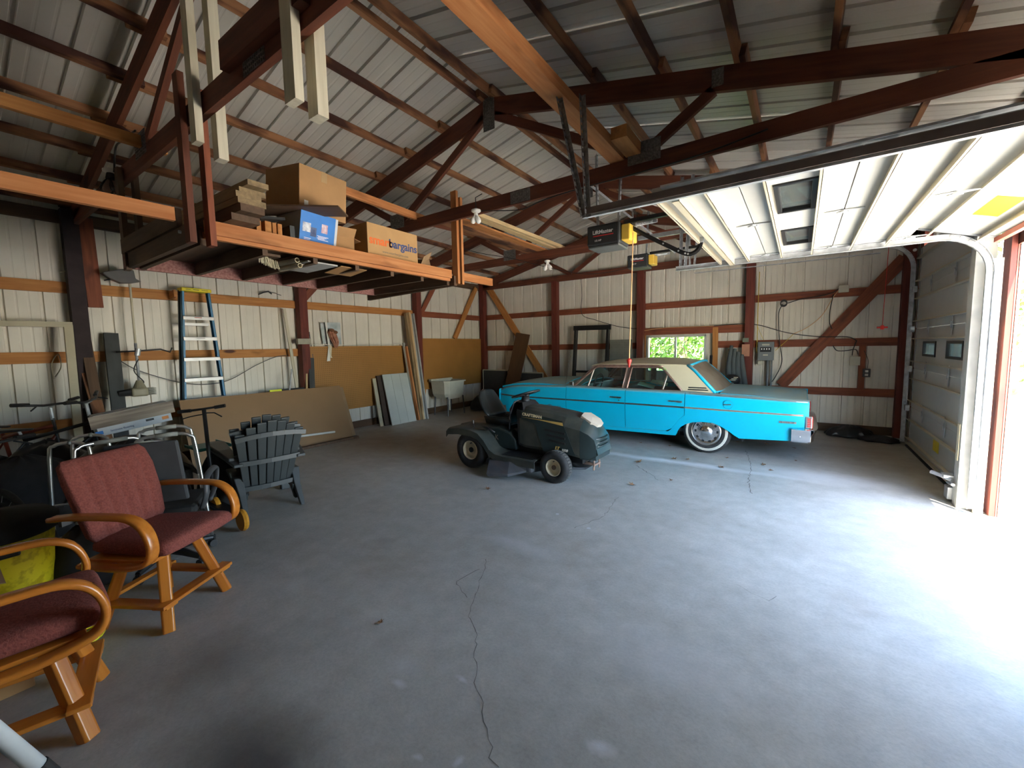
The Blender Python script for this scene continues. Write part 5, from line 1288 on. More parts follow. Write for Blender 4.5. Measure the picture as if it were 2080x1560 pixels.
text('fender_badge', 'RAMBLER', .030, CHROME, M.Translation((-.10, 6.438, .555)) @ M.Rotation(PI/2, 4, 'X'), car, ext=.002, space=1.3)
MB().box(-.20, -.01, 6.447, 6.452, .542, .568).build('badge_bar', SILL, car)
# hood, trunk, cowl: surfaces across the car
def deck(name, T, hw, m, x0, x1, crown, edge, n=10, parent=None, front_drop=0):
    rings = []
    for i in range(n + 1):
        x = x0 + (x1-x0) * i / n; z = interp(T, x); ze = edge(x); w_ = hw(x)
        r = []
        for j in range(-8, 9):
            q = j / 8; r.append(V((x, CY + q*w_, ze + (z - ze) * (1 - abs(q)**2.2))))
        r = [V((x, CY - w_ + .002, ze - .03))] + r + [V((x, CY + w_ - .002, ze - .03))]
        rings.append(r)
    return MB().loft(rings, closed=False).build(name, m, parent or car, smooth=True, solid=.008)
HZ = [(-4.80, .865), (-4.72, .90), (-4.5, .945), (-4.2, .985), (-3.7, 1.0), (-3.42, 1.005)]
deck('hood', HZ, lambda x: .80, CARB, -4.80, -3.43, 0, lambda x: interp([(-4.8, .845), (-4.5, .905), (-4.2, .925), (-3.8, .925), (-3.42, .915)], x))
deck('cowl', [(-3.43, .99), (-3.2, .985)], lambda x: .81, CARB, -3.425, -3.12, 0, lambda x: .912, n=3)
MB().box(-4.7, -3.5, CY - .79, CY + .79, .80, .845).build('engine_bay', GAP, car)
TZ = [(-1.0, .925), (-.6, .925), (-.2, .905), (.05, .875), (.09, .85)]
deck('trunk_lid', TZ, lambda x: .80, CARB, -.93, .09, 0, lambda x: interp([(-1.0, .89), (-.5, .875), (.09, .842)], x))
MB().box(.085, .11, CY - .86, CY + .86, .48, .835).build('rear_panel', CARB, car, bevel=.01)
MB().box(.112, .118, CY - .6, CY + .6, .52, .62).build('rear_trim_panel', SILL, car)
MB().box(-4.83, -4.78, CY - .80, CY + .80, .45, .80).build('grille', CHROME, car, bevel=.01)
for s in (-1, 1):
    for k in (0, 1): MB().tube([(-4.84, CY + s*(.70 - .18*k), .66), (-4.80, CY + s*(.70 - .18*k), .66)], .08, 18).build('headlight', WHITEP, car)
MB().loft([[V((-4.84, CY + s*.84, .80)), V((-4.83, CY + s*.875, .78)), V((-4.83, CY + s*.875, .60)), V((-4.84, CY + s*.84, .56))] for s in (-1, 1)], closed=False).build('front_panel', CARB, car)
# bumpers with wrap-round ends
def bumper(x, sgn, z0, z1):
    rings = []
    for t_ in [i/24 for i in range(25)]:
        q = (t_ - .5) * 2; y = CY + q * .935
        out = (1 - abs(q) ** 8) * .045 if abs(q) < .999 else 0
        rings.append([V((x + sgn*(out - .02), y, z0)), V((x + sgn*(out + .005), y, z0 + .015)), V((x + sgn*(out + .01), y, (z0+z1)/2)), V((x + sgn*(out + .035), y, z1 - .04)), V((x + sgn*(out + .04), y, z1 - .01)), V((x + sgn*(out - .0), y, z1)), V((x - sgn*.07, y, z1 - .004))])
    o = MB().loft(rings, closed=False).build('bumper', CHROME, car, smooth=True, solid=.006)
    for s in (-1, 1):
        y = CY + s*.93; mb = MB()
        rr_ = []
        for xx, zz0, zz1 in ((x - sgn*.20, z0, z1), (x - sgn*.03, z0, z1), (x + sgn*.005, z0 + .005, z1)):
            rr_.append([V((xx, y - s*.01, zz0)), V((xx, y + s*.004, zz0 + .02)), V((xx, y + s*.006, (zz0+zz1)/2)), V((xx, y + s*.022, zz1 - .04)), V((xx, y + s*.022, zz1 - .012)), V((xx, y - s*.01, zz1))])
        mb.loft(rr_, closed=False).build('bumper_end', CHROME, car, smooth=True, solid=.006)
        MB().tube([(x - sgn*.11, y + s*.0, z0 + .07), (x - sgn*.11, y + s*.014, z0 + .07)], .012, 10).build('bumper_bolt', CHROME, car)
bumper(.14, 1, .305, .485); bumper(-4.82, -1, .33, .50)
# ---- greenhouse
def gy(z): return .80 - (z - .90) * .34       # half width of the glass line at height z
def G(x, z, s, o=0): return V((x, CY + s*(gy(z) + o), z))
ROOFZ = 1.29
# roof skin
rings = []
RZ = [(-2.96, 1.285), (-2.85, 1.325), (-2.6, 1.355), (-2.1, 1.375), (-1.7, 1.37), (-1.45, 1.345), (-1.33, 1.305)]
RE = [(-2.96, 1.262), (-2.85, 1.278), (-2.6, 1.288), (-2.1, 1.292), (-1.6, 1.288), (-1.45, 1.285), (-1.33, 1.272)]
for i in range(17):
    x = -2.96 + 1.63 * i / 16; z = interp(RZ, x); ze = interp(RE, x); w_ = gy(1.28) + .012
    rings.append([V((x, CY + q/8*w_, ze + (z-ze) * (1 - abs(q/8)**2.6))) for q in range(-8, 9)])
MB().loft(rings, closed=False).build('roof', CARR, car, smooth=True, solid=.012)
FWIN = [(-3.235, .905), (-2.90, 1.215), (-2.86, 1.238), (-2.82, 1.245), (-2.345, 1.245), (-2.335, 1.235), (-2.375, .895)]
RWIN = [(-2.30, .895), (-2.255, 1.235), (-2.24, 1.245), (-1.84, 1.245), (-1.78, 1.235), (-1.735, 1.205), (-1.45, .905), (-1.46, .893)]
for s in (-1, 1):
    # C pillar, cream
    P = [(-1.80, 1.288), (-1.42, 1.288), (-1.30, 1.20), (-1.00, .885), (-1.435, .885), (-1.72, 1.225), (-1.775, 1.255)]
    vs = [G(x, z, s, .012) for x, z in P]; vi = [G(x, z, s, -.02) for x, z in P]; n = len(P)
    MB().add(vs + vi, [tuple(range(n)), tuple(range(n, 2*n))[::-1]] + [(i, (i+1) % n, n+(i+1) % n, n+i) for i in range(n)]).build('rear_pillar', CARR, car)
    mb = MB()
    for z in (.925, .955): mb.hexa([G(-1.36 + (.955-z)*-.4, z-.008, s, .011), G(-1.10 + (.955-z)*.8, z-.008, s, .011), G(-1.10 + (.955-z)*.8, z-.008, s, .015), G(-1.36 + (.955-z)*-.4, z-.008, s, .015), G(-1.36, z+.008, s, .011), G(-1.12 + (.955-z)*.8, z+.008, s, .011), G(-1.12 + (.955-z)*.8, z+.008, s, .015), G(-1.36, z+.008, s, .015)])
    mb.build('pillar_vent', GAP, car)
    MB().tube([G(-1.60, 1.02, s, .014), G(-1.52, .96, s, .018), G(-1.44, .888, s, .02)], .008, 6).build('pillar_crease', CARR, car, smooth=True) if False else None
    # blue backlight surround
    mb = MB(); ed = [(-1.43, 1.290), (-1.31, 1.205), (-.995, .888)]
    mb.tube([G(x, z, s, .004) for x, z in ((-1.40, 1.287), (-1.29, 1.20), (-.985, .89))], .026, 8).build('window_surround', CARB, car, smooth=True)
    # lower shelf between window base and body shoulder
    mb = MB(); ri = []
    for x in (-3.30, -2.9, -2.3, -1.4, -.98): ri.append([G(x, .905 if x < -1.2 else .89, s), V((x, CY + s*(ywid(x, interp(ZS, x)) - .03), interp(ZS, x) + .022))])
    mb.loft(ri, closed=False).build('window_sill', CARB, car, smooth=True, solid=.006)
    for W, nm in ((FWIN, 'front'), (RWIN, 'rear')):
        ring = [G(x, z, s, .008) for x, z in W] ; ring.append(ring[0]); ring.append(ring[1])
        MB().tube(ring[:-1], .016, 6, cap=False, flat=(1, 1)).build('window_trim', COPP, car, smooth=True)
        MB().tube([p + V((0, s*.009, 0)) for p in ring[:-1]], .0055, 5, cap=False).build('window_bead', SILL, car, smooth=True)
        MB().add([G(x, z, s, -.004) for x, z in W], [tuple(range(len(W)))]).build('side_window', CGL, car)
    for (x0, z0), (x1, z1) in (((-2.985, .90), (-2.915, 1.20)), ((-1.735, .895), (-1.68, 1.165))):
        MB().bar(G(x0, z0, s, .002), G(x1, z1, s, .002), .022, .014).build('vent_divider', TRIML, car)
    mb = MB(); mb.hexa([G(-2.375, .89, s, .004), G(-2.30, .89, s, .004), G(-2.30, .89, s, -.02), G(-2.375, .89, s, -.02), G(-2.335, 1.265, s, .004), G(-2.25, 1.265, s, .004), G(-2.25, 1.265, s, -.02), G(-2.335, 1.265, s, -.02)])
    mb.build('centre_pillar', COPP, car)
    mb = MB()
    for k, (xa, xb) in enumerate(((-2.362, -2.328), (-2.322, -2.290), (-2.312, -2.268), (-2.349, -2.313))): mb.bar(G(xa, .89, s, .010), G(xb, 1.24, s, .010), .006, .006)
    mb.build('pillar_beads', SILL, car)
    MB().tube([G(-3.27, .90, s, .008), G(-2.90, 1.255, s, .008), G(-2.80, 1.272, s, .010), G(-1.84, 1.272, s, .010), G(-1.76, 1.262, s, .010)], .014, 6).build('drip_rail', CARR if False else COPP, car, smooth=True)
    MB().box(-3.30, -3.23, min(CY + s*.84, CY + s*.88), max(CY + s*.84, CY + s*.88), .925, .985).tube([(-3.22, CY + s*.85, .90), (-3.25, CY + s*.86, .96)], .01, 6).build('wing_mirror', CHROME, car, bevel=.01)
def screen_surface(name, lo, hi, m, bow, n=10, ztop=None):
    rings = []
    for j in range(n + 1):
        q = (j / n - .5) * 2; b_ = bow * (1 - q*q)
        rings.append([V((lo[0] + b_, CY + q*(gy(lo[1]) - .01), lo[1])), V(((lo[0]+hi[0])/2 + b_, CY + q*(gy((lo[1]+hi[1])/2) - .01), (lo[1]+hi[1])/2 + (0.02 if bow else 0))), V((hi[0] + b_*.5, CY + q*(gy(hi[1]) - .02), hi[1] + .05*(1 - q*q)))])
    return MB().loft(rings, closed=False).build(name, m, car, smooth=True)
screen_surface('windshield', (-3.25, .93), (-2.93, 1.25), CGL, -.12)
screen_surface('rear_window', (-.985, .90), (-1.36, 1.275), CGLD, .10)
MB().tube([V((-1.36 + .05*(1-q*q), CY + q*(gy(1.275) - .02), 1.285 + .045*(1-q*q))) for q in [i/6 - 1 for i in range(13)]], .022, 8).build('window_surround', CARB, car, smooth=True)
MB().tube([V((-.975 + .10*(1-q*q), CY + q*(gy(.9) - .01), .905)) for q in [i/6 - 1 for i in range(13)]], .016, 8).build('window_surround', CARB, car, smooth=True)
# interior
MB().box(-3.2, -1.05, CY - .78, CY + .78, .28, .33).build('floor_pan', INTR, car)
MB().box(-3.30, -3.12, CY - .76, CY + .76, .55, .92).build('dashboard', TEAL, car, bevel=.02)
for nm, x in (('front_seat', -2.55), ('rear_seat', -1.55)):
    MB().box(x - .40, x, CY - .66, CY + .66, .40, .56).box(x - .04, x + .14, CY - .66, CY + .66, .40, .90).build(nm, INTR if nm == 'rear_seat' else INTR, car, bevel=.04)
MB().box(-1.35, -1.0, CY - .7, CY + .7, .80, .89).build('parcel_shelf', INTR, car)
sw = [V((-2.98 + .05*math.sin(a_), CY - .36 + .19*math.cos(a_), .93 + .17*math.sin(a_))) for a_ in [2*PI*i/20 for i in range(21)]]
MB().tube(sw, .010, 6, cap=False).tube([sw[0], sw[10]], .010, 6).tube([(-2.98, CY - .36, .93), (-3.12, CY - .36, .80)], .02, 8).build('steering_wheel', BLACK, car, smooth=True)
for k, (x, y) in enumerate(((-2.10, 6.95), (-1.93, 7.10))):
    MB().box(-.13, .13, -.16, .16, 0, .014, M.Translation((x, y, .925 + .03*k)) @ M.Rotation(.25, 4, 'Y') @ M.Rotation(.2, 4, 'Z')).build('seat_back_card', mat('teal_card', (.10, .24, .21), .5), car)
# wheels
def wheel(x, y, s, steer=0):
    wl = empty('wheel', (x, y, .325), parent=car)
    T = WM[wl.name] @ M.Rotation(-s*PI/2, 4, 'X')   # local Z -> outward
    def L_(name, prof, m, n=36, **k): return MB().lathe(prof, n, T).build(name, m, wl, smooth=True, **k)
    L_('tyre', [(.20, -.10), (.27, -.105), (.315, -.09), (.325, -.06), (.325, .06), (.318, .082), (.305, .094), (.29, .099), (.262, .103)], RUBBER)
    L_('whitewall', [(.262, .1035), (.285, .1015), (.285, .0995)], WHITEP); L_('whitewall', [(.215, .100), (.262, .103)], RUBBER)
    L_('whitewall', [(.250, .104), (.280, .1025)], mat('whitewall', (.50, .48, .40), .7, var=.08))
    L_('rim', [(.21, .095), (.205, .075), (.19, .07), (.17, .075)], SILL)
    L_('hubcap', [(.205, .080), (.195, .095), (.175, .098), (.160, .090), (.125, .093), (.090, .100), (.075, .102), (.060, .115), (.035, .125), (.001, .127)], CHROME)
    mb = MB()
    for k in range(10):
        a_ = k * PI/5; mb.box(.135, .160, -.017, .017, .093, .097, T @ M.Rotation(a_, 4, 'Z'))
    mb.build('hubcap_slots', GAP, wl)
    mb = MB()
    for k in range(30):
        a_ = k * PI/15; mb.box(.095, .128, -.003, .003, .093, .101, T @ M.Rotation(a_, 4, 'Z'))
    mb.build('hubcap_ribs', CHROME, wl)
for x in (-1.09, -3.94):
    for s in (-1, 1): wheel(x, CY + s*.755, s)
MB().box(-4.6, -.1, CY - .5, CY + .5, .22, .30).build('underbody', GAP, car)
MB().tube([(-3.38, 6.50, .93), (-3.27, 6.47, 1.50)], .0035, 5).build('antenna', CHROME, car)
# ================================================================ riding mower
def mower():
    t = empty('riding_mower', (-3.55, 4.56, 0), rz=math.radians(-1.0), label='dark green and black riding mower standing in the middle of the floor', cat='riding mower')
    GR = mat('mower_green', (.020, .034, .034), .32, var=.15, coat=.3); GR2 = mat('mower_dusty_green', (.035, .045, .040), .6, col2=(.075, .078, .062), scale=5)
    BK = mat('mower_black', (.014, .014, .015), .45, var=.3); GOLD = mat('gold_print', (.62, .42, .12), .45, var=0)
    RIM = mat('rim_cream', (.56, .48, .33), .45, var=.1, scale=9); DG = mat('deck_grey', (.075, .080, .088), .5, var=.2, scale=6)
    SEAT = mat('seat_vinyl', (.014, .018, .018), .35, var=.2); LENS = mat('headlamp_lens', (.50, .44, .36), .4, var=.06)
    B = lambda *a, **k: MB().box(*a)
    # chassis
    MB().box(.0, 1.50, -.17, .17, .22, .34).build('chassis', BK, t, local=True)
    # hood: lofted sections along x
    S = [(.66, .84, .36, .17, .245), (.74, .845, .34, .18, .25), (1.0, .825, .34, .185, .255), (1.30, .79, .33, .18, .255), (1.50, .755, .31, .16, .25), (1.60, .70, .30, .13, .235), (1.66, .62, .29, .10, .205), (1.68, .52, .29, .10, .20)]
    rings = []
    for x, zt, zb, wt, wb in S:
        zm = zb + (zt - zb) * .72
        rings.append([V((x, -wb*.96, zb)), V((x, -wb, zb + .03)), V((x, -wb*1.0, zm)), V((x, -wt*1.06, zt - .03)), V((x, -wt*.75, zt - .004)), V((x, 0, zt + .004)), V((x, wt*.75, zt - .004)), V((x, wt*1.06, zt - .03)), V((x, wb, zm)), V((x, wb, zb + .03)), V((x, wb*.96, zb))])
    MB().loft(rings[:5], closed=False).build('hood_top', GR2, t, local=True, smooth=False, solid=.006)
    mb = MB().loft([[p + V((.002, 0, 0)) for p in r] for r in rings[4:]], closed=False)
    mb.add(rings[-1], [tuple(range(11))]); mb.build('hood_nose', GR, t, local=True, smooth=True, solid=.004)
    # side panel (black upper, green vented lower)
    MB().add([V((.70, -.259, .80)), V((1.28, -.262, .725)), V((1.45, -.258, .33)), V((1.02, -.262, .33)), V((.90, -.262, .66)), V((.70, -.262, .70))], [(0, 5, 4, 1), (1, 4, 3, 2)]).build('side_panel', GR, t, local=True, solid=.006)
    MB().add([V((.62, -.245, .82)), V((.94, -.245, .74)), V((.96, -.245, .36)), V((.64, -.245, .36))], [(0, 3, 2, 1)]).build('engine_panel', BK, t, local=True, solid=.006)
    for k in range(3): MB().bar((1.04 + .03*k, -.267, .60 - .06*k), (1.32, -.265, .575 - .06*k), .010, .026).build('vent_louvre', BK, t, local=True, bevel=.004)
    mb = MB()
    for k in range(3): mb.tube([(1.62 - .0*k, -.222, .53 - .045*k), (1.69, -.11, .53 - .045*k), (1.70, 0, .53 - .045*k), (1.69, .11, .53 - .045*k), (1.62, .222, .53 - .045*k)], .011, 8)
    mb.build('grille_bar', GR, t, local=True, smooth=True)
    MB().loft([[V((1.50, y, .30)), V((1.62, y*.95, .30)), V((1.70, y*.8, .36)), V((1.68, y*.8, .42))] for y in (-.24, -.12, 0, .12, .24)], closed=False).build('front_fascia', GR, t, local=True, smooth=True, solid=.012)
    # headlamp lens on the slope
    MB().add([V((1.54, 0, .742)), V((1.46, -.13, .772)), V((1.585, -.135, .705)), V((1.648, -.07, .668)), V((1.660, 0, .662)), V((1.648, .07, .668)), V((1.585, .135, .705)), V((1.46, .13, .772)), V((1.435, 0, .79))], [(0, i, i % 8 + 1) for i in range(1, 9)]).build('headlamp_lens', LENS, t, local=True, solid=.035)
    # lettering and gold stripe on the near side
    F = WM[t.name] @ M.Translation((.86, -.268, .755)) @ M.Rotation(.07, 4, 'Y') @ M.Rotation(PI/2, 4, 'X')
    text('brand_lettering', 'CRAFTSMAN', .050, mat('cream_print', (.75, .66, .42), .5, var=0), F, t, bold=.0012, ext=.002)
    MB().add([V((.70, -.270, .728)), V((1.29, -.270, .706)), V((1.30, -.270, .668)), V((.98, -.270, .708))], [(0, 3, 2, 1)]).build('gold_stripe', GOLD, t, local=True, solid=.001)
    F = WM[t.name] @ M.Translation((1.27, -.272, .385)) @ M.Rotation(PI/2, 4, 'X')
    text('model_lettering', 'LT', .052, GOLD, F @ M.Translation((-.055, .008, 0)), t, shear=.3, bold=.002, ext=.002)
    text('model_lettering', '1000', .042, mat('white_ink', (.7, .68, .6), .5, var=0), F @ M.Translation((.045, -.008, 0)), t, shear=.2, bold=.0015, ext=.002)
    mb = MB()
    for k, (x, z) in enumerate(((.78, .47), (.775, .45), (.79, .43), (.80, .41))): mb.box(x, x + .05 + .02*(k % 2), -.2505, -.249, z, z + .006)
    mb.build('warning_print', WHT, t, local=True)
    # dash and steering
    MB().loft([[V((.50, y, .62)), V((.47, y*.9, .80)), V((.52, y*.7, .90)), V((.64, y*.7, .89)), V((.70, y, .80))] for y in (-.22, -.1, .1, .22)], closed=False).build('dash_panel', BK, t, local=True, smooth=False, solid=.01, bevel=.004)
    MB().tube([(.50, 0, .70), (.58, 0, .86), (.60, 0, .96)], [.075, .065, .045], 12).build('steering_column', BK, t, local=True, smooth=True)
    Q = M.Translation((.595, 0, .985)) @ M.Rotation(-.30, 4, 'Y')
    mb = MB().tube([Q @ V((.185*math.cos(a), .185*math.sin(a), 0)) for a in [2*PI*i/28 for i in range(29)]], .013, 8, cap=False)
    for a in (.5, 2.6, 4.7): mb.bar(Q @ V((0, 0, -.02)), Q @ V((.18*math.cos(a), .18*math.sin(a), 0)), .03, .012)
    mb.sphere(Q @ V((0, 0, -.015)), .05, 12, (1, 1, .5)); mb.build('steering_wheel', BLACK, t, local=True, smooth=True)
    MB().tube([(.44, -.18, .40), (.47, -.19, .70), (.52, -.17, .88), (.57, -.12, .92)], .009, 6).tube([(.44, .18, .40), (.47, .19, .70), (.52, .17, .88)], .009, 6).build('side_rod', DSTEEL, t, local=True)
    # seat
    rings = []
    for z, x, hw, th in ((.66, .08, .20, .06), (.72, .03, .23, .07), (.82, -.04, .225, .06), (.92, -.09, .20, .055), (.99, -.115, .155, .045), (1.015, -.12, .09, .03)):
        rings.append([V((x + th*math.cos(a)*.8 + (.05*abs(math.sin(a))), hw*math.sin(a), z)) for a in [2*PI*i/16 for i in range(16)]])
    MB().loft(rings, cap=True).build('seat_backrest', SEAT, t, local=True, smooth=True)
    MB().loft([[V((.06, y, .655 + abs(y)*.12)), V((.25, y, .645 + abs(y)*.16)), V((.43, y*.95, .66 + abs(y)*.1)), V((.50, y*.85, .635)), V((.47, y*.8, .59)), V((.06, y*.8, .58))] for y in (-.23, -.18, -.09, 0, .09, .18, .23)], closed=True, cap=True).build('seat_cushion', SEAT, t, local=True, smooth=True)
    mb = MB()
    for i in range(7): mb.bar((.16 + i*.042, -.16, .665), (.16 + i*.042, .16, .665), .012, .010)
    mb.build('seat_ribs', BK, t, local=True)
    text('seat_emboss', 'CRAFTSMAN', .030, mat('emboss_grey', (.05, .055, .055), .5), WM[t.name] @ M.Translation((-.052, -.01, .935)) @ M(((0, 0, 1, 0), (1, 0, 0, 0), (0, 1, 0, 0), (0, 0, 0, 1))), t)
    MB().box(.05, .40, -.10, .10, .50, .60).build('seat_bracket', BK, t, local=True)
    # fender deck
    prof = [(-.42, .475), (-.38, .515), (-.20, .535), (.02, .53), (.14, .50), (.24, .42), (.33, .31), (.42, .265), (.55, .25), (1.02, .25)]
    rings = []
    for x, z in prof:
        dro = .0
        rings.append([V((x, s_*w_, z - d_)) for s_, w_, d_ in ((-1, .475, .09), (-1, .47, .012), (-1, .44, 0), (-1, .22, 0), (-1, .20, -.015 if x < .3 else 0), (1, .20, -.015 if x < .3 else 0), (1, .22, 0), (1, .44, 0), (1, .47, .012), (1, .475, .09))])
    MB().loft(rings, closed=False).build('fender_deck', GR2, t, local=True, smooth=True, solid=.008)
    MB().loft([[V((x, -.25, zt)), V((x, -.245, .28)), V((x, .245, .28)), V((x, .25, zt)), V((x, .14, zt + .035)), V((x, -.14, zt + .035))] for x, zt in ((-.30, .52), (0, .53), (.30, .55), (.50, .50), (.60, .40))], cap=True).build('centre_tunnel', GR, t, local=True, bevel=.02)
    MB().box(-.02, .22, -.40, -.36, .533, .536).box(.10, .26, -.345, -.325, .520, .524).build('shift_slot', BLACK, t, local=True)
    MB().tube([(.02, -.38, .52), (.0, -.385, .62)], .007, 6).tube([(0, -.385, .60), (0, -.385, .64)], .014, 8).build('shift_lever', BLACK, t, local=True)
    MB().tube([(.32, -.33, .50), (.20, -.34, .56), (.16, -.34, .565)], .010, 6).build('lift_lever', BLACK, t, local=True, smooth=True)
    for y in (-.30, .30): MB().box(.50, .98, y - .14, y + .12, .256, .262).build('foot_mat', BK, t, local=True)
    text('fender_sticker', 'K', .09, mat('sticker_faded', (.25, .20, .15), .5), WM[t.name] @ M.Translation((.30, -.262, .42)) @ M.Rotation(PI/2, 4, 'X'), t, ext=.001)
    # wheels
    def whl(x, y, s, r, w_, rr_):
        wl = empty('wheel', WM[t.name] @ V((x, y, r)), parent=t, rot=WM[t.name].to_3x3().to_4x4())
        T = WM[wl.name] @ M.Rotation(-s*PI/2, 4, 'X'); h = w_/2
        MB().lathe([(rr_, -h*.8), (rr_*1.25, -h), (r*.86, -h), (r*.965, -h*.8), (r, -h*.4), (r*1.0, h*.4), (r*.965, h*.8), (r*.86, h), (rr_*1.25, h), (rr_, h*.8)], 36, T).build('tyre', RUBBER, wl, smooth=True)
        mb = MB(); n = 34
        for k in range(n):
            for q in (-.66, -.22, .22, .66):
                a_ = 2*PI*(k + .5*(abs(q) < .5)) / n; R_ = r - .004 - .020*(abs(q) > .5)
                mb.box(R_ - .01, R_ + .008, -r*.055, r*.055, q*h - h*.17, q*h + h*.17, T @ M.Rotation(a_, 4, 'Z') @ M.Rotation(.5 if q > 0 else -.5, 4, 'X') )
        mb.build('tread_lugs', mat('lug_dusty', (.09, .088, .082), .9, var=.2), wl, kind='stuff')
        MB().lathe([(rr_*1.02, h*.82), (rr_*1.0, h*.9), (rr_*.93, h*.88), (rr_*.88, h*.45), (rr_*.45, h*.30), (rr_*.40, h*.55), (.001, h*.55)], 28, T).build('rim', RIM, wl, smooth=True)
        MB().lathe([(rr_*.28, h*.5), (rr_*.28, h*.7), (rr_*.12, h*.75), (.001, h*.75)], 12, T).build('hub_cap', BLACKM if r > .22 else mat('rust_hub', (.12, .07, .04), .8), wl)
        MB().tube([T @ V((0, rr_*.75, h*.45)), T @ V((0, rr_*.72, h*.8))], .006, 6).build('valve', BLACK, wl)
    whl(0, -.375, -1, .25, .20, .125); whl(0, .375, 1, .25, .20, .125)
    whl(1.235, -.335, -1, .19, .16, .10); whl(1.235, .335, 1, .19, .16, .10)
    MB().tube([(1.235, -.3, .19), (1.235, .3, .19)], .02, 8).tube([(0, -.33, .25), (0, .33, .25)], .03, 8).build('axle', BK, t, local=True)
    MB().box(1.20, 1.27, -.28, .28, .22, .27).build('front_beam', BK, t, local=True)
    # rusty front bracket
    mb = MB().box(1.60, 1.61, -.10, -.07, .14, .32).box(1.60, 1.61, .05, .08, .14, .32).box(1.60, 1.615, -.10, .08, .19, .21).box(1.60, 1.61, -.12, .10, .29, .33).box(1.45, 1.61, -.10, -.09, .2, .23)
    mb.build('front_bracket', mat('rusty_bracket', (.24, .15, .11), .7, var=.3, scale=20), t, local=True)
    MB().tube([(1.30, -.25, .16), (1.50, -.1, .15), (1.58, .0, .2)], .012, 6).tube([(1.3, .2, .17), (1.5, .1, .16)], .012, 6).build('tie_rod', DSTEEL, t, local=True)
    # cutting deck with chute
    dk = [(.28, -.30), (.34, -.40), (.50, -.46), (.72, -.46), (.95, -.44), (1.02, -.30), (1.04, .2), (.9, .42), (.45, .45), (.28, .3)]
    MB().prism(dk, .085, .175).build('mower_deck', DG, t, local=True, bevel=.02)
    MB().prism([(x*.9 + .06, y*.85) for x, y in dk], .175, .20).build('deck_top', DG, t, local=True, bevel=.01)
    MB().loft([[V((.30, -.30, .19)), V((.36, -.50, .17)), V((.44, -.66, .055)), V((.46, -.66, .03))], [V((.62, -.30, .205)), V((.66, -.48, .19)), V((.72, -.60, .08)), V((.72, -.60, .045))], [V((.82, -.30, .21)), V((.86, -.44, .20)), V((.90, -.47, .12)), V((.90, -.47, .10))]], closed=False).build('discharge_chute', DG, t, local=True, solid=.010)
    MB().tube([(.26, -.36, .12), (.26, -.40, .12)], .05, 12).tube([(.22, -.34, .17), (.30, -.42, .20)], .02, 8).build('gauge_wheel', DG, t, local=True)
    rr = random.Random(4); mb = MB()
    for i in range(260):
        x = rr.uniform(.62, 1.05); y = rr.uniform(-.42, -.20); z = .215 + rr.uniform(0, .015)
        d_ = V((rr.uniform(-1, 1), rr.uniform(-1, 1), rr.uniform(-.1, .5))).normalized() * rr.uniform(.02, .05)
        mb.add([(x, y, z), V((x, y, z)) + d_, V((x, y + .004, z)) + d_*.6], [(0, 1, 2)])
    mb.build('grass_clippings', mat('dry_grass', (.20, .16, .08), .9, var=.3), t, local=True, kind='stuff')
    return t
mower()

# ================================================================ dry leaves on the floor
LEAF = mat('dry_leaf', (.19, .085, .035), .8, col2=(.34, .19, .09), scale=20)
def leaf_mesh(seed, s):
    rr = random.Random(seed); pts = []; n = 14
    for i in range(n):
        a = 2*PI*i/n; r = s * (1.0 if i % 2 == 0 else .48) * rr.uniform(.75, 1.15)
        pts.append((r*math.cos(a), r*.75*math.sin(a), .012 + s*.35*rr.uniform(-.2, 1.0)*(1 if i % 2 == 0 else .3)))
    vs = [(0, 0, .006)] + pts
    me = bpy.data.meshes.new('leaf'); me.from_pydata(vs, [], [(0, i+1, (i+1) % n + 1) for i in range(n)]); me.materials.append(LEAF)
    return me
LM = [leaf_mesh(i, .055) for i in range(6)]
named = [((991, 994), .9, 'curled dry leaf on the floor in front of the mower'), ((772, 1266), .6, 'small dry leaf alone in the lower middle of the floor'), ((1284, 986), 1.0, 'dry leaf nearest the viewer before the mower front wheel'), ((1296, 940), 1.4, 'large curled leaf on the chalky line beside the car'),
         ((1363, 976), .6, 'small leaf right of the mower, left of the floor crack'), ((1369, 933), 1.0, 'dry leaf in front of the rear car wheel, left one'), ((1397, 934), .8, 'dry leaf in front of the rear car wheel, right one'), ((1465, 950), .9, 'folded dark leaf beyond the rear car wheel'), ((1476, 931), .7, 'pale leaf right of the rear car wheel'), ((1566, 956), .7, 'small tan leaf behind the car near the chalky line')]
for (uv, s, lab), i in zip(named, range(99)):
    p = on(uv[0], uv[1], 2, 0); o = bpy.data.objects.new('leaf', LM[i % 6])
    place(o, M.Translation(p) @ M.Rotation(i*1.3, 4, 'Z') @ M.Scale(s, 4)); props(o, lab, 'leaf', 'dry leaves on the floor')
rr = random.Random(12)
for i in range(26):
    if i < 12: p = V((rr.uniform(-.6, .5), rr.uniform(8.4, 9.1), 0)); lab = 'dry leaves drifted against the far wall behind the car'
    elif i < 20: p = V((rr.uniform(-3.2, -1.6), rr.uniform(6.2, 6.9), 0)); lab = 'dry leaves under the car side between its wheels'
    else: p = V((rr.uniform(-1.0, .3), rr.uniform(6.2, 7.6), 0)); lab = 'dry leaves scattered under the rear of the car'
    o = bpy.data.objects.new('leaf', LM[i % 6]); place(o, M.Translation(p) @ M.Rotation(rr.uniform(0, 6), 4, 'Z') @ M.Scale(rr.uniform(.5, 1.1), 4))
    props(o, lab, 'leaf', lab)
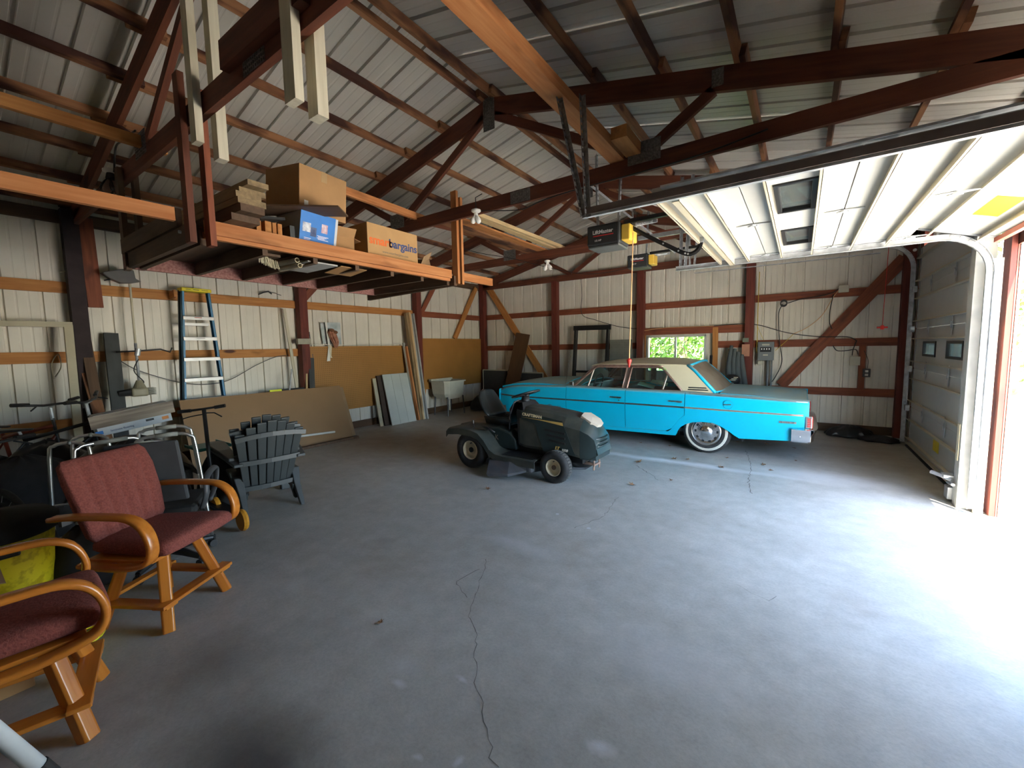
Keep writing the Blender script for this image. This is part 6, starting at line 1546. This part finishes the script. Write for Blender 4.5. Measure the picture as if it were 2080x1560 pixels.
# ================================================================ stacked garden chairs
def adirondack(name, origin, rz, lift, tilt, label, m):
    """local frame: chair faces +X, Y across, Z up"""
    t = empty(name, (origin[0], origin[1], lift), rot=M.Rotation(rz, 4, 'Z') @ M.Rotation(tilt, 4, 'Y'), label=label, cat='garden chair', group='stacked garden chairs')
    # fan back: seven slats widening upward, leaning back (-X)
    n = 7; zb, zt = .20, .96
    def bx(z): return -.12 - (z - zb) * .36
    H = [.83, .895, .935, .95, .935, .895, .83]
    for i in range(n):
        q = (i - 3); y0 = q*.062; y1 = q*.088; hw0, hw1 = .0285, .041; z1 = H[i] * .98
        curve = .008 * abs(q)**1.5
        P = [V((bx(zb) + curve, y0 - hw0, zb)), V((bx(zb) + curve, y0 + hw0, zb)), V((bx(z1) + curve, y1 + hw1, z1)), V((bx(z1) + curve, y1 - hw1, z1))]
        P2 = [p + V((.022, 0, .008)) for p in P]
        MB().add(P + P2, [(0,3,2,1), (4,5,6,7), (0,1,5,4), (1,2,6,5), (2,3,7,6), (3,0,4,7)]).build('back_slat', m, t, local=True, bevel=.006)
    for z, wd_ in ((.24, .22), (.52, .27), (.80, .31)):
        w_ = wd_; mb = MB(); pts = [V((bx(z) - .012 + .022*(abs(q)/3)**1.5, q/3*w_, z + (-.03 if z > .7 else 0)*(abs(q)/3)**2)) for q in (-3, -2, -1, 0, 1, 2, 3)]
        for a, b in zip(pts, pts[1:]): mb.bar(a, b, .03, .045)
        mb.build('back_rail', m, t, local=True)
    for s in (-1, 1):
        MB().loft([[V((.36, s*.24, z)), V((.44, s*.24, z)), V((.44, s*.33, z)), V((.36, s*.33, z))] for z in (.0, .3)] + [[V((.30, s*.25, .54)), V((.46, s*.25, .56)), V((.46, s*.36, .56)), V((.30, s*.36, .54))]], cap=True).build('front_leg', m, t, local=True, bevel=.01)
        MB().loft([[V((-.30, s*.235, 0)), V((-.24, s*.235, 0)), V((-.24, s*.275, 0)), V((-.30, s*.275, 0))], [V((-.18, s*.22, .20)), V((-.09, s*.22, .22)), V((-.09, s*.28, .22)), V((-.18, s*.28, .20))], [V((-.10, s*.22, .36)), V((.05, s*.22, .36)), V((.05, s*.30, .36)), V((-.10, s*.30, .36))]], cap=True).build('rear_leg', m, t, local=True, bevel=.008)
        MB().loft([[V((-.26, s*.24, .50)), V((-.26, s*.32, .50)), V((-.26, s*.32, .53)), V((-.26, s*.24, .53))], [V((0, s*.24, .545)), V((0, s*.36, .545)), V((0, s*.36, .57)), V((0, s*.24, .57))], [V((.35, s*.23, .56)), V((.35, s*.39, .56)), V((.35, s*.39, .585)), V((.35, s*.23, .585))], [V((.52, s*.26, .55)), V((.52, s*.36, .55)), V((.52, s*.36, .57)), V((.52, s*.26, .57))]], cap=True).build('armrest', m, t, local=True, bevel=.008)
    for i in range(6):
        a = (i + .5) / 6; x = .46 - a*.58; z = .36 - a*.14
        MB().box(x - .042, x + .042, -.235, .235, z - .012, z + .012, None).build('seat_slat', m, t, local=True, bevel=.006)
    for s in (-1, 1): MB().bar((.46, s*.22, .33), (-.16, s*.22, .17), .03, .06).build('seat_rail', m, t, local=True)
    MB().box(.10, .18, -.24, .24, .18, .24).build('cross_rail', m, t, local=True)
    return t
GC = mat('garden_chair_grey', (.055, .062, .062), .42, var=.12, scale=3)
GO = (-4.56, 1.99); GRZ = math.radians(170)
adirondack('garden_chair', GO, GRZ, 0, 0, 'dark grey slatted plastic garden chair, lower one of the stacked pair', GC)
adirondack('garden_chair', (GO[0] - .115, GO[1] - .0, 0), GRZ, .055, -.02, 'dark grey slatted plastic garden chair nested on top of the other', GC)
# things lying on the chair seat and arm
t = empty('green_tray', (-5.15, 1.80, .60), label='teal plastic tray lying on top of the dark box behind the stacked chairs', cat='tray')
MB().box(-5.35, -4.95, 1.55, 1.85, .60, .612).box(-5.35, -4.95, 1.55, 1.562, .6, .63).box(-5.35, -4.95, 1.838, 1.85, .6, .63).box(-4.962, -4.95, 1.55, 1.85, .6, .63).build('tray_body', mat('teal_plastic', (.02, .22, .20), .4, var=.1), t, bevel=.004)

# ================================================================ counter stools
FAB = mat('red_fabric', (.20, .048, .036), .95, col2=(.26, .070, .052), scale=110, bump=.5)
FAB2 = FAB
def stool(x, y, rz, label, srot=0.0):
    """local frame: seat faces +X"""
    t = empty('swivel_stool', (x, y, 0), rz=rz, label=label, cat='stool', group='oak swivel stools')
    S = M.Rotation(srot, 4, 'Z')
    for sx in (-1, 1):
        for sy in (-1, 1):
            a = V((sx*.215, sy*.215, 0)); b = V((sx*.115, sy*.115, .415))
            m = frame(a, b, up=(sx, sy, 0)); L = (b - a).length
            P = [(.030, .021), (.021, .030), (-.021, .030), (-.030, .021), (-.030, -.021), (-.021, -.030), (.021, -.030), (.030, -.021)]
            vs = [(0, p, q) for p, q in P] + [(L, p, q) for p, q in P]; n = 8
            W = WM[t.name] @ m
            me = bpy.data.meshes.new('leg'); me.from_pydata(vs, [], [tuple(range(n))[::-1], tuple(range(n, 2*n))] + [(i, (i+1) % n, n+(i+1) % n, n+i) for i in range(n)]); me.materials.append(OAK)
            o = bpy.data.objects.new('leg', me); place(o, W, t); finish(o, bevel=.004)
    for k, (a, b, z) in enumerate((((-.255, -.215), (.255, -.215), .155), ((.215, -.275), (.215, .275), .165), ((.255, .215), (-.255, .215), .155), ((-.215, .275), (-.215, -.275), .165))):
        beam('foot_rail', (a[0]*.93, a[1]*.93, z), (b[0]*.93, b[1]*.93, z), .075 if k != 3 else .05, .020, OAK, t, local=True, bevel=.004)
    MB().box(-.14, .14, -.14, .14, .412, .432).build('leg_plate', OAK, t, local=True, bevel=.003)
    MB().lathe([(.11, .43), (.11, .455), (.001, .455)], 20).build('swivel', DSTEEL, t, local=True)
    R = empty('seat_unit', WM[t.name] @ V((0, 0, .455)), parent=t, rot=WM[t.name].to_3x3().to_4x4() @ S)
    # seat cushion
    def pad(rings, name, m): return MB().loft(rings, cap=True).build(name, m, R, local=True, smooth=True, sub=1)
    sec = []
    for x_, hw, z0, z1 in ((-.24, .215, .01, .075), (-.20, .225, .0, .085), (0, .24, 0, .09), (.19, .255, .0, .10), (.265, .255, .005, .095), (.285, .245, .02, .075)):
        sec.append([V((x_, -hw, z0 + .012)), V((x_, -hw + .02, z0)), V((x_, hw - .02, z0)), V((x_, hw, z0 + .012)), V((x_, hw, z1 - .02)), V((x_, hw - .025, z1)), V((x_, 0, z1 + .006)), V((x_, -hw + .025, z1)), V((x_, -hw, z1 - .02))])
    pad(sec, 'seat_cushion', FAB)
    # back cushion with five vertical folds
    sec = []
    N = 48
    for z, x_, hw, th in ((.06, -.20, .205, .05), (.10, -.215, .225, .085), (.25, -.25, .24, .095), (.42, -.30, .25, .09), (.515, -.335, .245, .07), (.545, -.345, .225, .03)):
        r = []
        for i in range(N + 1):
            q = i/N*2 - 1; cr = .016 * (.5 + .5*math.cos(q * PI * 6))**3 * (1 if abs(q) < .85 else 0)
            r.append(V((x_ + th/2 - cr*(th > .06) - .02*abs(q)**4, q*hw, z)))
        for i in range(N, -1, -1):
            q = i/N*2 - 1; r.append(V((x_ - th/2 + .02*abs(q)**4, q*hw, z)))
        sec.append(r)
    MB().loft(sec, cap=True).build('backrest_cushion', FAB2, R, local=True, smooth=True)
    for s in (-1, 1):
        pts = [(-.33, s*.30, .245), (-.20, s*.30, .258), (.02, s*.30, .262), (.14, s*.30, .252), (.215, s*.30, .205), (.252, s*.30, .12), (.245, s*.30, .04), (.19, s*.30, -.005), (.05, s*.295, -.03), (-.15, s*.28, -.03), (-.22, s*.27, -.03)]
        pth = smooth_path(pts, 4); mb = MB(); ring = []
        for i, p in enumerate(pth):
            d = (pth[min(i+1, len(pth)-1)] - pth[max(i-1, 0)]).normalized(); n_ = V((0, 1, 0)).cross(d).normalized(); yv = V((0, 1, 0))
            w_, h_ = .032, .014
            ring.append([p + yv*w_*c + n_*h_*e for c, e in ((-1, -.6), (-.7, -1), (.7, -1), (1, -.6), (1, .6), (.7, 1), (-.7, 1), (-1, .6))])
        mb.loft(ring, cap=True).build('armrest', OAK, R, local=True, smooth=True)
    MB().box(-.20, .20, -.26, .26, -.022, -.002).build('seat_board', OAK, R, local=True, bevel=.004)
    MB().bar((-.30, -.29, .22), (-.30, .29, .22), .02, .05).build('back_bracket', DSTEEL, R, local=True)
    return t
stool(-3.22, .78, math.radians(30), 'oak swivel stool with rust-red cushions, the whole one nearer the garden chairs', srot=math.radians(0))
stool(-2.65, .13, math.radians(75), 'oak swivel stool with dark red seat cut off at the left edge', srot=math.radians(11))

# ================================================================ clutter on the left
ALUM = mat('aluminium_tube', (.60, .60, .58), .3, .9, var=.08)
def tubeobj(name, pts, r, m, parent=None, n=4, **kw): return MB().tube(smooth_path(pts, n), r, 10).build(name, m, parent, smooth=True, **kw)
def walker(x, y, rz, label, h=.88, w=.50, d=.42):
    t = empty('walking_frame', (x, y, 0), rz=rz, label=label, cat='walking frame', group='aluminium walking frames')
    for s in (-1, 1):
        p = [(-.02, s*w/2*1.15, 0), (0, s*w/2, h - .12), (.03, s*w/2, h - .02), (.10, s*w/2, h), (d - .12, s*w/2, h), (d - .04, s*w/2, h - .03), (d - .01, s*w/2, h - .14), (d + .05, s*w/2*1.15, 0)]
        MB().tube([WM[t.name] @ V(q) for q in smooth_path(p, 3)], .0135, 10).build('side_frame', ALUM, t, smooth=True)
        MB().tube([WM[t.name] @ V((.12, s*w/2, h)), WM[t.name] @ V((d - .12, s*w/2, h))], .018, 10).build('grip', mat('grip_grey', (.25, .25, .22), .6), t, smooth=True)
        MB().tube([WM[t.name] @ V((-.01, s*w/2*1.08, h*.45)), WM[t.name] @ V((d + .02, s*w/2*1.08, h*.45))], .011, 8).build('side_bar', ALUM, t)
        for xx in (-.02, d + .05): MB().lathe([(.022, 0), (.02, .05), (.014, .055)], 12, M.Translation((xx, s*w/2*1.15, 0))).build('rubber_tip', BLACKM, t, local=True)
    MB().tube([WM[t.name] @ V(q) for q in ((d, -w/2, h*.78), (d, w/2, h*.78))], .011, 8).tube([WM[t.name] @ V(q) for q in ((d + .01, -w/2*1.05, h*.5), (d + .01, w/2*1.05, h*.5))], .011, 8).build('front_bar', ALUM, t)
    return t
walker(-4.42, .97, math.radians(75), 'aluminium walking frame standing behind the whole oak stool', h=.95, w=.45, d=.38)
walker(-4.35, .66, math.radians(100), 'aluminium walking frame at left beside the black pile', h=.90, w=.40, d=.45)
walker(-5.0, .62, math.radians(60), 'aluminium walking frame farthest back, its arched top showing above the stool', h=.90, w=.34, d=.26)
# bicycles
def bicycle(x, y, rz, fr, label, h=1.0, tilt=0.0):
    t = empty('bicycle', (x, y, 0), rot=M.Rotation(rz, 4, 'Z') @ M.Rotation(tilt, 4, 'X'), label=label, cat='bicycle')
    r = .32; k = h
    for xx in (0, 1.02):
        wl = empty('wheel', WM[t.name] @ V((xx, 0, r)), parent=t, rot=WM[t.name].to_3x3().to_4x4())
        MB().tube([(r*math.cos(a), 0, r*math.sin(a)) for a in [2*PI*i/30 for i in range(31)]], .022, 8, cap=False).build('tyre', RUBBER, wl, local=True, smooth=True)
        mb = MB()
        for i in range(18): mb.tube([(0, .02*(-1)**i, 0), (r*math.cos(2*PI*i/18), 0, r*math.sin(2*PI*i/18))], .0015, 3)
        mb.tube([(0, -.04, 0), (0, .04, 0)], .02, 8); mb.build('spokes', STEEL, wl, local=True)
    mb = MB()
    for a, b, rr_ in (((.42, 0, .30), (.32, 0, .80), .016), ((.32, 0, .76), (.84, 0, .82*k), .018), ((.42, 0, .30), (.85, 0, .72*k), .019), ((0, .03, r), (.42, .03, .30), .01), ((0, .03, r), (.33, .02, .74), .009), ((0, -.03, r), (.42, -.03, .30), .01), ((0, -.03, r), (.33, -.02, .74), .009)): mb.tube([a, b], rr_, 8)
    mb.build('bicycle_frame', fr, t, local=True, smooth=True)
    MB().tube([(.83, 0, .90*k), (.87, 0, .62), (.92, .04, .60), (1.02, .05, r)], .014, 8).tube([(.87, 0, .62), (.92, -.04, .60), (1.02, -.05, r)], .014, 8).build('fork', BLACK, t, local=True)
    MB().tube([(.83, 0, .88*k), (.82, 0, 1.0*k), (.86, 0, 1.03*k)], .016, 8).build('stem', STEEL, t, local=True)
    MB().tube([(.80, -.31, 1.06*k), (.86, -.10, 1.03*k), (.86, .10, 1.03*k), (.80, .31, 1.06*k)], .012, 8).build('handlebar', BLACK, t, local=True, smooth=True)
    for s in (-1, 1): MB().tube([(.795, s*.33, 1.063*k), (.825, s*.20, 1.05*k)], .018, 8).tube([(.86, s*.17, 1.03*k), (.90, s*.26, 1.0*k)], .007, 6).build('grip', BLACK, t, local=True)
    MB().loft([[V((.14, -.07, .86)), V((.14, .07, .86)), V((.14, .06, .89)), V((.14, -.06, .89))], [V((.40, -.02, .86)), V((.40, .02, .86)), V((.40, .015, .88)), V((.40, -.015, .88))]], cap=True).build('saddle', BLACK, t, local=True, bevel=.01)
    MB().tube([(.32, 0, .78), (.29, 0, .87)], .012, 8).build('seat_post', STEEL, t, local=True)
    MB().lathe([(.001, -.004), (.09, -.004), (.09, .004), (.001, .004)], 20, M.Translation((.42, .05, .30)) @ M.Rotation(PI/2, 4, 'X')).tube([(.42, .06, .30), (.50, .07, .16)], .01, 6).tube([(.42, -.06, .30), (.34, -.07, .44)], .01, 6).build('crankset', DSTEEL, t, local=True)
    return t
RFR = mat('red_bike_paint', (.20, .035, .015), .4, var=.2)
bicycle(-7.05, .25, math.radians(38), RFR, 'bicycle with rust-red frame leaning at the far left wall', h=1.06)
bicycle(-6.55, .30, math.radians(60), BLACK, 'black bicycle whose bar end shows right of the white frame', h=1.10, tilt=.08)
bicycle(-5.6, -.25, math.radians(25), BLACK, 'black bicycle deep in the pile at the left edge', h=.95, tilt=-.12)
# kick scooter with tall black stem
def scooter():
    b = on(412, 835, 1, 1.55); t = empty('kick_scooter', (b.x, 1.55, 0), label='black kick scooter with tall stem and wide handlebar', cat='scooter')
    x = b.x; z = b.z
    MB().tube([(x + .12, 1.55, .12), (x + .03, 1.56, .6), (x, 1.56, z + .02)], .018, 8).build('stem', BLACK, t, smooth=True)
    MB().tube([(x - .14, 1.42, z + .0), (x, 1.56, z + .02), (x + .10, 1.68, z + .04)], .011, 8).build('handlebar', BLACK, t, smooth=True)
    MB().tube([(x - .16, 1.40, z + .0), (x - .08, 1.48, z + .008)], .017, 8).build('grip', BLACK, t)
    MB().tube([(x + .12, 1.70, z + .044), (x + .06, 1.63, z + .03)], .017, 8).build('grip', BLACK, t)
    MB().tube([(x, 1.56, z - .03), (x - .08, 1.47, z - .05), (x - .13, 1.42, z - .07)], .006, 6).tube([(x, 1.56, z - .02), (x + .07, 1.62, z - .02), (x + .13, 1.66, z - .06)], .006, 6).build('brake_lever', BLACK, t)
    MB().box(x - .02, x + .62, 1.49, 1.61, .10, .14, None).build('deck', BLACK, t, bevel=.01)
    for xx in (x + .12, x + .70):
        MB().lathe([(.001, -.02), (.09, -.02), (.10, 0), (.09, .02), (.001, .02)], 20, M.Translation((xx, 1.55, .10)) @ M.Rotation(PI/2, 4, 'X')).build('wheel', mat('orange_wheel', (.60, .26, .02), .5), t)
scooter()
# rounded black machine cover with ribbed hose
def cover():
    t = empty('black_machine', (-5.35, 1.15, 0), label='large rounded black plastic machine cover behind the walking frames', cat='machine')
    rings = []
    for i in range(13):
        q = i / 12; a = PI * q; y = .62 + 1.0 * q
        s = math.sin(a) ** .55 if 0 < q < 1 else .02
        rings.append([V((-5.75 + .62*u, y, .30 + (.50*s) * math.sin(PI*.5*(1 - abs(u - .5)*1.2)))) for u in [j/8 for j in range(9)]])
    MB().loft(rings, closed=False).build('cover', BLACK, t, smooth=True, solid=.01)
    MB().box(-5.6, -5.12, .75, 1.55, 0, .42).build('body', BLACKM, t, bevel=.05)
    mb = MB()
    for i in range(11):
        mb.tube([(-5.06 + .05*math.cos(a), 1.22 + .09*math.cos(a), .50 - .018*i + .07*math.sin(a)) for a in [2*PI*k/14 for k in range(15)]], .008, 6, cap=False)
    mb.build('hose_coil', BLACK, t, smooth=True)
    return t
cover()
# flooring carton on top of the pile
fc = carton('flooring_box', -6.05, -5.87, 1.0, 1.62, .80, 1.02, mat('white_card', (.62, .64, .66)), 'long flooring carton with wood print and white lower band', tape=False, rz=0, tilt=.13)
MB().box(.0905, .092, -.35, .35, .085, .218).build('wood_print', mat('plank_print', (.20, .14, .10), .6, col2=(.40, .31, .23), scale=12, stretch=(1, .15, 2)), fc, local=True)
MB().box(.0905, .092, -.33, -.27, .02, .055).build('blue_logo', BLUEP, fc, local=True)
MB().box(.0905, .092, .22, .28, .03, .065).build('orange_mark', mat('orange_mark', (.75, .25, .04), .5), fc, local=True)
MB().box(.0905, .0915, .08, .15, .05, .072).build('dark_mark', BLACK, fc, local=True)
text('carton_print', 'laminate flooring', .028, mat('blue_ink', (.035, .07, .20)), WM[fc.name] @ M.Translation((.092, -.12, .036)) @ M(((0, 0, 1, 0), (1, 0, 0, 0), (0, 1, 0, 0), (0, 0, 0, 1))), fc)
# heaps and boxes filling the dark corner
for k, (c, s, lab, m_) in enumerate((((-5.25, 1.15, 0), (.34, .42, .80), 'tall black bag under the flooring carton', BAG), ((-5.6, .45, 0), (.55, .50, .72), 'bulky black bag in the pile behind the walking frames', CLOTH), ((-6.4, .7, 0), (.5, .5, .72), 'black bag against the wall below the white frame', BAG), ((-4.75, .15, 0), (.40, .36, .62), 'dark bag at the left edge above the yellow bin', CLOTH), ((-6.6, -.3, 0), (.6, .6, .80), 'dark heap at the far left edge by the wall', BAG), ((-5.1, -.4, 0), (.4, .4, .75), 'black bag beyond the left edge of the pile', BAG), ((-5.0, 1.75, 0), (.28, .22, .58), 'dark box-like bag behind the stacked garden chairs', CLOTH))):
    heap('black_bag', c, s, m_, lab, 20 + k)
# chairs: dark office chair frames etc.
def office_chair(x, y, rz, label, armcol):
    t = empty('office_chair', (x, y, 0), rz=rz, label=label, cat='office chair')
    for k in range(5):
        a = 2*PI*k/5 + .3; c, s = math.cos(a), math.sin(a)
        MB().tube([(0, 0, .11), (.15*c, .15*s, .10), (.30*c, .30*s, .075)], [.035, .028, .018], 8).build('base_spoke', BLACK, t, local=True)
        MB().tube([(.30*c - .02*s, .30*s + .02*c, .03), (.30*c + .02*s, .30*s - .02*c, .03)], .03, 12).box(.30*c - .012, .30*c + .012, .30*s - .012, .30*s + .012, .03, .075).build('caster', BLACK, t, local=True)
    MB().tube([(0, 0, .10), (0, 0, .42)], .028, 12).build('gas_column', BLACK, t, local=True)
    MB().box(-.24, .24, -.25, .25, .42, .49).build('seat', BLACKM, t, local=True, bevel=.03)
    MB().loft([[V((-.26, -.22, .55)), V((-.22, -.22, .55)), V((-.22, .22, .55)), V((-.26, .22, .55))], [V((-.33, -.2, 1.0)), V((-.30, -.2, 1.0)), V((-.30, .2, 1.0)), V((-.33, .2, 1.0))]], cap=True).build('backrest', armcol, t, local=True, bevel=.02)
    for s in (-1, 1):
        MB().tube(smooth_path([(-.16, s*.27, .44), (-.2, s*.31, .55), (-.15, s*.31, .67), (.10, s*.31, .68), (.18, s*.31, .64), (.14, s*.30, .52), (.02, s*.28, .44)], 4), .022, 8, flat=(1, .6)).build('arm_loop', armcol, t, local=True, smooth=True)
    return t
GRYP = mat('arm_grey', (.055, .058, .062), .5, var=.15)
office_chair(-3.92, .98, math.radians(150), 'black office chair on casters behind the whole oak stool', GRYP)
# yellow bin with black lid
t = empty('yellow_bin', (-4.02, .20, 0), label='speckled yellow plastic bin with black lid at the left edge', cat='bin')
YB_ = mat('yellow_dirty', (.62, .47, .01), .5, col2=(.80, .66, .02), scale=22, lo=.38, hi=.5)
MB().lathe([(.001, 0.02), (.19, .02), (.20, .04), (.235, .50), (.24, .56)], 28).build('bin_body', YB_, t, local=True, smooth=True)
MB().lathe([(.243, .50), (.26, .51), (.26, .585), (.22, .62), (.001, .66)], 28).build('lid', BLACKM, t, local=True, smooth=True)
MB().box(.19, .26, -.13, .06, .42, .455).build('latch_band', BLACK, t, local=True, bevel=.01)
heap('black_bag', (-4.05, .56, 0), (.24, .20, .42), CLOTH, 'slumped black bag right of the yellow bin', 41)
# cardboard with scribbles + box under the near stool
bx1 = carton('cardboard_box', -3.72, -3.36, -.50, .10, 0, .44, CARDB2, 'open cardboard box with marker lines beside the yellow bin', flaps=True)
MB().tube([bx1.matrix_world @ V(q) if False else WM[bx1.name] @ V(q) for q in ((-.2, .28, .452), (-.1, .30, .45), (0, .27, .453), (.1, .31, .45), (.2, .29, .45))], .006, 5).build('marker_line', BLACK, bx1)
carton('cardboard_box', -3.32, -3.0, -.42, .20, 0, .26, CARDB, 'flat cardboard box under the near oak stool', tape=True)
# yellow coiled air hose
t = empty('coiled_hose', (-3.22, .40, .0), label='bright yellow coiled air hose standing behind the near stool', cat='hose')
pts = []
for i in range(150):
    a = i * .42; r = .085; pts.append((-3.22 + r*math.cos(a), .40 + r*math.sin(a), .03 + i/150*.30))
MB().tube(pts, .0085, 6).build('coil', mat('yellow_hose', (.85, .72, .02), .35, var=.02), t, smooth=True)
# pale pipe in the lower left corner
a = on(-30, 1470, 0, -1.55); b = on(76, 1556, 0, -1.55)
t = empty('white_tube', (-1.55, b.y, b.z), label='white tube with black tip in the lower left corner', cat='pipe')
TR = .018
L0 = V((-1.55, a.y, a.z)); L1 = V((-1.55, b.y, b.z)); d_ = (L1 - L0).normalized()
zt = (L1.z - .0) 
MB().tube([L0 - d_*.35, L1], TR, 12).build('tube', mat('tube_white', (.60, .64, .66), .4), t, smooth=True)
MB().tube([L1, L1 + d_*.05], .021, 12).build('tip', BLACKM, t)
